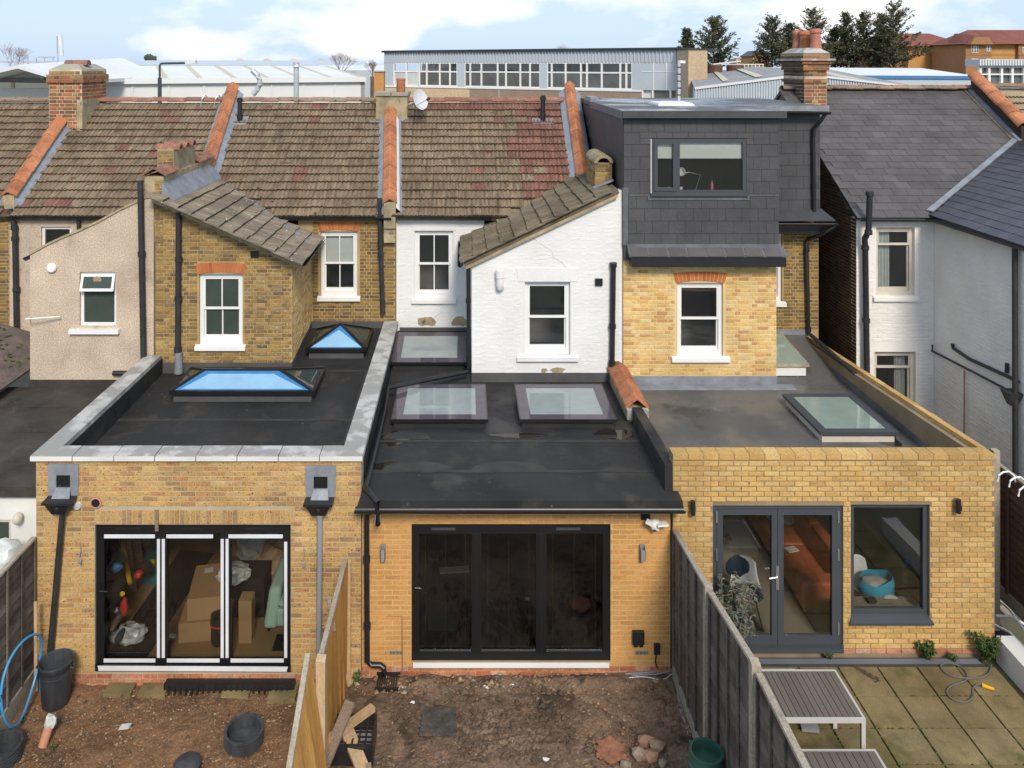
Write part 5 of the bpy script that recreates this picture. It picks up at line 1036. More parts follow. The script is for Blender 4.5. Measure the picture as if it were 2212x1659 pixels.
# ================================================================ house with the slate-hung dormer
hE = thing('terraced_house', 'yellow brick terraced house with a large grey slate-hung dormer', 'house', (5.5, YR, 0), 'terraced houses in the row')
YX = 11.985; RX0, RX1 = X3 + .012, X4
zrt = ZP(981, YX); d1 = (XP(1540, YX), XP(1821, YX), ZP(1411, YX), ZP(1092, YX)); d2 = (XP(1838, YX), XP(2008, YX), ZP(1343, YX), ZP(1090, YX))
wall(hE, '-y', YX, RX0, RX1, -.3, zrt - .004, 'mortar_dark', [d1, d2], thick=.22)
zb1 = ZP(1401, YX)
sp = lay('-y', RX0, RX1, zb1, zrt - .08, [d1, d2], jt=.011, seed=81)
set_bricks(hE, '-y', YX, sp, 'yellow_brick', objects=280, seed=82, proud=.007, wob=1.2)
set_bricks(hE, '-y', YX, lay('-y', RX0, RX1, zb1 - .075, zb1, [d1], seed=83), 'plinth_brick', seed=84, proud=.012, rest='plinth_courses')
nb = int((RX1 - RX0) / .2235); bw = (RX1 - RX0) / nb        # top course laid flat as coping
for i in range(nb):
    MB().box(RX0 + i * bw + .005, RX0 + (i + 1) * bw - .005, YX - .008 + random.uniform(-.002, .002), YX + .21, zrt - .078, zrt + random.uniform(-.002, .003)).build('coping_brick', 'yellow_brick', hE)
pz0, pz1 = zrt - .005, ZP(725, YR); yy0 = YX + .22
wall(hE, '+x', RX1, yy0, YR, -.3, [(yy0, pz0 - .07), (YR, pz1 - .07)], 'mortar_dark', thick=.2)
nb = 28
for i in range(nb):
    a = yy0 + (YR - yy0) * i / nb + .004; b = yy0 + (YR - yy0) * (i + 1) / nb - .004; za = pz0 + (pz1 - pz0) * i / nb; zb = pz0 + (pz1 - pz0) * (i + 1) / nb
    MB().hexa([(RX1 - .10, a, za - .068), (RX1 + .006, a, za - .068), (RX1 + .006, b, zb - .068), (RX1 - .10, b, zb - .068), (RX1 - .10, a, za), (RX1 + .006, a, za), (RX1 + .006, b, zb), (RX1 - .10, b, zb)]).build('coping_brick', 'yellow_brick', hE)
rzE = [(YX + .2, 2.60), (YB, 2.55), (YR, ZP(722, YR))]
sr = (XP(1776, 13.75), XP(1932, 13.75), 13.75, 15.3); sr2 = (6.05, 6.98, 16.6, 17.9)
dk = deck(hE, RX0 + .05, RX1 - .10, rzE, [(sr[0] + .1, sr[1] - .1, sr[2] + .1, sr[3] - .1), (sr2[0] + .1, sr2[1] - .1, sr2[2] + .1, sr2[3] - .1)], 'felt_grey', 'flat_roof')
MB().hexa([(RX1 - .22, yy0, 2.5), (RX1 - .112, yy0, 2.5), (RX1 - .112, YR, 2.5), (RX1 - .22, YR, 2.5), (RX1 - .16, yy0, pz0 - .10), (RX1 - .112, yy0, pz0 - .10), (RX1 - .112, YR, pz1 - .06), (RX1 - .16, YR, pz1 - .06)]).build('upstand', 'lead_dark', dk)
BY0, BY1 = XP(1346, YB), XP(1677, YB)
MB().box(BY0, BY1 + .01, YB - .02, YB - .004, 2.4, ZP(812, YB)).build('upstand', 'lead', dk)
MB().box(BY0, BY1 + .3, YB - .30, YB - .02, 2.53, 2.562).build('apron', 'lead', dk)
MB().box(BY1, RX1, YR - .02, YR - .004, 2.5, ZP(712, YR)).build('upstand', 'lead', dk)
ceiling(hE, RX0 + .18, RX1 - .2, YX + .22, YB + 1.5, 2.36, [(sr[0] + .1, sr[1] - .1, sr[2] + .1, sr[3] - .1)])
rooflight_flat(hE, *sr, 2.76, 2.74, closed=False, edge='grey_frame', mid='green_glass', kerb='cream_frame', frame='grey_frame', border=.10)
rooflight_flat(hE, *sr2, 2.86, 3.0, edge='green_glass', mid='green_glass', kerb='white_paint', frame='cement', border=.06)
q = MB()
for x, y, rx, ry in ((6.9, 13.35, .75, .16), (4.9, 13.2, .7, .08), (7.2, 14.0, .22, .5)):
    q.prism([(x + rx * math.cos(a) * random.uniform(.75, 1.1), y + ry * math.sin(a) * random.uniform(.75, 1.1), top_at(rzE, y) + .002) for a in [2 * math.pi * k / 20 for k in range(20)]], (0, 0, .003))
mp_ = mat('puddle', (0.02, 0.017, 0.014), rough=.06, grain=0, stain=.2, bump=0, spec=.5); q.build('puddle', 'puddle', dk, kind='stuff')
q = MB()
for x, y, rx, ry in ((2.55, 13.9, .35, .22), (-1.2, 13.75, .25, .3), (-1.15, 12.75, .5, .14), (.9, 13.85, .5, .10)):
    q.prism([(x + rx * math.cos(a) * random.uniform(.7, 1.1), y + ry * math.sin(a) * random.uniform(.7, 1.1), top_at(rzD, y) + .004) for a in [2 * math.pi * k / 20 for k in range(20)]], (0, 0, .003))
q.build('puddle', 'puddle', hD, kind='stuff')
q = MB()
for x, y, rx, ry in ((-4.9, 12.75, .6, .14),):
    q.prism([(x + rx * math.cos(a) * random.uniform(.7, 1.1), y + ry * math.sin(a) * random.uniform(.7, 1.1), top_at(rzC, y) + .004) for a in [2 * math.pi * k / 20 for k in range(20)]], (0, 0, .003))
q.build('puddle', 'puddle', hC, kind='stuff')
pipe(hE, [P(1752, 724, YR - .3), P(1846, 806, 15.9)], .045, 'black_iron', 'roof_pipe')
# glazed doors and window
def leaf_door(x0, x1, z0, z1, y, par, nm):
    o = bars(MB(), x0, x1, z0, z1, y, y + .06, .085, tb=.15).build(nm, 'grey_frame', par)
    MB().box(x0 + .08, x1 - .08, y + .03, y + .045, z0 + .145, z1 - .08).build('pane', 'door_glass', o); return o
fd = bars(MB(), *d1, YX + .03, YX + .11, .065, tb=.03).build('french_door', 'grey_frame', hE)
xm = XP(1681, YX)
la = leaf_door(d1[0] + .067, xm - .003, d1[2] + .09, d1[3] - .067, YX + .02, fd, 'door_leaf'); lb = leaf_door(xm + .003, d1[1] - .067, d1[2] + .09, d1[3] - .067, YX + .02, fd, 'door_leaf')
MB().hexa([P(1537, 1411, YX - .08), P(1823, 1411, YX - .08), P(1823, 1411, YX + .02), P(1537, 1411, YX + .02), P(1537, 1401, YX - .08), P(1823, 1401, YX - .08), P(1821, 1392, YX + .02), P(1540, 1392, YX + .02)]).build('threshold', 'grey_frame', fd)
q = MB(); q.box(xm - .03, xm + .015, YX + .004, YX + .02, ZP(1275, YX), ZP(1225, YX)); q.tube([P(1679, 1247, YX + .0), P(1679, 1247, YX - .05), P(1662, 1250, YX - .05)], .010, 6); q.build('handle', 'steel', fd)
for zz in (1118, 1200, 1360):
    for xx in (d1[0] + .06, d1[1] - .06): MB().box(xx - .012, xx + .012, YX + .006, YX + .03, ZP(zz + 12, YX), ZP(zz - 12, YX)).build('hinge', 'steel', fd)
wn_ = bars(MB(), d2[0], d2[1], d2[2] + .08, d2[3], YX + .05, YX + .12, .07).build('window', 'grey_frame', hE)
MB().box(d2[0] + .066, d2[1] - .066, YX + .08, YX + .095, d2[2] + .146, d2[3] - .066).build('pane', 'door_glass', wn_)
MB().hexa([(d2[0] - .03, YX - .07, d2[2] - .01), (d2[1] + .03, YX - .07, d2[2] - .01), (d2[1] - .003, YX + .05, d2[2] + .03), (d2[0] + .003, YX + .05, d2[2] + .03), (d2[0] - .03, YX - .07, d2[2] + .02), (d2[1] + .03, YX - .07, d2[2] + .02), (d2[1] - .003, YX + .05, d2[2] + .08), (d2[0] + .003, YX + .05, d2[2] + .08)]).build('sill', 'grey_frame', wn_)
for a, b in ((1497, 1098), (2070, 1094)):
    q = MB(); q.lathe([(.0, 0), (.036, 0), (.036, .2), (0, .2)], P(a, b + 14, YX - .085), 14); q.box(XP(a - 3, YX), XP(a + 3, YX), YX - .06, YX - .007, ZP(b + 5, YX), ZP(b - 5, YX)); q.build('wall_light', 'black_plastic', hE, smooth=True)
# living room
q = MB(); q.box(RX0 + .2, RX1 - .22, YX + .11, YB + 1.5, .16, .245); q.build('room_floor', 'tile_floor', hE)
q = MB(); q.box(RX0 + .18, RX0 + .2, YX + .22, YB + 1.5, .1, 2.44); q.box(RX1 - .24, RX1 - .2, YX + .22, YB + 1.5, .1, 2.44); q.box(RX0 + .2, RX1 - .24, YB + 1.5, YB + 1.6, .1, 2.44); q.build('room_wall', 'room_pale', hE)
# outrigger of pale brick
w4 = (XP(1463, YB), XP(1562, YB), ZP(770, YB), ZP(611, YB)); zt4 = ZP(560, YB)
wall(hE, '-y', YB, BY0, BY1, 2.3, zt4, 'mortar_yellow', [w4])
set_bricks(hE, '-y', YB, lay('-y', BY0, BY1, ZP(811, YB), zt4, [(w4[0] - .05, w4[1] + .05, w4[2] - .1, w4[3] + .23)], H=.076, jt=.012, bond='flemish', seed=91), 'pale_brick', seed=92, proud=.007, wob=1.6, objects=20)
wall(hE, '+x', BY1, YB + .25, YR, 2.3, zt4, 'mortar_yellow')
wall(hE, '-x', BY0 - .001, YB + .25, YR, 2.3, 6.4, 'mortar_yellow')
arch(hE, w4[0] - .03, w4[1] + .03, w4[3] - .01, w4[3] + .20, YB, .05, n=13, mort='mortar_yellow')
sash(hE, *w4, YB, bars_v=0, sill_ext=.12)
# exposed brick margin between white wall and dormer
wall(hE, '-y', YB + .001, BY0, XP(1357, YB), zt4, ZP(405, YB), 'mortar_old')
set_bricks(hE, '-y', YB + .001, lay('-y', BY0, XP(1357, YB), zt4, ZP(405, YB), (), H=.076, jt=.014, seed=95), 'old_brick', seed=96, proud=.006)
# rear wall, window at its side
w5 = (XP(1630, YR), XP(1690, YR), ZP(652, YR), ZP(505, YR))
wall(hE, '-y', YR, BY1 - .6, XP(1768, YR), 2.6, ZP(492, YR), 'mortar_old', [w5])
set_bricks(hE, '-y', YR, lay('-y', XP(1660, YR), XP(1768, YR), ZP(712, YR), ZP(494, YR), [(w5[0], w5[1] + .02, w5[2] - .1, w5[3] + .2)], H=.076, jt=.017, bond='flemish', seed=97), 'rear_brick', seed=98, proud=.008, wob=2)
sash(hE, *w5, YR)
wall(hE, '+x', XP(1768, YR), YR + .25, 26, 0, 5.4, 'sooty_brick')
# the dormer: front, cheek, set-back right part
YD = YB - .06; DX0, DX1 = XP(1347, YD), XP(1682, YD); ZD0, ZD1 = ZP(530, YD), ZP(256, YD); YS = 18.22; DX2 = XP(1771, YS)
wd = (XP(1407, YD), XP(1612, YD), ZP(419, YD), ZP(300, YD))
dm = wall(hE, '-y', YD, DX0, DX1, ZD0 - .3, ZD1, 'slate_new', [wd], name='dormer', thick=.2)
kd = lambda p: DX0 + .02 < p.x < DX1 + .02 and p.z < ZD1 + .02 and p.z > ZD0 and not (wd[0] - .06 < p.x < wd[1] + .06 and wd[2] - .12 < p.z < wd[3] + .04)
def hang(x0, x1, z0, z1, y, holes, w=.325, g=.247):
    """rows of hung slates, cut at the edges and round the window"""
    j = 0; z = z0
    while z < z1:
        u = x0 - (w / 2 if j % 2 else 0)
        while u < x1:
            for a, b in [(max(u, x0), min(u + w, x1))]:
                segs = [(a, b, z, min(z + g, z1))]
                for h in holes:
                    ns = []
                    for (s0, s1, t0, t1) in segs:
                        if s1 <= h[0] or s0 >= h[1] or t1 <= h[2] or t0 >= h[3]: ns.append((s0, s1, t0, t1)); continue
                        if t0 < h[2]: ns.append((s0, s1, t0, h[2]))
                        if t1 > h[3]: ns.append((s0, s1, h[3], t1))
                        if s0 < h[0]: ns.append((s0, h[0], max(t0, h[2]), min(t1, h[3])))
                        if s1 > h[1]: ns.append((h[1], s1, max(t0, h[2]), min(t1, h[3])))
                    segs = ns
                for s0, s1, t0, t1 in segs:
                    if s1 - s0 < .02 or t1 - t0 < .02: continue
                    piece('slate', HS, dm, ((s0 + s1) / 2, y, t0), None, (s1 - s0 - .005, 1, t1 - t0 + .012))
            u += w
        z += g; j += 1
q = MB(); q.hexa([(-.5, -.022, 0), (.5, -.022, 0), (.5, -.010, 0), (-.5, -.010, 0), (-.5, -.010, 1), (.5, -.010, 1), (.5, -.002, 1), (-.5, -.002, 1)]); HS = q.mesh('hung_slate', 'slate_new')
hang(XP(1357, YD), DX1, ZD0, ZP(418, YD), YD, [(wd[0], wd[1], wd[2], wd[3] + .02)])
hang(DX0, DX1, ZP(418, YD), ZD1, YD, [(wd[0], wd[1], wd[2] - .1, wd[3] + .02)])
MB().box(XP(1345, YD), XP(1357, YD) - .004, YD - .022, YD - .004, ZD0, ZP(405, YD)).build('flashing', 'lead_dark', dm)
# window
fw = bars(MB(), *wd, YD - .01, YD + .09, .075).build('window', 'grey_frame', dm)
xm2 = XP(1463, YD)
MB().box(xm2 - .05, xm2 + .05, YD - .008, YD + .088, wd[2] + .075, wd[3] - .075).build('mullion', 'grey_frame', fw)
bars(MB(), wd[0] + .05, xm2 - .02, wd[2] + .06, wd[3] - .03, YD - .03, YD + .03, .07).build('casement', 'grey_frame', fw)
MB().box(wd[0] + .11, xm2 - .08, YD + .02, YD + .028, wd[2] + .12, wd[3] - .09).build('pane', 'window_glass', fw); MB().box(xm2 + .05, wd[1] - .07, YD + .02, YD + .028, wd[2] + .07, wd[3] - .07).build('pane', 'window_glass', fw)
MB().box(wd[0] + .09, xm2 - .03, YD + .06, YD + .07, ZP(343, YD), wd[3]).build('blind', 'blind', fw); MB().box(xm2 + .03, wd[1] - .05, YD + .06, YD + .07, ZP(343, YD), wd[3]).build('blind', 'blind', fw)
MB().hexa([(wd[0] - .02, YD - .09, wd[2] - .03), (wd[1] + .02, YD - .09, wd[2] - .03), (wd[1] + .02, YD, wd[2] - .03), (wd[0] - .02, YD, wd[2] - .03), (wd[0] - .02, YD - .09, wd[2]), (wd[1] + .02, YD - .09, wd[2]), (wd[1] + .02, YD, wd[2] + .03), (wd[0] - .02, YD, wd[2] + .03)]).build('sill', 'grey_frame', fw)
MB().box(wd[0] - .08, wd[1] + .06, YD - .034, YD - .024, wd[2] - .12, wd[2] - .035).build('flashing', 'lead_dark', dm)
MB().box(wd[0] - .018, wd[0] - .004, YD - .03, YD - .02, wd[2], wd[3]).build('sealant', 'white_frame', dm)
room(hE, *wd, YD, depth=2.2, m='room_blue')
# cheek facing the white house
ck_top = ZP(254, YD); pts = [(DX0, YD, 6.2), (DX0, YR + .6, 6.2), (DX0, YG, ZG - .1), (DX0, YG, ck_top), (DX0, YD, ck_top)]
MB().prism([(DX0 + .0, p[1], p[2]) for p in pts], (.2, 0, 0)).build('dormer_cheek', 'slate_new', dm)
rnq = random.Random(5); g = .247; w = .325; j = 0; z = ZP(418, YD) - g
q = MB(); q.hexa([(-.5, -.016, 0), (.5, -.016, 0), (.5, -.006, 0), (-.5, -.006, 0), (-.5, -.008, 1), (.5, -.008, 1), (.5, -.001, 1), (-.5, -.001, 1)]); HC = q.mesh('cheek_slate', 'slate_new')
while z < ck_top:
    y = YD - (w / 2 if j % 2 else 0)
    while y < YG:
        a, b = max(y, YD), y + w
        if z + .06 > mz((a + b) / 2) and b - a > .05: piece('slate', HC, dm, (DX0, (a + b) / 2, z), (0, 0, R(-90)), (b - a - .005, 1, min(g, ck_top - z) + .01))
        y += w
    z += g; j += 1
# set-back part
wall(dm, '-y', YS, DX1 - .1, DX2, ZP(462, YS), ZP(247, YS), 'slate_new', name='dormer_side')
hang(DX1 + .0, DX2, ZP(456, YS), ZP(249, YS), YS, [], w=.33, g=.26)
wall(dm, '+x', DX1 - .001, YD + .2, YS, ZD0 - .3, ZD1, 'slate_new', name='dormer_cheek', thick=.15)
wall(dm, '+x', DX2, YS + .25, YG, 5.5, ZD1, 'slate_new', name='dormer_cheek', thick=.15)
# flat dormer roof with its edge trim
zr = ZP(241, 16.05); 
rf = MB(); rf.hexa([(DX0 - .03, 16.10, zr - .10), (DX1 + .07, 16.10, zr - .10), (DX1 + .07, YG + .1, zr - .10), (DX0 - .03, YG + .1, zr - .10), (DX0 - .03, 16.10, zr), (DX1 + .07, 16.10, zr), (DX1 + .07, YG + .1, zr + .02), (DX0 - .03, YG + .1, zr + .02)])
dr_ = rf.build('dormer_roof', 'felt_grey', dm)
MB().hexa([(DX1 + .072, 18.02, zr - .10), (DX2 + .08, 18.02, zr - .10), (DX2 + .08, YG + .1, zr - .10), (DX1 + .072, YG + .1, zr - .10), (DX1 + .072, 18.02, zr + .002), (DX2 + .08, 18.02, zr + .002), (DX2 + .08, YG + .1, zr + .02), (DX1 + .072, YG + .1, zr + .02)]).build('dormer_roof', 'felt_grey', dm)
MB().box(DX0 - .05, DX1 + .09, 16.05, 16.10, zr - .13, zr + .012).build('edge_trim', 'slate_new', dm)
MB().box(DX0 - .055, DX0 - .03, 16.10, 20.2, zr - .15, zr + .012).build('edge_trim', 'lead_dark', dm)
MB().box(DX1 + .1, DX2 + .10, 17.97, 18.02, zr - .10, zr + .014).build('edge_trim', 'lead', dm)
gutter(dm, (DX1 + .02, 17.93, zr - .10), (DX2 + .10, 17.93, zr - .12))
pipe(dm, [(DX2 + .02, 17.95, zr - .14), P(1771, 264, 18.0), P(1758, 276, 18.12), P(1757, 300, 18.13), P(1759, 462, 18.13)], .04, 'black_plastic', 'downpipe', collars=[(P(1758, 290, 18.13), (0, 0, 1)), (P(1758.5, 400, 18.13), (0, 0, 1))])
# aprons below both fronts
q = MB(); a0, a1 = XP(1356, YD), XP(1682, YD)
MB().hexa([(a0 - .02, YD - .26, ZP(556, YD - .26)), (a1 + .10, YD - .26, ZP(556, YD - .26)), (a1 + .02, YD, ZD0 - .07), (a0 - .02, YD, ZD0 - .07), (a0 - .02, YD - .26, ZP(553, YD - .26) + .01), (a1 + .10, YD - .26, ZP(553, YD - .26) + .01), (a1 + .02, YD - .022, ZD0 + .03), (a0 - .02, YD - .022, ZD0 + .03)]).build('apron', 'lead_dark', dm)
for k in range(8):
    x = a0 + (a1 - a0) * (k + .5) / 8; MB().hexa([(x - .165, YD - .275, ZP(556, YD - .26) + .015), (x + .165, YD - .275, ZP(556, YD - .26) + .015), (x + .165, YD - .12, ZD0 - .0 - .04), (x - .165, YD - .12, ZD0 - .04), (x - .165, YD - .275, ZP(556, YD - .26) + .03), (x + .165, YD - .275, ZP(556, YD - .26) + .03), (x + .165, YD - .12, ZD0 - .02), (x - .165, YD - .12, ZD0 - .02)]).build('slate', 'slate_grey', dm)
MB().box(a0 + .03, a1 + .06, YD - .24, YD - .0, ZP(577, YD - .24), ZP(557, YD - .24)).build('fascia', 'black_plastic', dm)
MB().hexa([(DX1, 17.85, ZP(478, 17.85)), (DX2 + .18, 17.85, ZP(478, 17.85)), (DX2 + .02, YS, ZP(455, YS) - .05), (DX1, YS, ZP(455, YS) - .05), (DX1, 17.85, ZP(475, 17.85)), (DX2 + .18, 17.85, ZP(475, 17.85)), (DX2 + .02, YS, ZP(450, YS)), (DX1, YS, ZP(450, YS))]).build('apron', 'slate_new', dm)
gutter(hE, (DX1 - .1, 17.80, ZP(483, 17.8)), (DX2 + .22, 17.80, ZP(483, 17.8)), m='black_plastic')
MB().box(DX1 - .2, DX2 + .05, 18.0, 18.36, ZP(503, 18.1), ZP(486, 18.1)).build('fascia', 'black_plastic', hE)
pipe(hE, [(DX2 + .2, 17.82, ZP(486, 17.8)), P(1785, 500, 17.85), P(1780, 505, 17.9), P(1746, 517, YR - .08), P(1742, 525, YR - .08), P(1747, 722, YR - .08)], .042, 'black_plastic', 'downpipe', collars=[(P(1743, 540, YR - .08), (0, 0, 1)), (P(1747, 712, YR - .08), (0, 0, 1))])
# back slope to close the roof
sheet(hE, [(PW[3](YG), YG, ZG), (DX2, YG, ZG), (DX2, YG + 4, 5.6), (PW[3](YG), YG + 4, 5.6)], .12, 'roof_tile', 'roof')
wall(hE, '-y', YG + .0, PW[3](YG), DX2, 6.0, ZG, 'slate_new', name='ridge_wall', thick=.1)
# things on the dormer roof
bx = thing('roof_hatch', 'flat white hatch on the grey dormer roof below the aerial', 'hatch', (XP(1458, 18.4), 18.4, zr)); MB().box(XP(1424, 18.0), XP(1497, 18.0), 18.0, 18.9, zr + .012, zr + .075).build('cover', 'white_plastic', bx); MB().box(XP(1424, 18.0) - .03, XP(1497, 18.0) + .03, 17.97, 18.93, zr + .008, zr + .045).build('kerb', 'white_frame', bx)
kb = thing('rooflight_upstand', 'low grey upstand at the parapet end of the dormer roof', 'rooflight', (XP(1290, 20.4), 20.4, zr)); MB().box(XP(1276, 20.0), XP(1372, 20.0) - .9, 20.0, 21.0, zr, zr + .12).build('kerb', 'lead', kb)
an = thing('aerial_mast', 'thin grey aerial mast with clamps on the dormer roof', 'aerial', P(1466, 219, 18.9))
b_ = P(1467, 219, 18.9); t_ = P(1467, 130, 18.9)
MB().tube([b_, t_], .035, 8).build('mast', 'galvanised', an, smooth=True); MB().beam(P(1467, 133, 18.9), P(1480, 134, 18.9), .05, .06).build('camera_head', 'white_plastic', an)
for v in (145, 160, 175, 190, 205): MB().tube([P(1467, v, 18.9) - Vector((0, 0, .012)), P(1467, v, 18.9) + Vector((0, 0, .012))], .045, 8).build('clamp', 'black_plastic', an)

# ================================================================ white house with the slate roof beyond the passage
hF = thing('terraced_house', 'cream painted house with dark slate roofs beyond the dark side passage', 'house', (10, 17.8, 0), 'terraced houses in the row')
YW = 17.8; FX0, FX1 = XP(1850, YW), XP(2018, YW); FE = ZP(467, YW - .1); FR = ZP(195, 22.0); FT = (FR - FE) / (22.0 - (YW - .1))
def fz(y): return FE + FT * (y - YW + .1)
def SF(px, py, dz=0.0):
    k = (py - HY) / F; Y = (CZ - FE + FT * (YW - .1) - dz) / (FT + k); return P(px, py, Y)
wgk = .40
def wgz(x): return FE + .04 + wgk * (x - FX1 + .12)
w6 = (XP(1893, YW), XP(1976, YW), ZP(640, YW), ZP(491, YW)); w7 = (XP(1889, YW), XP(1978, YW), ZP(900, YW), ZP(760, YW))
wall(hF, '-y', YW, FX0, FX1 + .1, 0, FE - .05, 'cream_paint', [w6, w7])
set_bricks(hF, '-y', YW, lay('-y', FX0, FX1, 1.0, FE - .1, [(w6[0] - .05, w6[1] + .05, w6[2] - .12, w6[3] + .2), (w7[0] - .05, w7[1] + .05, w7[2] - .1, w7[3] + .2)], H=.076, jt=.008, seed=101), 'cream_paint', seed=102, proud=.004, wob=1.4)
for i, w_ in enumerate((w6, w7)):
    f = sash(hF, *w_, YW, bars_v=0, frame='cream_frame', sillm='cream_paint', split=.74, recess=.09, sill_ext=.08)
    cx_ = (w_[0] + .10, w_[0] + .42) if i == 0 else (w_[1] - .35, w_[1] - .1)
    q = MB(); n = 14
    for k in range(n):
        a = cx_[0] + (cx_[1] - cx_[0]) * k / n; b = cx_[0] + (cx_[1] - cx_[0]) * (k + 1) / n; o1 = .02 * math.sin(k * 1.9); o2 = .02 * math.sin((k + 1) * 1.9)
        q.quad((a, YW + .24 + o1, w_[2]), (b, YW + .24 + o2, w_[2]), (b, YW + .24 + o2, w_[3]), (a, YW + .24 + o1, w_[3]))
    q.build('curtain', 'curtain', f)
# gable towards the passage
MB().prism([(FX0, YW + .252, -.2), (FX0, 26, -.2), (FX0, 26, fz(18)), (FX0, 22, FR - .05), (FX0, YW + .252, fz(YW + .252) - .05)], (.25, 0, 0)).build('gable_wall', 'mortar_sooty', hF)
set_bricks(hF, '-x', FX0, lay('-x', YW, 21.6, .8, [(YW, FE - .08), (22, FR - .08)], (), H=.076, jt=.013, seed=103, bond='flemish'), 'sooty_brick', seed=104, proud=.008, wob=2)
# wing
wall(hF, '-x', FX1, 14.7, YW, -.2, FE - .05, 'cream_paint')
set_bricks(hF, '-x', FX1, lay('-x', 14.72, YW, 1.2, FE - .1, (), H=.076, jt=.008, seed=105), 'cream_paint', seed=106, proud=.004, wob=1.4)
MB().hexa([(FX1 + .25, 14.7, -.2), (FX1 + 4, 14.7, -.2), (FX1 + 4, 14.9, -.2), (FX1 + .25, 14.9, -.2), (FX1 + .25, 14.7, FE), (FX1 + 4, 14.7, wgz(FX1 + 3.8)), (FX1 + 4, 14.9, wgz(FX1 + 3.8)), (FX1 + .25, 14.9, FE)]).build('wall', 'cream_paint', hF)
rf1 = sheet(hF, [(FX0 - .05, YW - .14, fz(YW - .14)), (16.5, YW - .14, fz(YW - .14)), (16.5, 22, FR), (FX0 - .05, 22, FR)], .08, 'slate_grey', 'roof')
sheet(hF, [(FX0 - .05, 22, FR - .001), (16.5, 22, FR - .001), (16.5, 26, fz(18)), (FX0 - .05, 26, fz(18))], .08, 'slate_grey', 'roof')
rf2 = sheet(hF, [(FX1 - .16, 14.6, wgz(FX1 - .16)), (FX1 - .16, 21.5, wgz(FX1 - .16)), (FX1 + 4.2, 21.5, wgz(FX1 + 4.2)), (FX1 + 4.2, 14.6, wgz(FX1 + 4.2))], .08, 'slate_wet', 'roof')
pA, pB = SF(2215, 275, .42), SF(2105, 166, .42); PF = line(pA, pB)
slates(rf1, (FX0 - .06, YW - .16, fz(YW - .16) + .004), (1, 0, 0), (0, 1, FT), 26, 22, lambda p: p.x > FX0 - .04 and p.y < 21.95 and (p.x < FX1 - .1 or p.z > wgz(p.x) - .02) and p.x < PF(p.y) - .1, 'slate_grey', w=.33, g=.245, limit=180)
slates(rf2, (FX1 - .18, 20.9, wgz(FX1 - .18) + .004), (0, -1, 0), (1, 0, wgk), 26, 19, lambda p: (p.z > fz(p.y) - .02 or p.y < YW - .1) and p.y > 14.65, 'slate_wet', w=.32, g=.24, limit=120)
va = Vector((FX1 - .1, YW - .1, FE + .07)); xv = 14.0; vb = Vector((xv, YW - .1 + (wgz(xv) - FE) / FT, wgz(xv) + .06)); va = Vector((FX1 - .12, YW - .1 + (wgz(FX1 - .12) - FE) / FT, wgz(FX1 - .12) + .06))
MB().beam(va, vb, .13, .03, up=(-wgk, -FT, 2)).build('valley', 'lead', hF)
ridge_run(hF, (FX0, 22, FR + .02), (PF(22) - .1, 22, FR + .02), 'ridge_concrete', hw=.15, h=.09, name='ridge_tile', rnd=True, lift=.03)
gutter(hF, (FX0, YW - .2, FE - .04), (FX1 - .1, YW - .2, FE - .05), m='black_iron'); gutter(hF, (FX1 - .22, YW - .1, FE - .03), (FX1 - .22, 14.6, FE + .0), m='black_iron')
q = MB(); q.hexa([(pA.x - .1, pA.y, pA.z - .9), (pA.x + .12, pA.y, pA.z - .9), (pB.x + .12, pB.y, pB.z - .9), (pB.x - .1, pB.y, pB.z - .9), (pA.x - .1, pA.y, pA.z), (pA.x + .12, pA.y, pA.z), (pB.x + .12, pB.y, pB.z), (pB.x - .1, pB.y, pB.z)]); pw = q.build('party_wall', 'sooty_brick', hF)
ridge_run(pw, pA, pB, 'clay', hw=.2, h=.14, rnd=True, ln=.46)
qa = pA - Vector((.13, 0, .36)); qb = pB - Vector((.13, 0, .36)); MB().beam(qa, qb, .12, .10).build('flashing', 'lead', pw)
pipe(hF, [P(1879, 415, YW - .32), P(1876, 500, YW - .32), P(1868, 516, YW - .20), P(1869, 530, YW - .14), P(1873, 820, YW - .14)], .062, 'black_iron', 'soil_pipe', collars=[(P(1878.5, 418, YW - .32), (0, 0, 1)), (P(1876, 502, YW - .32), (0, 0, 1)), (P(1869, 535, YW - .14), (0, 0, 1)), (P(1871, 692, YW - .14), (0, 0, 1))])
def wp_(a, b, o=.05): v = PX(a, b, FX1); return Vector((FX1 - o, v.y, v.z))
pipe(hF, [wp_(2062, 742), wp_(2064, 752), wp_(2098, 775), wp_(2180, 812), wp_(2205, 825)], .035, 'black_iron', 'waste_pipe')
pipe(hF, [wp_(2181, 785), wp_(2180, 805)], .035, 'black_iron', 'waste_pipe')
pipe(hF, [wp_(2019, 745), wp_(2018, 758), wp_(2120, 810), wp_(2205, 855)], .022, 'black_iron', 'waste_pipe', n=6)
pipe(hF, [wp_(2088, 800), wp_(2088, 900), wp_(2087, 960)], .016, 'copper', 'copper_pipe', n=6)
pipe(hF, [wp_(2204, 520, .1), wp_(2205, 1050, .1)], .05, 'black_iron', 'downpipe')
q = MB(); v = wp_(2200, 845, .12); q.hexa([v + Vector((a, b, c)) for c, k in ((-.25, .06), (0, .14)) for a, b in ((-k, -k), (k, -k), (k, k), (-k, k))]); q.build('hopper', 'black_iron', hF)
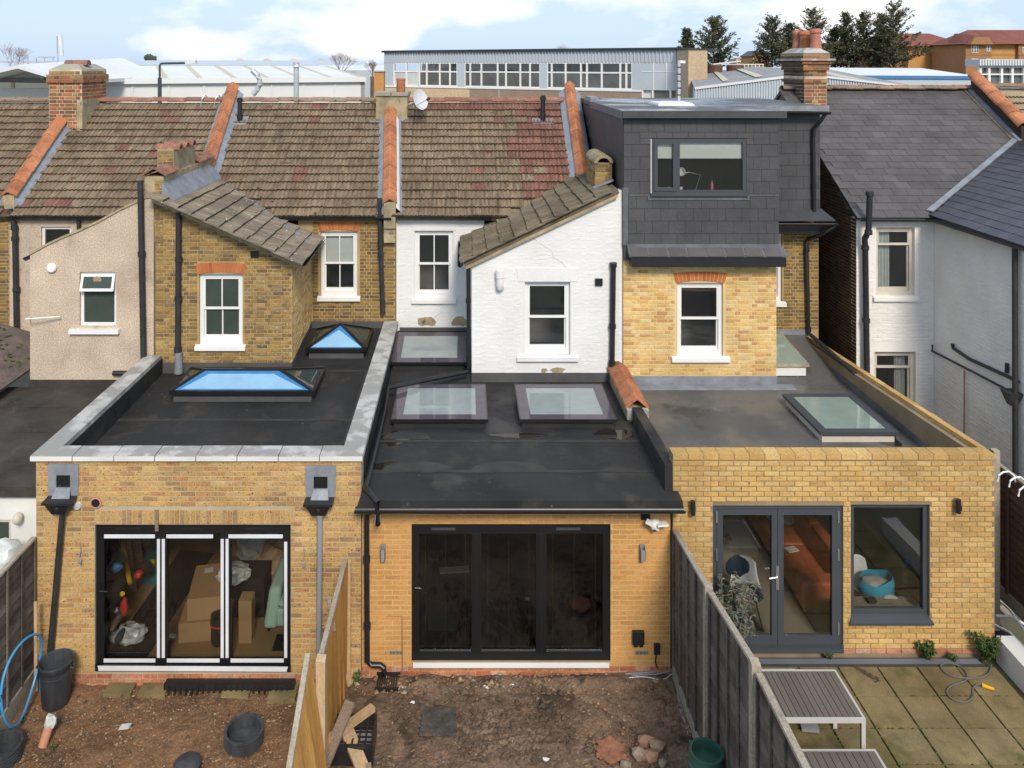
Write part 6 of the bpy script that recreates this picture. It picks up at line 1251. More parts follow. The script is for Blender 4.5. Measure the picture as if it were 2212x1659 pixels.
# chimney with four pots
g0, g1 = XP(1738, 21.3), XP(1786, 21.3); zk = ZP(150, 21.3)
ck = chimney_bricks(hF, g0, g1, 21.3, 22.7, 6.4, ZP(165, 21.3), 'chimney_brick', 'mortar_pale', sides=('-y',), seed=111, name='chimney')
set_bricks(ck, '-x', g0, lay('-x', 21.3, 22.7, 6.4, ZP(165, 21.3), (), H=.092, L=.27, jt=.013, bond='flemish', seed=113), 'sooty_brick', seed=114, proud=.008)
def course(ex, za, zb, m='chimney_brick'):
    o = MB().box(g0 - ex, g1 + ex, 21.3 - ex, 22.7 + ex, ZP(za, 21.3), ZP(zb, 21.3)).build('oversail', 'mortar_dark', ck)
    set_bricks(o, '-y', 21.3 - ex, lay('-y', g0 - ex, g1 + ex, ZP(za, 21.3), ZP(zb, 21.3), (), H=.078, jt=.012, seed=za), m, seed=za, proud=.006)
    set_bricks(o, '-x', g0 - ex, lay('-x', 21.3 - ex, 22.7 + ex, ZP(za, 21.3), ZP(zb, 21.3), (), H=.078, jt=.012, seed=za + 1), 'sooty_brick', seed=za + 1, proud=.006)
course(.03, 179, 172); course(.0, 165, 152); course(.05, 152, 138); course(.10, 138, 131); 
MB().box(g0 - .16, g1 + .16, 21.14, 22.86, ZP(131, 21.3), ZP(126.5, 21.3)).build('capping_slab', 'coping_stone', ck)
course(.06, 126.5, 114)
MB().hexa([(g0 - .05, 21.25, ZP(114, 21.3)), (g1 + .05, 21.25, ZP(114, 21.3)), (g1 + .05, 22.75, ZP(114, 21.3)), (g0 - .05, 22.75, ZP(114, 21.3)), (g0 + .12, 21.5, ZP(103, 21.3)), (g1 - .12, 21.5, ZP(103, 21.3)), (g1 - .12, 22.5, ZP(103, 21.3)), (g0 + .12, 22.5, ZP(103, 21.3))]).build('flaunching', 'coping_stone', ck)
for i, (px_, yy, top_, rr) in enumerate(((1762, 21.62, 62, .155), (1744, 22.0, 76, .13), (1738, 22.25, 66, .15), (1722, 22.5, 65, .135))):
    zb_ = ZP(104, 21.3) - .08; h_ = ZP(top_, yy) - zb_; x = min(g1 - .17, max(g0 + .16, XP(px_, yy)))
    x = XP(px_, yy)
    MB().lathe([(rr * .95, 0), (rr * 1.0, .05), (rr * .82, h_ * .45), (rr * .8, h_ - .14), (rr * .98, h_ - .11), (rr * .98, h_ - .05), (rr * .86, h_ - .03), (rr * .86, h_), (rr * .7, h_), (rr * .65, h_ - .3)], (x, yy, zb_), 18).build('chimney_pot', 'clay' if i in (1, 2) else 'clay_pink', ck, smooth=True)
# ================================================================ next roof beyond the right-hand parapet
hG = thing('terraced_house', 'tan tiled roof of the last house behind the orange coped parapet', 'house', (17, 20, 0), 'terraced houses in the row')
rg = sheet(hG, [(13.5, YW, fz(YW) + .05), (22, YW, fz(YW) + .05), (22, 22, FR + .05), (13.5, 22, FR + .05)], .1, 'roof_tile_lichen', 'roof')
mat('roof_tile_tan', [(0.36, 0.28, 0.18), (0.42, 0.33, 0.22), (0.31, 0.23, 0.15)], grain=.3, gs=30, stain=.2, bump=.5, specks=((.1, .09, .03), .68, 9))
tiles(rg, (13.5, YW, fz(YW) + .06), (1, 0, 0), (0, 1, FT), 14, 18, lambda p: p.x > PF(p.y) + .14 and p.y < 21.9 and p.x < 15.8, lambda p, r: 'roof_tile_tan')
sheet(hG, [(13.5, 22, FR + .04), (22, 22, FR + .04), (22, 26, fz(18)), (13.5, 26, fz(18))], .1, 'roof_tile_lichen', 'roof')
ridge_run(hG, (PF(22) + .2, 22, FR + .07), (17.5, 22, FR + .07), 'ridge_concrete', hw=.15, h=.09, name='ridge_tile', rnd=True, lift=.03)
# ================================================================ ground, gardens, patio
MB().box(-400, 400, -60, 900, -1.2, -.42).build('ground', 'ground_far', None, kind='structure')
from mathutils import noise as mnoise
def soil_patch(name, x0, x1, y0, y1, z, m, amp, seed, step=.035, mound=()):
    nx, ny = int((x1 - x0) / step), int((y1 - y0) / step); vs = []; fs = []
    for j in range(ny + 1):
        for i in range(nx + 1):
            x = x0 + (x1 - x0) * i / nx; y = y0 + (y1 - y0) * j / ny; q = Vector((x + seed, y, seed))
            h = amp * (mnoise.noise(q * 1.3) * .8 + mnoise.noise(q * 4) * .45 + mnoise.noise(q * 11) * .28 + mnoise.noise(q * 26) * .15)
            for mx, my, rx, ry, mh in mound:
                d = ((x - mx) / rx) ** 2 + ((y - my) / ry) ** 2
                if d < 1: h += mh * (1 - d) * (1 + .9 * mnoise.noise(q * 14) + .5 * mnoise.noise(q * 30))
            vs.append((x, y, z + h))
    n = nx + 1
    for j in range(ny):
        for i in range(nx): fs.append((j * n + i, j * n + i + 1, (j + 1) * n + i + 1, (j + 1) * n + i))
    mb = MB(); mb.add(vs, fs)
    mb.box(x0, x1, y0, y1, -.41, z - .2)
    return mb.build(name, m, None, kind='structure', fix=False)
ZL, ZM, ZPT = -.20, -.07, .26
soil_patch('garden_soil', LX0 - .25, -1.82, 8.6, YF + .02, ZL, 'soil_gravel', .05, 3.3)
soil_patch('garden_soil', -1.82, 3.12, 8.6, YM + .02, ZM, 'soil', .065, 9.1, mound=((XP(1100, 11), 10.95, .75, .45, .05), (XP(1190, 10.9), 10.75, .35, .2, .04), (.6, 11.85, 2.6, .16, .05), (2.9, 11.2, .3, .8, .05)))
def scatter(name, m, n, x0, x1, y0, y1, z, lo, hi, seed, inside=None, sub=1):
    rn = random.Random(seed); q = MB()
    o = [Vector(v) for v in ((1, 0, 0), (-1, 0, 0), (0, 1, 0), (0, -1, 0), (0, 0, 1), (0, 0, -1))]
    f = [(0, 2, 4), (2, 1, 4), (1, 3, 4), (3, 0, 4), (2, 0, 5), (1, 2, 5), (3, 1, 5), (0, 3, 5)]
    k = 0
    while k < n:
        x, y = rn.uniform(x0, x1), rn.uniform(y0, y1)
        if inside and not inside(x, y, rn): k += .2; continue
        r = lo + (hi - lo) * rn.random() ** 3; a = rn.uniform(0, 6.28); c, s = math.cos(a), math.sin(a)
        sx, sy, sz = r * rn.uniform(.7, 1.3), r * rn.uniform(.6, 1.1), r * rn.uniform(.45, .8)
        vs = []
        for v in o:
            w = Vector((v.x * sx, v.y * sy, v.z * sz)) * rn.uniform(.75, 1.2); vs.append((x + w.x * c - w.y * s, y + w.x * s + w.y * c, z + w.z + r * .2))
        q.add(vs, f, rn.random()); k += 1
    return q.build(name, m, None, kind='stuff', fix=False)
scatter('gravel', 'stone', 4600, LX0, -1.85, 10.0, 11.9, ZL + .005, .005, .026, 1)
scatter('gravel', 'stone', 1100, -1.7, 3.05, 9.9, 11.98, ZM + .01, .006, .032, 2)
scatter('gravel', 'stone', 320, -1.6, 2.9, 11.6, 12.0, ZM + .04, .015, .05, 5)
def in_heap(x, y, r):
    return ((x - XP(1100, 11)) / .85) ** 2 + ((y - 10.95) / .5) ** 2 < r.random() * 1.2 or ((x - XP(900, 11.3)) / .5) ** 2 + ((y - 11.3) / .4) ** 2 < r.random() * .7
scatter('soil_clods', 'clod', 1500, -1.6, 2.2, 10.2, 11.8, ZM + .03, .012, .06, 4, in_heap)
scatter('soil_clods', 'clod', 260, -1.6, 2.9, 10.1, 11.9, ZM + .03, .02, .075, 14)
scatter('soil_clods', 'clod', 200, LX0, -1.9, 10.1, 11.8, ZL + .01, .015, .05, 15)
for nm, xa, xb, pr in (('roof_grit', LX0 + .3, LX1 - .3, rzC), ('roof_grit', MX0 + .05, MX1 - .2, rzD), ('roof_grit', RX0 + .1, RX1 - .25, rzE)):
    for ya in (12.4, 13.6, 14.8, 16.0): scatter(nm, 'stone', 26, xa, xb, ya, ya + 1.1, top_at(pr, ya + .55) + .012, .005, .014, int(ya * 7 + xa * 3))
scatter('brick_crumbs', 'patch_red', 160, XP(1280, 10.9), XP(1345, 10.9), 10.5, 10.85, ZM + .03, .01, .04, 6)
scatter('brick_crumbs', 'patch_red', 120, 1.6, 3.0, 10.3, 11.8, ZM + .03, .008, .035, 7)
q = MB(); c = G(1318, 1622, ZM + .03); q.prism([c + Vector((.19 * math.cos(a) * random.uniform(.75, 1.15), .2 * math.sin(a) * random.uniform(.75, 1.15), 0)) for a in [2 * math.pi * k / 18 for k in range(18)]], (0, 0, .025)); q.build('brick_dust', 'patch_red', None, kind='stuff')
for i, (a, b, r, lab) in enumerate(((1392, 1600, .12, 'reddish lump of rubble behind the other stones by the water butt'), (1420, 1612, .13, 'largest pale grey lump of rubble by the water butt'), (1405, 1632, .10, 'narrow pale lump of rubble between the larger ones'), (1380, 1628, .12, 'dull brown lump of rubble at the near side of the heap'), (1432, 1648, .09, 'small rounded lump of rubble at the bottom edge'), (1352, 1652, .08, 'small lump of rubble set apart beside the red dust patch'))):
    c = G(a, b, ZM + .05); single('rubble_stone', MB().blob(c, (r, r * .8, r * .7), i + 3, .22, 1, tone=.1 + i * .15), 'rubble', lab, 'rubble', 'lumps of rubble by the water butt')
for i, (a, b, w_, lab) in enumerate(((890, 1517, .05, 'torn white scrap lying beside the dark square cover'), (862, 1485, .06, 'white crumpled scrap lying near the gully'), (1050, 1484, .05, 'white flake of plaster lying in front of the white threshold'), (1105, 1480, .03, 'short white stub standing up in the soil by the threshold'), (1180, 1640, .05, 'pale stone flake lying by the bottom edge'))):
    c = G(a, b, ZM + .03); single('plaster_scrap', MB().blob(c, (w_, w_ * .7, .02), i, .4), 'white_frame', lab, 'scrap', 'white scraps on the soil')
c = [G(a, b, ZM + .045) for a, b in ((905, 1590), (988, 1592), (985, 1530), (915, 1528))]
mc = thing('manhole_cover', 'dark square studded cover lying flat in the bare soil', 'manhole cover', c[0]); MB().prism(c, (0, 0, .02)).build('plate', 'cover_dusty', mc)
for i in range(7):
    for j in range(6):
        t, s = (i + .5) / 7, (j + .5) / 6; p = (c[0] * (1 - t) + c[1] * t) * (1 - s) + (c[3] * (1 - t) + c[2] * t) * s
        MB().box(p.x - .022, p.x + .022, p.y - .016, p.y + .016, p.z + .02, p.z + .025).build('stud', 'cover_dusty', mc)
gl = thing('gully_grate', 'small black gully grate under the black rainwater pipe', 'drain', G(836, 1475, ZM)); p = G(836, 1472, ZM + .05)
for i in range(9): MB().box(p.x - .14 + i * .034, p.x - .125 + i * .034, p.y - .13, p.y + .13, p.z, p.z + .02).build('bar', 'black_plastic', gl)
q = MB(); q.box(p.x - .16, p.x + .18, p.y - .16, p.y - .13, p.z - .05, p.z + .022); q.box(p.x - .16, p.x + .18, p.y + .13, p.y + .16, p.z - .05, p.z + .022); q.build('rim', 'black_plastic', gl)
for i, (a, b) in enumerate(((262, 1483), (335, 1484), (513, 1488), (612, 1494))):
    c = G(a, b, ZL + .03); w_ = .2
    single('paving_slab', MB().hexa([(c.x - w_, c.y - .16, ZL - .03), (c.x + w_, c.y - .16, ZL - .03), (c.x + w_, c.y + .2, ZL - .03), (c.x - w_, c.y + .2, ZL - .03), (c.x - w_, c.y - .16, ZL + .045), (c.x + w_, c.y - .16, ZL + .045), (c.x + w_, c.y + .2, ZL + .045), (c.x - w_, c.y + .2, ZL + .045)]), 'paving', ('first', 'second', 'third', 'last')[i] + ' sandy paving slab from the dustbin, half buried below the bifold doors', 'paving slab', 'slabs sunk in the soil')
# patio
pt = MB().box(3.15, 9.6, 7.0, 11.98, -.4, ZPT - .05).build('patio', 'paving_joint', None, kind='structure')
SLB = []
for k in range(3):
    b = MB(); e = .012; j = lambda: random.uniform(-.004, .004)
    b.hexa([(-.5, -.5, -.05), (.5, -.5, -.05), (.5, .5, -.05), (-.5, .5, -.05), (-.5 + e + j(), -.5 + e, j() * .3), (.5 - e, -.5 + e + j(), 0), (.5 - e + j(), .5 - e, j() * .3), (-.5 + e, .5 - e, 0)]); SLB.append(b.mesh('paving_slab_mesh', 'paving'))
for r_ in range(6):
    yb = 11.757 - r_ * .549
    for c_ in range(-4, 5):
        xa = 5.40 + c_ * .572
        if xa < 3.1 or xa > 7.4: continue
        piece('slab', SLB[(r_ * 3 + c_) % 3], pt, (xa + .286, yb - .2745, ZPT + random.uniform(-.003, .004)), (random.uniform(-.004, .004), random.uniform(-.004, .004), 0), (.558, .535, 1))
cd = thing('channel_drain', 'grey slotted drain channel along the foot of the yellow wall', 'drain', (5.5, 11.86, ZPT))
MB().box(3.9, 7.55, 11.78, 11.90, ZPT - .04, ZPT - .01).build('channel', 'black_cloth', cd)
q = MB(); q.box(3.9, 7.55, 11.770, 11.785, ZPT - .04, ZPT + .012); q.box(3.9, 7.55, 11.895, 11.91, ZPT - .04, ZPT + .012); q.build('edge', 'grey_frame', cd)
SB = MB().box(-.008, .008, -.055, .055, -.01, .01).mesh('drain_slat', 'grey_plastic')
for i in range(120): piece('grate_bar', SB, cd, (3.93 + i * .030, 11.84, ZPT), (0, 0, R(18)))
# ================================================================ fences
def fence(label, rail_x, segs, face, board_m, capm, postm, bw=.14, group='garden fences', zig=.012, posts=(), rails=True, cap=True):
    t = thing('garden_fence', label, 'fence', (rail_x, segs[0][0], 0), group)
    for ya, yb, za, zb, z0, xa, xb in segs:                       # ya, yb along; za, zb top heights; xa/xb lean: bottom and top x
        n = max(1, int(abs(yb - ya) / bw)); rn = random.Random(int(ya * 10))
        for i in range(n):
            a = ya + (yb - ya) * i / n; b = ya + (yb - ya) * (i + 1) / n; t0, t1 = za + (zb - za) * i / n, za + (zb - za) * (i + 1) / n; g = .007 * (1 if b > a else -1)
            d = .010 + rn.uniform(0, .004); s = face; o = .03 * s
            q = MB(); q.hexa([(xa, a + g, z0), (xa + o * .4, b - g, z0), (xa - d * s * 1.5, b - g, z0), (xa - d * s * 1.5, a + g, z0), (xb + o * 1.2, a + g, t0), (xb + o * .2, b - g, t1), (xb - d * s * 1.5, b - g, t1), (xb - d * s * 1.5, a + g, t0)])
            q.build('board', board_m, t)
        if cap: MB().hexa([(xb - .035, ya, za), (xb + .035, ya, za), (xb + .035, yb, zb), (xb - .035, yb, zb), (xb - .03, ya, za + .03), (xb + .03, ya, za + .03), (xb + .03, yb, zb + .03), (xb - .03, yb, zb + .03)]).build('capping_rail', capm, t)
        if rails:
            for k in (.18, .5, .84):
                z_a, z_b = z0 + (za - z0) * k, z0 + (zb - z0) * k; xx = xa + (xb - xa) * k - .035 * face
                MB().hexa([(xx - .018, ya, z_a), (xx + .018, ya, z_a), (xx + .018, yb, z_b), (xx - .018, yb, z_b), (xx - .018, ya, z_a + .06), (xx + .018, ya, z_a + .06), (xx + .018, yb, z_b + .06), (xx - .018, yb, z_b + .06)]).build('rail', board_m, t)
    for x, y, z0, z1, w_ in posts: MB().hexa([(x - w_, y - w_, z0), (x + w_, y - w_, z0), (x + w_, y + w_, z0), (x - w_, y + w_, z0), (x - w_, y - w_, z1), (x + w_, y - w_, z1 - .02), (x + w_, y + w_, z1), (x - w_, y + w_, z1 + .01)]).build('post', postm, t)
    return t
def lap_fence(label, x, segs, face, m, capm, posts=(), pitch=.38, bh=.145):
    """panels of overlapping level boards held by upright battens"""
    t = thing('garden_fence', label, 'fence', (x, segs[0][0], 0), 'garden fences'); s = face
    for ya, yb, za, zb, z0 in segs:
        n = int(round((min(za, zb) - z0) / bh)); k0 = random.uniform(-.01, .01)
        for i in range(n):
            f0, f1 = i / n, (i + 1) / n + .012; w = random.uniform(-.004, .004)
            A0, A1, B0, B1 = z0 + (za - z0) * f0 + w, z0 + (za - z0) * f1, z0 + (zb - z0) * f0 - w, z0 + (zb - z0) * f1
            MB().hexa([(x + .016 * s, ya, A0), (x + .016 * s, yb, B0), (x - .002 * s, yb, B0), (x - .002 * s, ya, A0), (x + .002 * s, ya, A1), (x + .002 * s, yb, B1), (x - .008 * s, yb, B1), (x - .008 * s, ya, A1)]).build('board', m, t)
        nb = max(2, int(round(abs(yb - ya) / pitch)))
        for j in range(nb + 1):
            u = j / nb; y = ya + (yb - ya) * u; zt_ = za + (zb - za) * u; y += .02 * (1 if j == 0 else -1 if j == nb else 0) * (1 if yb > ya else -1)
            MB().box(x + .017 * s, x + .040 * s, y - .018, y + .018, z0, zt_ - .005).build('batten', m, t)
        MB().hexa([(x - .04, ya, za), (x + .04, ya, za), (x + .04, yb, zb), (x - .04, yb, zb), (x - .035, ya, za + .03), (x + .035, ya, za + .03), (x + .035, yb, zb + .03), (x - .035, yb, zb + .03)]).build('capping_rail', capm, t)
    for px_, y, z0, z1, w_ in posts: MB().hexa([(px_ - w_, y - w_, z0), (px_ + w_, y - w_, z0), (px_ + w_, y + w_, z0), (px_ - w_, y + w_, z0), (px_ - w_, y - w_, z1), (px_ + w_, y - w_, z1 - .02), (px_ + w_, y + w_, z1), (px_ - w_, y + w_, z1 + .01)]).build('post', capm, t)
    return t
fx = 3.085
fA = lap_fence('tall weathered grey lap fence with posts between soil garden and patio', fx, [(11.94, 10.36, 2.12, 2.32, .16), (10.18, 8.72, 2.34, 2.58, .16), (8.5, 7.0, 2.58, 2.62, .16)], -1, 'timber_grey', 'timber_edge', posts=[(fx - .01, 10.27, -.1, 2.40, .05), (fx - .01, 8.60, -.1, 2.66, .05)])
MB().box(fx - .03, fx + .03, 7.0, 11.95, -.15, .15).build('gravel_board', 'concrete', fA)
x0 = -1.735
fB = fence('orange stained board fence standing between the two soil gardens', x0, [(11.88, 9.86, 1.72, 1.80, -.1, x0, x0 - .02)], 1, 'timber_orange', 'timber_edge', 'timber_raw', bw=.29, posts=[(x0 + .0, 9.75, -.1, ZP(1421, 9.75), .055), (x0 + .02, 11.93, -.1, 1.68, .03)])
a, b = P(661, 1416, 9.62), P(612, 1662, 8.62)
fC = fence('leaning orange fence panel by the pile of loose timber', a.x, [(9.62, 8.55, a.z, b.z, -.1, -1.53, a.x + .02)], 1, 'timber_orange', 'timber_edge', 'timber_raw', bw=.27, rails=True)
MB().beam(P(709, 1290, 11.0), P(722, 1365, 10.6), .05, .03).build('batten', 'timber_worn', fB)
fx2 = LX0 - .01
fD = lap_fence('grey lap fence beside the dustbin and blue hose', fx2, [(11.96, 9.0, ZP(1160, 12), 2.05, .1)], 1, 'timber_grey', 'timber_edge')
MB().box(fx2 - .02, fx2 + .03, 9.0, 11.96, -.25, .08).build('gravel_board', 'timber_edge', fD)
fx3 = 8.62
fE = thing('garden_fence', 'dark brown panel fence in the side passage by the cream house', 'fence', (fx3, 13, 0), 'garden fences')
for i in range(15):
    z0 = .62 + i * .125; MB().hexa([(fx3, 9.5, z0), (fx3, 15, z0), (fx3 + .02, 15, z0), (fx3 + .02, 9.5, z0), (fx3 - .012, 9.5, z0 + .01), (fx3 - .012, 15, z0 + .01), (fx3 + .012, 15, z0 + .118), (fx3 + .012, 9.5, z0 + .118)]).build('board', 'timber_brown', fE)
for y in (14.5, 13.75, 12.85, 12.0, 11.2): MB().box(fx3 - .04, fx3 - .012, y - .02, y + .02, .6, 2.5).build('batten', 'timber_brown', fE)
MB().box(fx3 - .03, fx3 + .04, 9.5, 15, 2.5, 2.54).build('capping_rail', 'timber_edge', fE); MB().box(fx3 - .02, fx3 + .03, 9.5, 15, .40, .61).build('gravel_board', 'timber_edge', fE)
MB().box(XP(2150, 12.9) - .05, XP(2150, 12.9) + .05, 12.86, 12.96, -.3, ZP(972, 12.9)).build('post', 'timber_edge', fE)
for i, (a, b) in enumerate(((2155, 1040), (2180, 1052), (2200, 1072))):
    c = P(a, b, 12.2 - i * .15); single('plastic_hook', MB().tube([c, c + Vector((.015, 0, .09)), c + Vector((.08, 0, .14)), c + Vector((.18, .02, .14)), c + Vector((.27, .02, .07)), c + Vector((.28, .02, -.02))], .013, 8), 'white_plastic', ('farthest', 'middle', 'nearest')[i] + ' bent white plastic hook over the brown passage fence', 'hook', 'hooks over the fence', smooth=True)
lw = thing('garden_wall', 'low white rendered wall at the edge of the patio', 'wall', (7.9, 11.3, 0))
MB().hexa([(7.80, 9.0, -.3), (8.05, 9.0, -.3), (8.05, 11.9, -.3), (7.80, 11.9, -.3), (7.80, 9.0, .52), (8.05, 9.0, .52), (8.05, 11.9, .60), (7.80, 11.9, .60)]).build('wall', 'render_white', lw)
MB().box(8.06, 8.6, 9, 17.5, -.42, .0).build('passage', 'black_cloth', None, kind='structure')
for i, (pa, pb) in enumerate((((2150, 1290), (2212, 1360)), ((2152, 1330), (2216, 1350)), ((2150, 1350), (2214, 1400)))):
    a, b = G(*pa, .3), G(*pb, .3); single('plastic_tube', MB().tube([a, (a + b) / 2 + Vector((.02, .03, .04)), b], .018, 7), 'white_frame', ('uppermost', 'middle', 'lowest')[i] + ' pale plastic tube lying in the dark side passage', 'tube', 'tubes in the passage', smooth=True)
for i, (pa, pb) in enumerate((((2155, 1240), (2178, 1262)), ((2158, 1310), (2180, 1330)))):
    a, b = G(*pa, .2), G(*pb, .2); single('timber_offcut', MB().beam(a, b, .14, .03), 'timber_edge', ('upper', 'lower')[i] + ' grey timber offcut lying in the dark side passage', 'timber', 'offcuts in the passage')
# ================================================================ things in the gardens
b = G(121, 1519, ZL); bn = thing('dustbin', 'open black plastic dustbin against the brown brick wall', 'dustbin', b)
MB().lathe([(.0, 0), (.17, 0), (.185, .02), (.212, .52), (.222, .53), (.227, .57), (.236, .58), (.238, .62), (.218, .63), (.21, .61), (.195, .3), (.17, .03), (0, .03)], b, 28).build('tub', 'bin_black', bn, smooth=True)
for s in (-1, 1): MB().tube([b + Vector((s * .225, -.05, .55)), b + Vector((s * .265, -.04, .54)), b + Vector((s * .265, .04, .54)), b + Vector((s * .225, .05, .55))], .012, 6).build('handle', 'bin_black', bn)
MB().lathe([(.208, 0), (.218, .006), (.208, .012)], b + Vector((0, 0, .46)), 28).build('band', 'bin_black', bn)
c = Vector((-6.17, 11.28, .43)); single('hose_loop', MB().tube([c + Vector((.04 * math.sin(a * 2), .5 * math.cos(a), .52 * math.sin(a))) for a in [2 * math.pi * k / 40 for k in range(41)]], .017, 8), 'blue_hose', 'loop of bright blue water pipe leaning on the grey fence', 'hose', smooth=True)
a_, b2 = P(113, 1292, 11.8), G(116, 1444, ZL); single('wooden_stake', MB().beam(P(77, 1300, 11.75), P(78, 1492, 11.75), .045, .02), 'timber_raw', 'thin raw timber stake standing upright by the dustbin', 'stake')
p = P(122, 1420, 11.9); single('blue_pipe', MB().tube([P(85, 1425, 11.86), P(85, 1492, 11.84)], .035, 8), 'blue_paint', 'short blue pipe standing behind the dustbin', 'pipe', smooth=True)
def ring(px, py, r, h, label):
    b = G(px, py, ZL); t = thing('chamber_ring', label, 'chamber ring', b, 'black drainage rings'); prof = [(r - .03, 0)]
    for k in range(5): z = k * h / 5; prof += [(r, z + .004), (r + .012, z + h * .05), (r + .012, z + h * .13), (r - .004, z + h * .15)]
    prof += [(r + .015, h - .01), (r + .015, h), (r - .025, h), (r - .03, .02)]
    n = 32; q = MB(); vs = []; fs = []
    for rr, z in prof:
        for k in range(n): vs.append(b + Vector((rr * math.cos(6.2832 * k / n), rr * math.sin(6.2832 * k / n), z)))
    for i in range(len(prof) - 1):
        for k in range(n): fs.append((i * n + k, i * n + (k + 1) % n, (i + 1) * n + (k + 1) % n, (i + 1) * n + k))
    q.add(vs, fs); q.build('ring', 'bin_black', t, smooth=True); MB().lathe([(0, 0), (r - .03, 0), (r - .03, .015), (0, .015)], b + Vector((0, 0, .03)), 24).build('base', 'bin_black', t); return t
ring(527, 1603, .25, .18, 'black corrugated chamber ring standing on the gravelly soil')
ring(2, 1640, .25, .2, 'black drainage ring cut off at the frame edge')
b = G(405, 1668, ZL); single('pipe_cap', MB().lathe([(0, 0), (.17, 0), (.175, .12), (.12, .17), (0, .18)], b, 20), 'bin_black', 'rounded black pipe cap at the bottom of the soil garden', 'cap', smooth=True)
a_ = G(92, 1612, ZL); t = thing('clay_drainpipe', 'pink clay drainpipe stub capped with a white bag', 'pipe', a_)
d = Vector((.05, .08, .22)); MB().tube([a_, a_ + d], .06, 14).build('pipe', 'terracotta', t, smooth=True)
MB().blob(a_ + d * 1.15, (.075, .075, .10), 5, .22, 2).build('bag', 'clear_bag', t)
c = G(270, 1571, ZL + .03); single('label_card', MB().hexa([c + Vector(v) for v in ((-.07, -.05, 0), (.06, -.03, 0), (.07, .06, 0), (-.06, .04, 0), (-.07, -.05, .012), (.06, -.03, .012), (.07, .06, .012), (-.06, .04, .012))]), 'clear_bag', 'small pale card lying on the gravelly soil', 'card')
# pile of loose timber and the crate
def plank(a, b, w, h, m, label, up=(0, 0, 1)): single('loose_plank', MB().beam(a, b, w, h, up), m, label, 'plank', 'pile of loose timber')
plank(P(636, 1650, 9.95), P(806, 1528, 10.75), .10, .06, 'timber_raw', 'long pale batten lying diagonally across the other planks')
plank(P(694, 1668, 10.0), P(757, 1516, 10.6), .14, .04, 'timber_worn', 'weathered brown plank rising steeply across the pale batten')
plank(P(742, 1560, 10.75), P(788, 1672, 10.2), .17, .04, 'timber_raw', 'broad new plank sloping down over the black crate')
plank(P(642, 1672, 9.6), P(668, 1588, 9.9), .13, .02, 'timber_raw', 'broad short board propped at the leaning panel')
plank(P(655, 1672, 9.7), P(676, 1598, 10.0), .09, .03, 'timber_worn', 'weathered short board beside the propped board')
plank(P(795, 1650, 10.3), P(800, 1690, 10.1), .07, .04, 'timber_worn', 'short brown stub at the bottom right of the timber pile')
plank(G(758, 1478, ZM), P(745, 1440, 11.9), .12, .03, 'timber_raw', 'split offcut leaning where orange fence meets the wall')
cc = G(768, 1620, ZM); ct_ = thing('plastic_crate', 'black slatted plastic crate under the loose planks', 'crate', cc)
bx0, bx1, by0, by1, h_ = cc.x - .27, cc.x + .24, cc.y - .25, cc.y + .22, .26
for i in range(7):
    x = bx0 + (bx1 - bx0) * i / 6; MB().box(x - .012, x + .012, by0, by1, ZM + h_, ZM + h_ + .02).build('slat', 'black_plastic', ct_)
    y = by0 + (by1 - by0) * i / 6; MB().box(bx0, bx1, y - .010, y + .010, ZM + h_ - .015, ZM + h_ - .001).build('slat', 'black_plastic', ct_)
q = MB(); q.box(bx0 - .02, bx1 + .02, by0 - .02, by0, ZM, ZM + h_ + .03); q.box(bx0 - .02, bx1 + .02, by1, by1 + .02, ZM, ZM + h_ + .03); q.box(bx0 - .02, bx0, by0, by1, ZM, ZM + h_ + .03); q.box(bx1, bx1 + .02, by0, by1, ZM, ZM + h_ + .03); q.build('side', 'black_plastic', ct_)
MB().box(bx0, bx1, by0, by1, ZM, ZM + .08).build('contents', 'clear_bag', ct_)
# water butt and cables
b = Vector((2.83, 9.52, ZM)); wb = thing('water_butt', 'dark green plastic water butt beside the grey fence', 'water butt', b)
n = 28; prof = [(.17, 0), (.20, .05), (.225, .5), (.215, .80), (.19, .93), (.185, .95), (.195, .96), (.195, 1.0), (.165, 1.0), (.16, .95), (.18, .8), (.19, .3)]
q = MB(); vs = [b + Vector((r * math.cos(6.2832 * k / n), r * math.sin(6.2832 * k / n), z)) for r, z in prof for k in range(n)]; fs = [(i * n + k, i * n + (k + 1) % n, (i + 1) * n + (k + 1) % n, (i + 1) * n + k) for i in range(len(prof) - 1) for k in range(n)]
q.add(vs, fs); q.build('barrel', 'barrel_green', wb, smooth=True); MB().lathe([(0, 0), (.18, 0), (.18, .01), (0, .01)], b + Vector((0, 0, .55)), 24).build('water', 'black_frame', wb)
MB().lathe([(.20, 0), (.212, .01), (.2, .02)], b + Vector((0, 0, .86)), 28).build('band', 'barrel_green', wb)
def ground_line(pts, z, r, m, nm, label, cat, grp=None, n=6):
    ps = [G(a, b, z) for a, b in pts]; out = []
    for i in range(len(ps) - 1):                                       # Catmull-Rom through the measured points
        p0, p1, p2, p3 = ps[max(i - 1, 0)], ps[i], ps[i + 1], ps[min(i + 2, len(ps) - 1)]
        for k in range(6):
            t = k / 6; out.append(.5 * ((2 * p1) + (p2 - p0) * t + (2 * p0 - 5 * p1 + 4 * p2 - p3) * t * t + (3 * p1 - p0 - 3 * p2 + p3) * t ** 3))
    out.append(ps[-1]); return single(nm, MB().tube(out, r, n), m, label, cat, grp, smooth=True)
ground_line([(1350, 1456), (1400, 1453), (1450, 1446), (1462, 1470), (1468, 1530), (1490, 1580), (1512, 1612)], ZM + .05, .010, 'grey_cable', 'loose_cable', 'grey cable running along the fence foot to the water butt', 'cable')
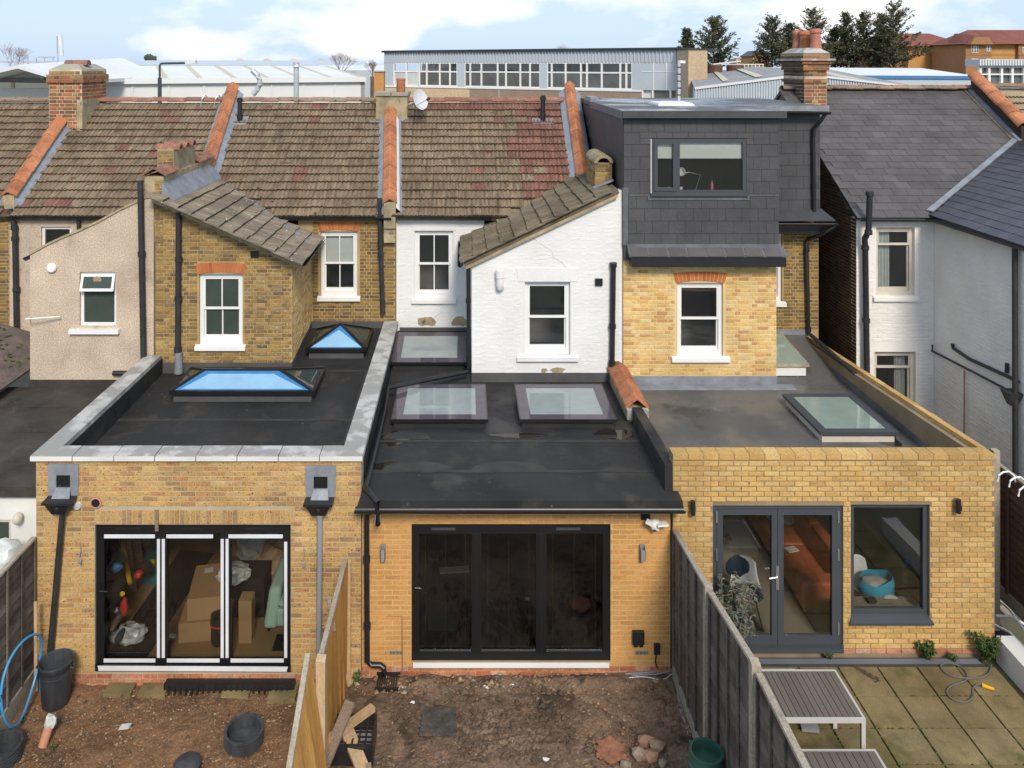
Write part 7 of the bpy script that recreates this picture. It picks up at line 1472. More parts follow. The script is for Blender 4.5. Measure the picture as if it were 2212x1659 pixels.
ground_line([(1365, 1459), (1420, 1456), (1455, 1452), (1465, 1500), (1480, 1560), (1494, 1618)], ZM + .05, .009, 'grey_cable', 'loose_cable', 'thinner blue-grey cable lying nearer the bare soil', 'cable')
ground_line([(1340, 1466), (1390, 1462), (1430, 1468), (1452, 1455)], ZM + .05, .006, 'white_plastic', 'loose_cable', 'thin white flex tangled by the corner of the fence', 'cable')
# garden table and bench
mat('hose_grey', (0.13, 0.135, 0.135), rough=.5, grain=.05, stain=.1, bump=0)
def slatted(name, label, cat, x0, x1, y0, y1, z, zg, n, fr=.028):
    t = thing(name, label, cat, ((x0 + x1) / 2, (y0 + y1) / 2, zg)); w = (x1 - x0 - 2 * fr) / n
    sm = MB().box(.004, w - .004, y0 + fr, y1 - fr, z - .022, z).mesh('slat_mesh', 'slat')
    for i in range(n): piece('slat', sm, t, (x0 + fr + i * w, 0, 0))
    bars2 = MB(); bars2.box(x0, x1, y0, y0 + fr, z - .05, z + .003); bars2.box(x0, x1, y1 - fr, y1, z - .05, z + .003); bars2.box(x0, x0 + fr, y0 + fr, y1 - fr, z - .05, z + .003); bars2.box(x1 - fr, x1, y0 + fr, y1 - fr, z - .05, z + .003); bars2.build('frame', 'galvanised_light', t)
    for a, b in ((x0, y0), (x1 - .05, y0), (x0, y1 - .05), (x1 - .05, y1 - .05)): MB().box(a, a + .05, b, b + .05, zg, z - .05).build('leg', 'galvanised_light', t)
    return t
mat('galvanised_light', (0.48, 0.46, 0.43), rough=.45, grain=.05, stain=.1, bump=0)
tb = slatted('garden_table', 'brown slatted garden table with pale metal frame on the patio', 'table', 3.52, 4.89, 9.89, 10.70, 1.0, ZPT, 17)
slatted('garden_bench', 'low brown slatted bench in front of the garden table', 'bench', 3.6, 4.96, 9.42, 9.80, .71, ZPT, 14)
slatted('garden_bench', 'low brown slatted bench behind the garden table by the wall', 'bench', 3.55, 4.52, 10.85, 11.10, .71, ZPT, 10)
c = G(1745, 1567, ZPT + .02); single('doormat', MB().hexa([c + Vector(v) for v in ((-.12, -.1, 0), (.1, -.12, 0), (.14, .1, 0), (-.08, .12, 0), (-.12, -.1, .04), (.1, -.12, .04), (.14, .1, .04), (-.08, .12, .04))]), 'grey_plastic', 'small grey pad lying under the garden table', 'pad')
K = lambda x, y: ((2000 + x / 1.8433) * .69125, (1900 + y / 1.8433) * .69125)
ground_line([K(2025, 325), K(2010, 375), K(1960, 400), K(1890, 405), K(1800, 392), K(1745, 360), K(1735, 328), K(1780, 316), K(1850, 340), K(1885, 385), K(1870, 420), K(1800, 445), K(1768, 480), K(1795, 522), K(1870, 542), K(1915, 515), K(1918, 465), K(1945, 440), K(1972, 444)], ZPT + .02, .0105, 'hose_grey', 'garden_hose', 'grey garden hose coiled on the mossy patio', 'hose', n=8)
nz = [G(*K(1972, 444), ZPT + .03), G(*K(2000, 455), ZPT + .03), G(*K(2040, 468), ZPT + .03)]
single('hose_nozzle', MB().tube(nz, [.028, .024, .018], 8), 'yellow_plastic', 'orange nozzle at the end of the grey hose', 'nozzle', smooth=True)
# plants
def leafy(name, label, base, stems, h, spread, leaf, per, m, cat='plant', lean=(0, 0), group=None, seed=1, stemm='twig'):
    rn = random.Random(seed); t = thing(name, label, cat, base, group); base = Vector(base); st = MB(); lf = MB()
    for i in range(stems):
        a = rn.uniform(0, 6.28); d = Vector((math.cos(a) * spread * rn.uniform(.3, 1) + lean[0], math.sin(a) * spread * rn.uniform(.3, 1) + lean[1], h * rn.uniform(.55, 1)))
        pts = [base + Vector((d.x * k ** 1.5, d.y * k ** 1.5, d.z * k ** .9)) for k in (0, .25, .5, .75, 1)]
        st.tube(pts, [.010, .008, .006, .004, .002], 5)
        for k in range(per):
            u = rn.uniform(.15, 1.0); j = min(3, int(u * 4)); p = pts[j].lerp(pts[j + 1], u * 4 - j)
            az = rn.uniform(0, 6.28); el = rn.uniform(-.5, .7); dr = Vector((math.cos(az) * math.cos(el), math.sin(az) * math.cos(el), math.sin(el))); sd = dr.cross(Vector((0, 0, 1))).normalized() * leaf * rn.uniform(.16, .26); L_ = leaf * rn.uniform(.6, 1.2)
            m1 = p + dr * L_ * .5 + Vector((0, 0, .01)); tip = p + dr * L_ - Vector((0, 0, L_ * rn.uniform(0, .3)))
            lf.add([p, m1 + sd, tip, m1 - sd], [(0, 1, 2), (0, 2, 3)], rn.random())
    st.build('stems', stemm, t, kind='stuff'); lf.build('leaves', m, t, kind='stuff', fix=False); return t
leafy('shrub', 'loose grey-green shrub growing by the patio doors behind the fence', (3.66, 11.42, ZPT), 44, 1.45, .46, .082, 85, 'leaf_grey', lean=(.12, .03), seed=3)
leafy('weed', 'bushy green weed at the corner by the low white wall', G(2128, 1428, ZPT), 22, .42, .24, .055, 60, 'leaf_green', seed=5, group='weeds along the wall')
leafy('weed', 'smaller green weed growing over the drain channel', G(2002, 1424, ZPT), 16, .28, .16, .05, 45, 'leaf_green', seed=6, group='weeds along the wall')
leafy('weed', 'tiny green tuft by the channel near the grey doors', G(1790, 1424, ZPT), 8, .10, .07, .035, 22, 'leaf_green', seed=7, group='weeds along the wall')
leafy('weed', 'low green tuft between the two larger weeds', G(2060, 1428, ZPT), 8, .09, .10, .035, 26, 'leaf_green', seed=8, group='weeds along the wall')
leafy('weed', 'small grass tuft at the foot of the orange fence', G(770, 1472, ZM), 8, .12, .06, .06, 12, 'leaf_green', seed=9, group='weeds along the wall')
for i, (a, b) in enumerate(((45, 1502), (115, 1618), (50, 1560))): leafy('weed', ('small green weed inside the blue hose loop', 'small green weed beside the clay pipe', 'small green weed below the blue hose loop')[i], G(a, b, ZL + .02), 5, .06, .06, .04, 10, 'leaf_green', seed=10 + i, group='weeds in the gravelly soil')
q = MB(); rn = random.Random(8)
for k in range(60):
    p = G(*K(1240 + k * 2.2 + rn.uniform(-12, 12), 330 + k * 1.5 + rn.uniform(-8, 8)), ZPT + .012); q.blob(p, (.018, .012, .008), k, .3)
q.build('leaf_litter', 'clod', None, kind='stuff')
# moss between the slabs
q = MB()
for k in range(260):
    if rn.random() < .5: x = 5.40 + rn.choice(range(-3, 4)) * .572; y = rn.uniform(10, 11.75)
    else: y = 11.757 - rn.choice(range(0, 5)) * .549; x = rn.uniform(3.3, 7.7)
    q.blob((x + rn.uniform(-.012, .012), y, ZPT - .012), (.02, .02, .014), k, .3)
q.build('moss', 'moss', None, kind='stuff')
# satellite dish, ridge hooks
c = P(905, 216, 20.9); sd = thing('satellite_dish', 'pale grey satellite dish on the rendered chimney', 'satellite dish', c)
ax = Vector((.75, -.55, .30)).normalized(); n = 24; q = MB(); vs = []; fs = []; rot = Vector((0, 0, 1)).rotation_difference(ax)
for i in range(6):
    r = .27 * i / 5
    for k in range(n): vs.append(c + rot @ Vector((r * math.cos(6.2832 * k / n), r * 1.08 * math.sin(6.2832 * k / n), .06 * (r / .27) ** 2)))
for i in range(5):
    for k in range(n): fs.append((i * n + k, i * n + (k + 1) % n, (i + 1) * n + (k + 1) % n, (i + 1) * n + k))
q.add(vs, fs); q.build('reflector', 'grey_light', sd, smooth=True)
MB().tube([c - ax * .02, c - ax * .18 + Vector((-.1, 0, -.05)), P(880, 226, 21.2)], .02, 6).build('bracket', 'galvanised', sd); MB().tube([c - rot @ Vector((0, .25, 0)), c + ax * .36 - rot @ Vector((0, .16, 0))], .012, 6).build('arm', 'galvanised', sd); MB().tube([c + ax * .36 - rot @ Vector((0, .18, 0)), c + ax * .44 - rot @ Vector((0, .12, 0))], .035, 8).build('receiver', 'black_plastic', sd)
for i, a in enumerate((433, 462)):
    p = S(a, 232, .06); single('ladder_hook', MB().tube([p, p + Vector((.02, .05, .22)), p + Vector((.06, .2, .33)), p + Vector((.1, .4, .2))], .018, 6), 'white_plastic', ('left', 'right')[i] + '-hand white ladder hook over the ridge of the pebbledashed house', 'hook', 'ladder hooks on the ridge', smooth=True)
p = P(32, 1150, 12.2); wbag = single('rubble_bag', MB().blob(P(8, 1218, 12.1), (.30, .25, .36), 6, .12, 3), 'clear_bag', 'bulging white sack behind the grey fence', 'sack', smooth=True)
# ================================================================ inside the brown brick extension
FL = .05
def gx(a, b, z=FL): return G(a, b, z)
sh = [gx(229, 1419), gx(318, 1419), gx(462, 1196), gx(390, 1188)]; single('dust_sheet', MB().prism(sh, (0, 0, .012)), 'black_cloth', 'long black dust sheet laid on the oak floor', 'dust sheet')
def box_rot(c, sx, sy, sz, rz):
    q = MB(); q.box(-sx / 2, sx / 2, -sy / 2, sy / 2, 0, sz); rm = Matrix.Rotation(rz, 3, 'Z'); q.v = [Vector(c) + rm @ v for v in q.v]; return q
single('cardboard_box', box_rot((-4.12, 13.1, FL), .75, 1.1, .30, .12), 'cardboard', 'low wide cardboard box underneath the large carton', 'box', 'cardboard boxes')
lb_ = thing('cardboard_box', 'large tilted cardboard carton in the middle of the room', 'box', (-4.15, 13.05, .36), 'cardboard boxes')
q = box_rot((-4.12, 13.02, .36), .52, .86, .34, .16); q.build('carton', 'cardboard', lb_); box_rot((-4.2, 13.28, .702), .14, .12, .003, .3).build('label_sheet', 'clear_bag', lb_)
single('cardboard_box', box_rot((-3.40, 12.62, FL), .20, .22, .66, 0), 'cardboard', 'tall narrow cardboard box near the armchair', 'box', 'cardboard boxes')
single('cardboard_box', box_rot((-3.95, 15.0, FL), .9, .5, .5, -.1), 'cardboard', 'brown carton at the back of the room', 'box', 'cardboard boxes')
single('cardboard_box', box_rot((-4.95, 15.6, FL), .5, .4, 1.1, .3), 'cardboard', 'tall carton leaning by the boards at the back', 'box', 'cardboard boxes')
def crumple(c, r, seed, sub=3, k=.14):
    q = MB().blob(c, r, seed, k, sub); return q
single('plastic_bag', crumple(gx(272, 1392) + Vector((0, .1, .10)), (.27, .2, .12), 4), 'clear_bag', 'crumpled white plastic bag on the black dust sheet', 'bag')
single('plastic_bag', crumple(P(505, 1238, 13.0), (.26, .22, .13), 9), 'clear_bag', 'clear bag of bits heaped beside the large carton', 'bag')
single('stacked_box', box_rot((-3.55, 13.35, FL), .6, .5, .62, 0), 'black_cloth', 'black crate holding the clear bag of bits', 'crate')
single('cloth_heap', crumple(P(600, 1215, 13.9), (.35, .3, .35), 12, 3, .2), 'timber_raw', 'heap of beige sheeting behind the mint armchair', 'sheeting')
single('cloth_heap', crumple(P(565, 1180, 14.6), (.45, .3, .3), 14, 3, .2), 'clear_bag', 'pale green-grey sheeting at the back of the room', 'sheeting')
ac = thing('armchair', 'mint green armchair half seen behind the door frame', 'armchair', (-2.75, 13.2, FL))
def soft(mb, name, m, par, lv=2, bev=.06):
    o = mb.build(name, m, par, smooth=True); b = o.modifiers.new('bevel', 'BEVEL'); b.width = bev; b.segments = 3; return o
soft(MB().box(-3.15, -2.25, 12.75, 13.65, .12, .42), 'base', 'mint_fabric', ac)
soft(MB().hexa([(-3.18, 12.7, .12), (-2.95, 12.7, .12), (-2.95, 13.7, .12), (-3.18, 13.7, .12), (-3.10, 12.78, .72), (-2.90, 12.78, .72), (-2.90, 13.7, .80), (-3.08, 13.7, .80)]), 'armrest', 'mint_fabric', ac, bev=.07)
soft(MB().box(-2.42, -2.2, 12.7, 13.7, .12, .75), 'armrest', 'mint_fabric', ac, bev=.07); soft(MB().hexa([(-3.1, 13.5, .3), (-2.25, 13.5, .3), (-2.25, 13.75, .3), (-3.1, 13.75, .3), (-3.05, 13.65, 1.15), (-2.3, 13.65, 1.15), (-2.3, 13.9, 1.15), (-3.05, 13.9, 1.15)]), 'backrest', 'mint_fabric', ac, bev=.08); soft(MB().box(-2.95, -2.42, 12.72, 13.55, .42, .54), 'cushion', 'mint_fabric', ac)
for a, b in ((-3.1, 12.8), (-2.3, 12.8), (-3.1, 13.6), (-2.3, 13.6)): MB().box(a - .02, a + .02, b - .02, b + .02, FL, .14).build('leg', 'black_frame', ac)
single('rucksack', crumple((-2.66, 12.95, .72), (.20, .22, .22), 21, 3, .06), 'black_cloth', 'black rucksack lying in the mint armchair', 'bag', smooth=True)
single('floor_mat', MB().box(-2.95, -2.15, 12.35, 12.7, FL, FL + .012), 'black_cloth', 'dark mat on the floor in front of the armchair', 'mat')
for i in range(7):
    x = LX0 + .36 + i * .02; y = 12.75 + i * .32; lab = ('first', 'second', 'third', 'fourth', 'fifth', 'sixth', 'last')[i] + ' grey board from the window, leaning along the side wall of the room'
    single('leaning_board', MB().beam((x + .25, y, FL), (x, y + .05, 1.7 + .05 * (i % 3)), .28, .02, up=(0, 1, 0)), 'timber_worn', lab, 'board', 'boards leaning inside')
single('spirit_level', MB().beam(P(281, 1262, 13.0), P(262, 1160, 13.5), .05, .05, up=(0, 1, 0)), 'yellow_paint', 'long yellow spirit level leaning among the tools', 'spirit level')
single('timber_strip', MB().beam(P(262, 1215, 12.9), P(243, 1180, 13.1), .03, .02), 'yellow_paint', 'short yellow strip leaning beside the spirit level', 'strip')
for i, (a, b, Y, r, m, lab) in enumerate(((245, 1215, 12.8, (.17, .16, .16), 'black_cloth', 'black tool bag at the top of the tool pile'), (252, 1226, 12.6, (.09, .06, .07), 'blue_paint', 'blue pouch on the black tool bag'), (250, 1280, 12.65, (.15, .18, .2), 'black_cloth', 'black holdall lower in the tool pile'), (268, 1310, 12.55, (.06, .05, .14), 'red_plastic', 'red clamp hanging on the tool pile'), (264, 1283, 12.5, (.04, .03, .04), 'yellow_paint', 'yellow tape measure in the tool pile'), (250, 1345, 12.5, (.06, .18, .05), 'timber_worn', 'dull wooden float below the tool pile'), (262, 1370, 12.45, (.06, .22, .05), 'navy_fabric', 'dark rolled cloth near the threshold'), (310, 1228, 13.6, (.14, .12, .12), 'black_cloth', 'black power tool case by the carton'), (330, 1215, 13.9, (.05, .05, .06), 'yellow_paint', 'yellow drill on the black case'), (300, 1240, 13.3, (.07, .1, .06), 'red_plastic', 'red hand tool among the black cases'), (480, 1290, 12.75, (.06, .05, .10), 'red_plastic', 'red handle of the workshop vacuum'))):
    single('tool_item', MB().blob(P(a, b, Y), r, i + 40, .18, 2), m, lab, 'tool', 'tools inside the brown brick extension', smooth=i % 2 == 0)
single('tool_case', box_rot(gx(322, 1262) + Vector((0, .3, 0)), .24, .62, .42, .1), 'teal_plastic', 'teal tool case standing on the black sheet', 'case')
single('tool_pile', MB().box(LX0 + .32, LX0 + .62, 12.4, 13.3, FL, .55), 'black_cloth', 'dark low box under the pile of tools', 'box')
b = gx(477, 1385); vc = thing('workshop_vacuum', 'black and red workshop vacuum by the tall carton', 'vacuum', b); MB().lathe([(0, 0), (.14, 0), (.15, .05), (.15, .3), (.16, .31), (.15, .42), (.06, .46), (0, .46)], b, 18).build('tank', 'black_plastic', vc, smooth=True); MB().lathe([(.155, 0), (.165, .01), (.155, .04)], b + Vector((0, 0, .29)), 18).build('band', 'red_plastic', vc)
# ================================================================ inside the dark room
single('plaster_offcut', box_rot(G(981, 1232, .05) + Vector((0, 0, 0)), .52, .16, .02, .1), 'white_paint', 'pale board offcut lying on the dark floor indoors', 'board')  # added board standing in for a pale reflection in the door glass
# ================================================================ inside the yellow brick extension
F2 = .25
sf = thing('sofa', 'long orange leather sofa running back into the living room', 'sofa', (5.6, 14.2, F2))
soft(MB().box(5.36, 5.98, 12.88, 13.18, F2 + .06, .74), 'armrest', 'orange_leather', sf, bev=.05); soft(MB().box(5.36, 6.0, 15.9, 16.2, F2 + .06, .74), 'armrest', 'orange_leather', sf, bev=.05)
for k in range(3): soft(MB().box(5.38, 5.92, 13.19 + k * .9, 14.08 + k * .9, F2 + .08, .66), 'seat_cushion', 'orange_leather', sf, bev=.05)
for k in range(3): soft(MB().hexa([(5.9, 13.05 + k * .98, .5), (6.14, 13.05 + k * .98, .5), (6.14, 14.02 + k * .98, .5), (5.9, 14.02 + k * .98, .5), (5.98, 13.05 + k * .98, 1.06), (6.18, 13.05 + k * .98, 1.06), (6.18, 14.02 + k * .98, 1.06), (5.98, 14.02 + k * .98, 1.06)]), 'back_cushion', 'orange_leather', sf, bev=.06)
for a, b in ((5.42, 12.95), (5.95, 12.95), (5.42, 16.1), (5.95, 16.1)): MB().box(a - .02, a + .02, b - .02, b + .02, F2, F2 + .08).build('leg', 'timber_raw', sf)
q = MB(); 
for k in range(8):
    x = 5.55 + k * .07; x2 = x + .07; zf = lambda v: .69 + (0 if v < 5.9 else (v - 5.9) * 1.8)
    q.quad((x, 14.6, zf(x) + .02 * (k % 2)), (x2, 14.6, zf(x2) + .02 * ((k + 1) % 2)), (x2 - .05, 15.0, zf(x2) + .02), (x - .05, 15.0, zf(x) + .02))
single('throw', q, 'clear_bag', 'grey throw hanging over the orange sofa', 'throw')
single('magazine', box_rot((5.6, 13.9, .665), .2, .14, .012, .3), 'white_frame', 'magazine lying open on the orange sofa', 'magazine')
def shell_chair(b, rz, label):
    t = thing('shell_chair', label, 'chair', b, 'shell chairs'); b = Vector(b); rm = Matrix.Rotation(rz, 3, 'Z'); q = MB(); n = 12; vs = []; fs = []
    prof = [(-.22, .42), (-.1, .41), (.1, .42), (.2, .47), (.26, .6), (.30, .78), (.31, .84)]
    for i, (y, z) in enumerate(prof):
        wd_ = .24 - .02 * abs(i - 2) - (.06 if i == 6 else 0)
        for k in range(n + 1): s = k / n * 2 - 1; vs.append(b + rm @ Vector((s * wd_, y - .06 * s * s * (i > 2), z + .07 * s * s * (i < 4))))
    for i in range(len(prof) - 1):
        for k in range(n): fs.append((i * (n + 1) + k, i * (n + 1) + k + 1, (i + 1) * (n + 1) + k + 1, (i + 1) * (n + 1) + k))
    q.add(vs, fs); o = q.build('shell', 'white_plastic', t, smooth=True); sm = o.modifiers.new('thick', 'SOLIDIFY'); sm.thickness = .012
    for sx_, sy_ in ((-1, -1), (1, -1), (-1, 1), (1, 1)): MB().tube([b + rm @ Vector((sx_ * .12, sy_ * .10, .40)), b + rm @ Vector((sx_ * .22, sy_ * .21, 0))], [.014, .010], 6).build('leg', 'timber_raw', t)
    return t
c1 = (4.42, 12.75, F2); shell_chair(c1, -.2, 'white shell chair with navy cloth and striped cushion behind the glass door')
single('jumper', crumple((4.36, 12.98, F2 + .70), (.19, .045, .17), 31, 3, .10), 'navy_fabric', 'dark navy jumper over the shell chair back', 'jumper', smooth=True)
ms = mat('stripe_fabric', (0.5, 0.5, 0.48), bump=.1); nt = ms.node_tree; wv = nt.nodes.new('ShaderNodeTexWave'); wv.inputs['Scale'].default_value = 9; wv.bands_direction = 'DIAGONAL'; g_ = nt.nodes.new('ShaderNodeNewGeometry'); nt.links.new(g_.outputs['Position'], wv.inputs[0]); rp = nt.nodes.new('ShaderNodeValToRGB'); rp.color_ramp.elements[0].position = .45; rp.color_ramp.elements[1].position = .55; rp.color_ramp.elements[0].color = (.06, .07, .09, 1); rp.color_ramp.elements[1].color = (.6, .6, .58, 1); nt.links.new(wv.outputs[0], rp.inputs[0]); nt.links.new(rp.outputs[0], nt.nodes['Principled BSDF'].inputs['Base Color'])
single('cushion', crumple((4.44, 12.68, F2 + .47), (.24, .20, .08), 33, 3, .04), 'stripe_fabric', 'striped cushion on the shell chair seat', 'cushion', smooth=True)
shell_chair((6.36, 12.78, F2), .35, 'white shell chair behind the fixed window')
bg = thing('beach_bag', 'turquoise fabric bag with white lining on the shell chair', 'bag', (6.42, 12.68, F2 + .45)); c = Vector((6.42, 12.66, F2 + .46)); n = 22; rng = random.Random(3); q = MB()
prof = [(.0, 0), (.20, .0), (.25, .08), (.25, .2), (.22, .27), (.19, .25), (.12, .2), (0, .18)]
vs = [c + Vector((r * math.cos(6.2832 * k / n) * (1.1 + .04 * math.sin(6.2832 * k / n * 3)), r * math.sin(6.2832 * k / n) * .9, z + .015 * math.sin(6.2832 * k / n * 4) * (i > 2) + .05 * math.cos(6.2832 * k / n) * (i in (3, 4)))) for i, (r, z) in enumerate(prof[:5]) for k in range(n)]
q.add(vs, [(i * n + k, i * n + (k + 1) % n, (i + 1) * n + (k + 1) % n, (i + 1) * n + k) for i in range(4) for k in range(n)]); q.build('outside', 'turquoise_fabric', bg, smooth=True)
q = MB(); q.prism([c + Vector((.10 + .10 * math.cos(a), -.245 - .012 * math.cos(a), .10 + .055 * math.sin(a))) for a in [2 * math.pi * k / 16 for k in range(16)]], (0, -.006, 0)); q.build('leaf_print', 'curtain', bg)
crumple(c + Vector((0, 0, .19)), (.21, .18, .05), 5, 2, .08).build('lining', 'clear_bag', bg, smooth=True)
single('window_board', MB().box(d2[0] + .02, d2[1] - .02, YX + .22, YX + .48, d2[2] + .02, d2[2] + .06), 'timber_edge', 'pale board along the inside of the fixed window', 'shelf')
for i, (a, lab) in enumerate(((1884, 'dark toy in the middle of the window board'), (1976, 'dark toy at the far end of the window board'))): single('toy', crumple((XP(a, 12.3), YX + .33, d2[2] + .10), (.08, .06, .05), 60 + i, 2, .15), 'black_cloth', lab, 'toy', 'toys on the window board')
sv = thing('stick_vacuum', 'upright stick vacuum with yellow and blue parts by the window', 'vacuum', (6.98, 12.7, F2)); MB().tube([(6.98, 12.7, F2), (6.95, 12.75, F2 + .55)], .018, 8).build('wand', 'copper', sv); MB().blob((6.95, 12.76, F2 + .65), (.06, .06, .10), 3, .1, 2).build('body', 'grey_plastic', sv); MB().blob((6.93, 12.72, F2 + .74), (.04, .04, .03), 3, .1, 2).build('filter', 'yellow_paint', sv); MB().blob((6.97, 12.78, F2 + .88), (.05, .05, .05), 3, .1, 2).build('cap', 'blue_paint', sv)
single('tabletop_indoors', MB().box(3.6, 4.5, 13.6, 14.4, .95, .99), 'slat', 'dark dining table top at the back of the living room', 'table')  # added slab in place of the garden table mirrored in the glass
dl = thing('desk_lamp', 'white desk lamp behind the dormer window', 'lamp', P(1478, 412, 16.5)); q = MB(); q.tube([P(1502, 412, 16.5), P(1513, 378, 16.5), P(1488, 372, 16.5), P(1478, 375, 16.5)], .008, 6); q.build('arm', 'steel', dl); MB().lathe([(.02, 0), (.09, .05), (.085, .055), (.015, .01)], P(1474, 371, 16.5), 14, axis=(-.5, -.6, .1)).build('shade', 'white_plastic', dl, smooth=True); MB().lathe([(0, 0), (.07, 0), (.06, .015), (0, .02)], P(1502, 413, 16.5), 14).build('base', 'white_plastic', dl)
single('bottle', MB().lathe([(0, 0), (.028, 0), (.028, .12), (.012, .15), (.012, .19), (0, .19)], P(1538, 410, 16.45), 12), 'pink_plastic', 'small pink bottle on the dormer window sill', 'bottle', smooth=True)
single('cup', MB().lathe([(0, 0), (.04, 0), (.045, .08), (0, .08)], P(1470, 412, 16.42), 12), 'white_plastic', 'small white cup on the dormer window sill', 'cup', smooth=True)
# ================================================================ beyond the terrace
def seam_wall(par, a, b, z0, z1, m, name='wall', thick=.3):
    a, b = Vector(a), Vector(b); d = (b - a).normalized(); n = Vector((-d.y, d.x, 0)) * thick
    return MB().hexa([(a.x, a.y, z0), (b.x, b.y, z0), (b.x + n.x, b.y + n.y, z0), (a.x + n.x, a.y + n.y, z0), (a.x, a.y, z1), (b.x, b.y, z1), (b.x + n.x, b.y + n.y, z1), (a.x + n.x, a.y + n.y, z1)]).build(name, m, par)
wh = thing('warehouse', 'long white clad warehouse with shallow roof behind the tiled roofs', 'warehouse', (-20, 60, 0))
wa, wb_ = P(120, 180, 52), P(788, 168, 60); zw = 7.85; wa.z = wb_.z = 0
seam_wall(wh, wa, wb_, 0, zw, 'cladding_white')
dv = (wb_ - wa); nrm = Vector((-dv.y, dv.x, 0)).normalized()
N_ = 9
for i in range(N_):
    a, b = wa + dv * (i / N_), wa + dv * ((i + 1) / N_)
    MB().beam(a + Vector((0, 0, 4)) - nrm * .04, a + Vector((0, 0, zw)) - nrm * .04, .12, .06, up=nrm).build('panel_joint', 'roof_sheet', wh)
    for k in range(2):
        o = MB(); u0, u1 = (0, .82) if k == 0 else (.82, 1); p0, p1 = a.lerp(b, u0), a.lerp(b, u1); r0, r1 = p0 + nrm * 12, p1 + nrm * 12
        o.hexa([p0 + Vector((0, 0, zw + .02)), p1 + Vector((0, 0, zw + .02)), r1 + Vector((0, 0, 8.72)), r0 + Vector((0, 0, 8.72)), p0 + Vector((0, 0, zw + .14)), p1 + Vector((0, 0, zw + .14)), r1 + Vector((0, 0, 8.84)), r0 + Vector((0, 0, 8.84))]); o.build('roof_panel', 'roof_sheet' if k == 0 else 'roof_sheet_yellow', wh)
MB().beam(wa + Vector((0, 0, zw)) - nrm * .15, wb_ + Vector((0, 0, zw)) - nrm * .15, .3, .35).build('gutter', 'cladding_white', wh)
seam_wall(wh, wb_, wb_ + nrm * 12, 0, zw, 'cladding_white')
for px_, py0, py1, bend, lab in ((640, 225, 142, 0, 'straight'), (552, 205, 152, 1, 'bent')):
    t = thing('vent_duct', lab + ' galvanised vent duct on the white warehouse wall', 'duct', P(px_, py0, 51), 'ducts on the warehouse')
    q = MB()
    if not bend: q.tube([P(px_, py0, 51), P(px_, py1 + 3, 51), P(px_, py1 + 3, 51) + Vector((0, 0, .15))], .17, 12)
    else: q.tube([P(px_ - 6, py0, 51), P(px_ + 4, 193, 51), P(px_ + 9, 184, 51), P(px_ + 9, 172, 51), P(px_ + 4, 163, 51), P(px_ - 7, py1, 51)], .17, 12)
    q.build('duct', 'galvanised', t, smooth=True)
    MB().tube([P(px_ + (9 if bend else 0), 178, 51) - Vector((0, 0, .03)), P(px_ + (9 if bend else 0), 178, 51) + Vector((0, 0, .03))], .19, 12).build('joint', 'galvanised', t)
    if not bend: MB().lathe([(.26, 0), (.2, .15), (.2, .3)], P(px_, py1 + 3, 51), 12).build('cowl', 'galvanised', t)
gb = thing('warehouse', 'gabled white shed with open porch at the far edge', 'shed', P(30, 200, 46)); y0 = 46
ap, le, re = P(38, 148, y0), P(-90, 178, y0), P(152, 182, y0)
MB().hexa([le, ap, ap + Vector((0, 14, .5)), le + Vector((0, 14, 0)), le + Vector((0, 0, .22)), ap + Vector((0, 0, .22)), ap + Vector((0, 14, .72)), le + Vector((0, 14, .22))]).build('roof', 'roof_sheet', gb)
MB().hexa([ap, re, re + Vector((0, 14, 0)), ap + Vector((0, 14, .5)), ap + Vector((0, 0, .22)), re + Vector((0, 0, .22)), re + Vector((0, 14, .22)), ap + Vector((0, 14, .72))]).build('roof', 'roof_sheet', gb)
MB().box(le.x, re.x, y0 + 3, y0 + 3.3, 0, ap.z - 1.2).build('wall', 'cladding_white', gb); MB().beam(le + Vector((0, 3, .1)), re + Vector((0, 3, .1)), .3, .3).build('beam', 'grey_plastic', gb)
MB().beam(P(90, 168, y0), P(140, 205, y0 + 2), .12, .12).build('brace', 'grey_frame', gb)
lp = thing('street_lamp', 'grey street lamp post with long arm before the white warehouse', 'street lamp', P(345, 225, 40))
MB().tube([P(345, 300, 40), P(345, 168, 40)], .10, 10).build('post', 'grey_frame', lp); q = MB(); q.tube([P(345, 168, 40), P(345, 143, 40), P(347, 138, 40), P(350, 137, 40), P(404, 136, 40)], .055, 8); q.build('arm', 'grey_frame', lp, smooth=True); MB().beam(P(402, 135.5, 40), P(424, 133.5, 40), .3, .16).build('lamp_head', 'roof_sheet', lp)
fr_ = thing('far_warehouse', 'long pale blue-grey warehouse roof on the horizon', 'warehouse', P(400, 134, 120)); MB().hexa([P(60, 150, 110), P(790, 150, 110), P(790, 150, 130), P(60, 150, 130), P(60, 139, 110), P(790, 141, 110), P(790, 131, 130), P(60, 130, 130)]).build('roof', 'cladding_blue', fr_)
for i in range(5): MB().hexa([P(500 + i * 58, 137, 128), P(548 + i * 58, 137, 128), P(548 + i * 58, 137, 131), P(500 + i * 58, 137, 131), P(515 + i * 58, 126.5, 128), P(520 + i * 58, 126.5, 128), P(520 + i * 58, 126.5, 131), P(515 + i * 58, 126.5, 131)]).build('gable', 'roof_sheet_yellow', fr_)
fr2 = thing('far_warehouse', 'low white roofs behind the warehouse corner and bare trees', 'warehouse', P(760, 140, 90)); MB().hexa([P(690, 185, 80), P(833, 185, 80), P(833, 160, 95), P(690, 160, 95), P(690, 152, 80), P(833, 152, 80), P(833, 141, 95), P(690, 141, 95)]).build('roof', 'roof_sheet', fr2); MB().box(P(690, 170, 79.5).x, P(833, 170, 79.5).x, 79.4, 79.9, 3, P(700, 152, 79.5).z).build('wall', 'cladding_blue', fr2)
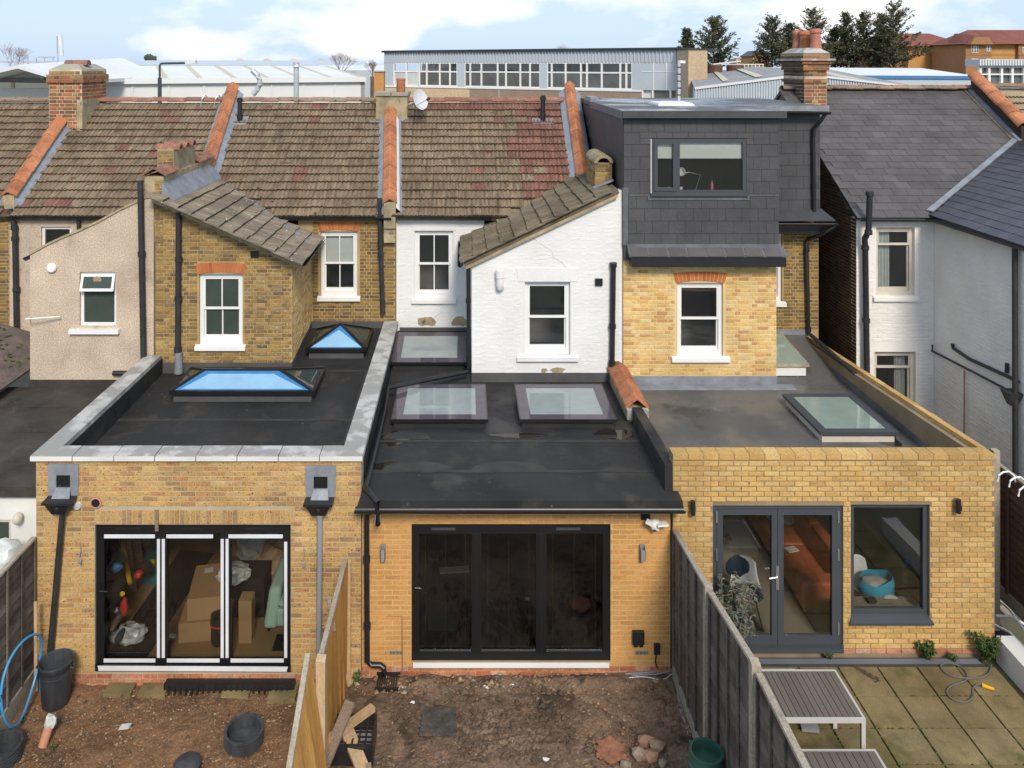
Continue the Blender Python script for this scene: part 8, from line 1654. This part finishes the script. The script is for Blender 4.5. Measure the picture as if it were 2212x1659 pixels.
am = thing('radio_mast', 'thin radio mast with white panel antenna on the horizon', 'mast', P(128, 140, 100)); MB().tube([P(125, 140, 100), P(123, 78, 100)], .09, 6).build('pole', 'galvanised', am); MB().beam(P(134, 120, 100), P(130, 76, 100), .38, .2, up=(0, 1, 0)).build('antenna', 'white_paint', am)
for i in range(4): MB().beam(P(60 + i * 18, 140, 100), P(60 + i * 18, 124, 100), .1, .1).build('strut', 'galvanised', am)
MB().beam(P(0, 134, 100), P(125, 134, 100), .12, .2).build('rail', 'galvanised', am); MB().beam(P(82, 124, 100), P(118, 124, 100), .12, .2).build('rail', 'galvanised', am)
# ---- classroom block
cb = thing('classroom_block', 'pale blue clad block with a band of windows behind the ridge', 'building', (4, 66, 0))
A = Vector((XP(830, 75), 75, 0)); B = Vector((XP(1474, 60), 60, 0)); D = B - A; n_ = Vector((-D.y, D.x, 0)).normalized()
def bp(t, z, o=0.0): p = A + D * t - n_ * o; return Vector((p.x, p.y, z))
def t_of(px):                                        # where the sight line at px meets the facade
    k = (px - VX) / F; return (k * A.y - A.x) / (D.x - k * D.y)
def slabw(t0, t1, z0, z1, o0, o1, m, nm, par=cb): return MB().hexa([bp(t0, z0, o1), bp(t1, z0, o1), bp(t1, z0, o0), bp(t0, z0, o0), bp(t0, z1, o1), bp(t1, z1, o1), bp(t1, z1, o0), bp(t0, z1, o0)]).build(nm, m, par)
zt, zc, zw0 = 10.05, 9.10, 7.02
slabw(-.005, 1.0, zt, zt + .18, -10, .25, 'black_iron', 'roof')
wv_ = slabw(0, 1.0, zc, zt, -.3, .0, 'cladding_blue', 'fascia')
for i in range(96): slabw(i / 96 + .002, (i + .52) / 96, zc + .02, zt - .01, 0, .09, 'cladding_blue', 'rib', wv_)
slabw(0, t_of(1386), 3, zw0 - .15, -.3, 0, 'aggregate_panel', 'spandrel'); slabw(0, t_of(1386), zw0 - .15, zw0, -.3, .06, 'cladding_white', 'sill_band')
for px_ in (1078, 1244): slabw(t_of(px_) - .001, t_of(px_) + .001, 5, zw0 - .15, 0, .03, 'cladding_blue', 'joint_strip')
slabw(0, t_of(850), zw0, zc, -.3, .03, 'cladding_blue', 'panel')
def glazed(pa, pb, cuts, mat_low, rowsplit=.62):
    ta, tb_ = t_of(pa), t_of(pb)
    wn2 = slabw(ta, tb_, zw0 + .0, zw0 + .10, -.1, .02, 'white_frame', 'window'); zm_ = zw0 + (zc - zw0) * rowsplit
    slabw(ta, tb_, zm_ - .06, zm_ + .06, -.1, .02, 'white_frame', 'transom', wn2); slabw(ta, tb_, zc - .08, zc, -.1, .02, 'white_frame', 'head', wn2)
    xs = [pa] + cuts + [pb]
    for px_ in xs: slabw(t_of(px_) - .0026, t_of(px_) + .0026, zw0 + .1, zc - .08, -.09, .03, 'white_frame', 'mullion', wn2)
    for a, b in zip(xs, xs[1:]):
        slabw(t_of(a), t_of(b), zw0 + .1, zm_ - .06, -.06, -.04, mat_low, 'pane', wn2); slabw(t_of(a), t_of(b), zm_ + .06, zc - .08, -.06, -.04, 'window_glass', 'pane', wn2)
mat('far_glass', (0.11, 0.115, 0.11), rough=.15, grain=0, stain=.3, ss=.8, bump=0, spec=.6)
mat('far_glass_pale', (0.50, 0.53, 0.52), rough=.3, grain=0, stain=.12, ss=.6, bump=0)
glazed(851, 904, [878], 'far_glass_pale'); glazed(906, 988, [922, 950, 972], 'far_glass'); glazed(1004, 1167, [1016, 1040, 1075, 1093, 1124, 1145], 'far_glass'); glazed(1182, 1366, [1192, 1222, 1255, 1268, 1300, 1340, 1353], 'far_glass')
for a, b in ((988, 1004), (1167, 1182), (1366, 1386)): slabw(t_of(a), t_of(b), zw0, zc, -.3, .05, 'cladding_blue', 'pier')
slabw(t_of(1386), 1.0, zw0 + .0, zc, -.3, .02, 'cladding_blue', 'panel')
for px_ in (1412, 1440): slabw(t_of(px_) - .0012, t_of(px_) + .0012, zw0, zc, .02, .05, 'white_frame', 'joint_strip')
slabw(t_of(1386), 1.0, zw0 + 1.35, zw0 + 1.40, .02, .05, 'white_frame', 'joint_strip')
slabw(t_of(1386), t_of(1408), 4, zw0, -.3, -.2, 'curtain', 'pane'); slabw(t_of(1412), t_of(1446), 4, zw0, -.3, -.2, 'far_glass', 'pane'); slabw(t_of(1450), 1.0, 4, zw0, -.3, -.2, 'far_glass', 'pane')
for px_ in (1388, 1410, 1448): slabw(t_of(px_) - .002, t_of(px_) + .002, 4, zw0, -.2, .02, 'white_frame', 'mullion')
MB().box(A.x - .1, B.x, 70, 82, 0, 6.8).build('wall', 'far_buff_brick', cb); slabw(0, 1, 3, zc, -6.2, -6.0, 'room_pale', 'back_wall')
tw0, tw1 = XP(1487, 57), XP(1528, 57); MB().box(tw0, tw1, 57, 60.5, 0, ZP(107, 57)).build('end_tower', 'far_buff_brick', cb); MB().box(tw0 - .1, tw1 + .1, 56.9, 60.6, ZP(107, 57), ZP(104.5, 57)).build('tower_coping', 'black_iron', cb)
ow = thing('garden_wall', 'orange brick end wall showing beside the classroom block', 'wall', P(818, 200, 60)); MB().box(XP(808, 62), XP(829, 62), 62, 63, 3, ZP(155, 62)).build('wall', 'far_orange_brick', ow); MB().box(XP(807, 62), XP(830, 62), 61.9, 63.1, ZP(155, 62), ZP(154, 62)).build('coping', 'coping_stone', ow)
# ---- industrial roofs on the right
iw = thing('industrial_unit', 'grey roofed industrial unit with ribbed pale blue gable', 'warehouse', (22, 45, 0)); yi = 45.0
g = [P(1500, 191, yi), P(1738, 161, yi), P(2010, 192, yi)]
MB().prism([(g[0].x, yi, 3), (g[2].x, yi, 3), g[2], g[1], g[0]], (0, .3, 0)).build('gable', 'cladding_blue', iw)
n = 90
for i in range(n):
    x = g[0].x + (g[2].x - g[0].x) * (i + .5) / n; z = (g[0].z + (g[1].z - g[0].z) * (x - g[0].x) / (g[1].x - g[0].x)) if x < g[1].x else (g[1].z + (g[2].z - g[1].z) * (x - g[1].x) / (g[2].x - g[1].x))
    MB().box(x - .04, x + .04, yi - .06, yi, 5, z - .04).build('rib', 'cladding_blue', iw)
def slope(pts, m, nm='roof', th=.1): return sheet(iw, pts, th, m, nm)
MB().beam(g[0], g[1], .25, .12).build('verge', 'roof_sheet', iw); MB().beam(g[1], g[2], .25, .12).build('verge', 'roof_sheet', iw)
b0, b1 = g[1] + Vector((4, 40, .5)), None
slope([g[0], g[1], g[1] + Vector((8, 30, .35)), g[0] + Vector((8, 30, .45))], 'sawtooth_roof'); slope([g[1], g[2], g[2] + Vector((8, 30, .85)), g[1] + Vector((8, 30, .30))], 'sawtooth_roof')
for t0, t1 in ((.30, .36), (.62, .70)): slope([g[0].lerp(g[1], t0) + Vector((1, 4, .11)), g[0].lerp(g[1], t1) + Vector((1, 4, .11)), g[0].lerp(g[1], t1) + Vector((8, 29, .5)), g[0].lerp(g[1], t0) + Vector((8, 29, .52))], 'roof_sheet_yellow', 'rooflight_strip', .03)
for t0, t1 in ((.40, .62),): slope([g[1].lerp(g[2], t0) + Vector((1, 4, .13)), g[1].lerp(g[2], t1) + Vector((1, 4, .13)), g[1].lerp(g[2], t1) + Vector((8, 29, .80)), g[1].lerp(g[2], t0) + Vector((8, 29, .68))], 'roof_sheet_yellow', 'rooflight_strip', .03)
wr = thing('industrial_unit', 'long white corrugated roof with blue edge before the conifers', 'warehouse', (50, 88, 0))
a, b = P(1530, 165, 86), P(2110, 168, 86); MB().hexa([a, b, b + Vector((2, 14, .75)), a + Vector((2, 14, .75)), a + Vector((0, 0, .2)), b + Vector((0, 0, .2)), b + Vector((2, 14, .95)), a + Vector((2, 14, .95))]).build('roof', 'roof_sheet', wr)
MB().box(a.x, b.x, 86.05, 86.4, 3, a.z - .02).build('wall', 'cladding_blue', wr)
MB().beam(a + Vector((0, -.06, .02)), b + Vector((0, -.06, .02)), .1, .34).build('fascia', 'blue_paint', wr)
for i, (px_, py_) in enumerate(((1542, 147), (1588, 147))):
    c = P(px_, py_, 70); t = thing('roof_fan', ('left', 'right')[i] + '-hand round brown fan housing on the distant flat roof', 'fan', c, 'fan housings on the roof'); MB().lathe([(.7, -.6), (.75, .2), (.65, .3), (0, .3)], c, 14).build('housing', 'timber_brown', t)
q = MB(); rl = thing('roof_railing', 'thin white guard railing on the distant flat roof', 'railing', P(1600, 140, 72))
for i in range(12): MB().beam(P(1560 + i * 8, 146, 72), P(1560 + i * 8, 139, 72), .06, .06).build('post', 'cladding_white', rl)
MB().beam(P(1558, 139, 72), P(1650, 139, 72), .07, .07).build('rail', 'cladding_white', rl); MB().beam(P(1540, 139, 72), P(1600, 132, 76), .10, .10).build('ladder', 'cladding_white', rl)
rb = thing('classroom_block', 'white framed flat roofed block at the upper right edge', 'building', P(2160, 170, 36)); x0, x1 = XP(2114, 36), XP(2290, 36)
MB().box(x0, x1, 36.12, 36.9, 3, ZP(186, 36)).build('wall', 'cladding_white', rb); MB().box(x0 - .05, x1, 35.8, 36.9, ZP(142, 36), ZP(128, 36)).build('fascia', 'cladding_blue', rb)
for i in range(30): MB().box(x0 - .1 + i * .12, x0 - .05 + i * .12, 35.74, 35.8, ZP(141, 36), ZP(129, 36)).build('rib', 'cladding_white', rb)
MB().box(x0 + .3, x1, 36.1, 36.2, ZP(186, 36), ZP(142, 36)).build('pane', 'far_glass', rb)
for px_ in (2117, 2136, 2163, 2186, 2212): MB().box(XP(px_, 36) - .05, XP(px_, 36) + .05, 35.95, 36.1, ZP(186, 36), ZP(142, 36)).build('mullion', 'white_frame', rb)
for v in (183, 160, 144): MB().box(x0, x1, 35.96, 36.09, ZP(v + 2, 36), ZP(v - 1, 36)).build('transom', 'white_frame', rb)
# ---- brick houses and flats beyond
def flats_row(label, segs, Y, ey, ry, px0, px1, hl, hr, depth=10):
    """a stepped brick block under one broad roof; segs: (from, to, set-back, brick, windows)"""
    t = thing('block_of_flats', label, 'flats', P((px0 + px1) / 2, 140, Y), 'brick flats on the skyline'); ze, zr_ = ZP(ey, Y), ZP(ry, Y)
    for a, b, sb, m, wins in segs:
        yy = Y + sb; MB().box(XP(a, Y), XP(b, Y), yy, Y + depth, 0, ze).build('wall', m, t)
        MB().box(XP(a, Y), XP(b, Y), yy - .06, yy, ZP(119, Y), ZP(117.8, Y)).build('string_course', 'far_brown_brick', t)
        for wa, wb2, c, d in wins:
            f = MB().box(XP(wa, Y), XP(wb2, Y), yy - .10, yy - .01, ZP(d, Y), ZP(c, Y)).build('window', 'white_frame', t); n2 = 3 if wb2 - wa > 9 else 2; w_ = (XP(wb2, Y) - XP(wa, Y)) / n2
            for k in range(n2):
                for za, zb in ((d - 1.2, (c + d) / 2 + .4), ((c + d) / 2 - .4, c + 1.2)): MB().box(XP(wa, Y) + w_ * k + .07, XP(wa, Y) + w_ * (k + 1) - .07, yy - .14, yy - .10, ZP(za, Y), ZP(zb, Y)).build('pane', 'far_glass', f)
    x0, x1, e = XP(px0, Y), XP(px1, Y), .5
    MB().add([(x0 - e, Y - e, ze), (x1 + e, Y - e, ze), (x1 + e, Y + depth + e, ze), (x0 - e, Y + depth + e, ze), (x0 + hl, Y + depth / 2, zr_), (x1 - hr, Y + depth / 2, zr_)], [(0, 1, 5, 4), (1, 2, 5), (2, 3, 4, 5), (3, 0, 4), (3, 2, 1, 0)]).build('roof', 'far_red_roof', t)
    return t
flats_row('long orange and brown brick flats just right of the conifers', [(1905, 1966, 2, 'far_brown_brick', []), (1966, 2026, .6, 'far_orange_brick', []), (2026, 2060, 1.4, 'far_brown_brick', [(2029, 2037, 103, 113), (2042, 2054, 102, 114), (2029, 2037, 129, 139), (2042, 2054, 128, 140)]), (2060, 2086, 0, 'far_orange_brick', [])], 146, 100, 70, 1905, 2090, 2, 4)
t = flats_row('brown and orange brick flats with white windows at the upper right edge', [(2086, 2142, 0, 'far_brown_brick', [(2098, 2113, 99, 114), (2129, 2140, 98, 111), (2098, 2113, 127, 140), (2129, 2140, 127, 140)]), (2142, 2200, .7, 'far_orange_brick', []), (2200, 2290, 0, 'far_brown_brick', [(2208, 2218, 102, 115)])], 136, 95, 62, 2086, 2290, 3.5, 1)
a, b = XP(2082, 136), XP(2146, 136); MB().add([(a, 135.2, ZP(96, 136)), (b, 135.2, ZP(96, 136)), ((a + b) / 2 - 1, 135.6, ZP(76, 136)), ((a + b) / 2 + 1, 135.6, ZP(76, 136)), ((a + b) / 2 - 1, 141, ZP(70, 136)), ((a + b) / 2 + 1, 141, ZP(70, 136)), (a, 141, ZP(96, 136)), (b, 141, ZP(96, 136))], [(0, 1, 3, 2), (0, 2, 4, 6), (1, 7, 5, 3), (2, 3, 5, 4), (6, 4, 5, 7), (0, 6, 7, 1)]).build('gable_roof', 'far_red_roof', t)
MB().prism([(a + .6, 135.1, ZP(96, 136)), (b - .6, 135.1, ZP(96, 136)), ((a + b) / 2 + 1.2, 135.1, ZP(80, 136)), ((a + b) / 2 - 1.2, 135.1, ZP(80, 136))], (0, .3, 0)).build('gable_wall', 'far_brown_brick', t)
t = thing('small_house', 'small orange gabled house between the conifers and the classroom block', 'house', P(1640, 130, 160)); x0, x1 = XP(1627, 160), XP(1662, 160)
MB().prism([(x0, 160, 3), (x1, 160, 3), (x1, 160, ZP(120, 160)), (x0 + 1.2, 160, ZP(113, 160)), (x0, 160, ZP(122, 160))], (0, 7, 0)).build('wall', 'far_orange_brick', t); MB().hexa([(x0 - .3, 159.6, ZP(123, 160)), (x0 + 1.4, 159.6, ZP(111, 160)), (x0 + 1.4, 167, ZP(111, 160)), (x0 - .3, 167, ZP(123, 160)), (x0 - .3, 159.6, ZP(121, 160)), (x0 + 1.4, 159.6, ZP(109, 160)), (x0 + 1.4, 167, ZP(109, 160)), (x0 - .3, 167, ZP(121, 160))]).build('roof', 'slate_grey', t)
MB().hexa([(x0 + 1.4, 159.6, ZP(111.5, 160)), (x1 + .4, 159.6, ZP(121, 160)), (x1 + .4, 167, ZP(121, 160)), (x0 + 1.4, 167, ZP(111.5, 160)), (x0 + 1.4, 159.6, ZP(109.5, 160)), (x1 + .4, 159.6, ZP(119, 160)), (x1 + .4, 167, ZP(119, 160)), (x0 + 1.4, 167, ZP(109.5, 160))]).build('roof', 'slate_grey', t)
t = thing('far_terrace', 'pale row of distant houses on the horizon by the conifer', 'houses', P(1605, 130, 300)); 
for i in range(4): MB().box(XP(1590 + i * 10, 300), XP(1599 + i * 10, 300), 300, 308, 0, ZP(127 - (i % 2) * 2, 300)).build('wall', 'far_buff_brick', t)
# ---- conifers
def conifer(label, px_, top, Y, wpx, seed, base_py=142, dense=1.0):
    rn = random.Random(seed); ft = P(px_, top, Y); z0 = 0.0; ht = ft.z; t = thing('conifer', label, 'tree', (ft.x, Y, z0), 'conifers on the skyline'); wm = wpx * Y / F / 2
    lean = rn.uniform(-.4, .4); tk = [Vector((ft.x + lean * (1 - k) * .5 + rn.uniform(-.08, .08), Y, z0 + ht * k)) for k in (0, .3, .6, .85, 1)]
    MB().tube(tk, [.26, .22, .14, .07, .02], 7).build('trunk', 'bark', t); br = MB(); lf = MB(); zlow = ZP(base_py, Y) - .5
    nb = int(125 * dense)
    for i in range(nb):
        u = (i + rn.random()) / nb; z = zlow + (ht - zlow) * u; reach = wm * 1.35 * (1.10 - u) ** .55 * rn.uniform(.45, 1.15); az = rn.uniform(0, 6.283); el = rn.uniform(.05, .55) + .35 * u
        d = Vector((math.cos(az) * math.cos(el), math.sin(az) * math.cos(el), math.sin(el))); p0 = Vector((ft.x, Y, z)); p1 = p0 + d * reach; p1.z += .12 * reach
        br.tube([p0, p0.lerp(p1, .5) + Vector((0, 0, -.05)), p1], [.05, .03, .01], 4, cap=False)
        ns = int(24 + 24 * reach / wm)
        for k in range(ns):
            s = rn.uniform(.18, 1.06); p = p0.lerp(p1, s) + Vector((rn.gauss(0, .10), rn.gauss(0, .10), rn.gauss(0, .07))); dd = (d * rn.uniform(.3, 1) + Vector((rn.gauss(0, .6), rn.gauss(0, .6), rn.gauss(.25, .45)))).normalized(); ln = rn.uniform(.24, .6) * (1 - .35 * u)
            sd = dd.cross(Vector((rn.gauss(0, 1), rn.gauss(0, 1), rn.gauss(0, 1)))).normalized() * ln * rn.uniform(.14, .26)
            lf.add([p, p + dd * ln * .5 + sd, p + dd * ln, p + dd * ln * .5 - sd], [(0, 1, 2), (0, 2, 3)], rn.random())
    br.build('branches', 'bark', t, kind='stuff', fix=False); lf.build('crown', 'conifer', t, kind='stuff', fix=False); return t
for a in (('small dark conifer just above the brick end tower', 1483, 66, 112, 34, 1), ('broad conifer beside the brick end tower', 1541, 46, 108, 84, 2), ('feathery conifer left of the clay chimney pots', 1668, 42, 116, 66, 3), ('shorter conifer just left of the clay chimney pots', 1706, 56, 118, 50, 4), ('tall broad conifer directly behind the clay chimney pots', 1757, 27, 120, 84, 5), ('slim conifer with a bare spire right of the chimney pots', 1829, 33, 122, 52, 6), ('dense conifer in the middle of the right-hand clump', 1866, 34, 120, 78, 7), ('low dark conifer filling the gap between the clump trees', 1804, 66, 124, 60, 8), ('tallest conifer beside the red-roofed flats', 1930, 15, 116, 92, 9), ('narrow conifer leaning on the tallest one', 1905, 34, 121, 50, 10)): conifer(*a)
def bare_tree(label, px_, top, Y, wpx, seed, m='twig'):
    rn = random.Random(seed); t = thing('bare_tree', label, 'tree', (XP(px_, Y), Y, 0), 'bare winter trees'); q = MB(); s = Y / F
    def grow(p, d, ln, r, dep):
        e = p + d * ln; q.tube([p, p.lerp(e, .5) + Vector((rn.gauss(0, .04), 0, rn.gauss(0, .04))) * ln, e], [r, r * .8, r * .6], 4, cap=False)
        if dep: [grow(e, (d + Vector((rn.gauss(0, .38), rn.gauss(0, .38), rn.uniform(0, .35)))).normalized(), ln * rn.uniform(.6, .85), r * .6, dep - 1) for _ in range(3)]
    b = P(px_, 165, Y); MB().tube([(b.x, Y, 0), b], [.25, .2], 7).build('trunk', 'bark', t); H_ = (165 - top) * s
    for k in range(5): grow(b, Vector((rn.gauss(0, .32), rn.gauss(0, .3), 1)).normalized(), H_ * .30, .035, 5)
    q.build('branches', m, t, kind='stuff', fix=False)
bare_tree('leafless tree on the skyline at the far edge', 28, 96, 90, 60, 1); bare_tree('reddish leafless tree behind the white warehouse corner', 735, 112, 78, 70, 2); bare_tree('leafless tree top above the classroom roof', 1205, 92, 100, 60, 4); bare_tree('small leafless tree beside the orange end wall', 805, 130, 70, 30, 3)
q = MB()
for k in range(14): q.blob(P(325 + random.uniform(-10, 10), 125 + random.uniform(-3, 4), 140), (.5, .4, .45), k, .4, 1)
tb2 = thing('distant_shrub', 'small dark evergreen top on the horizon left of centre', 'tree', P(325, 128, 140)); q.build('crown', 'conifer', tb2, kind='stuff')
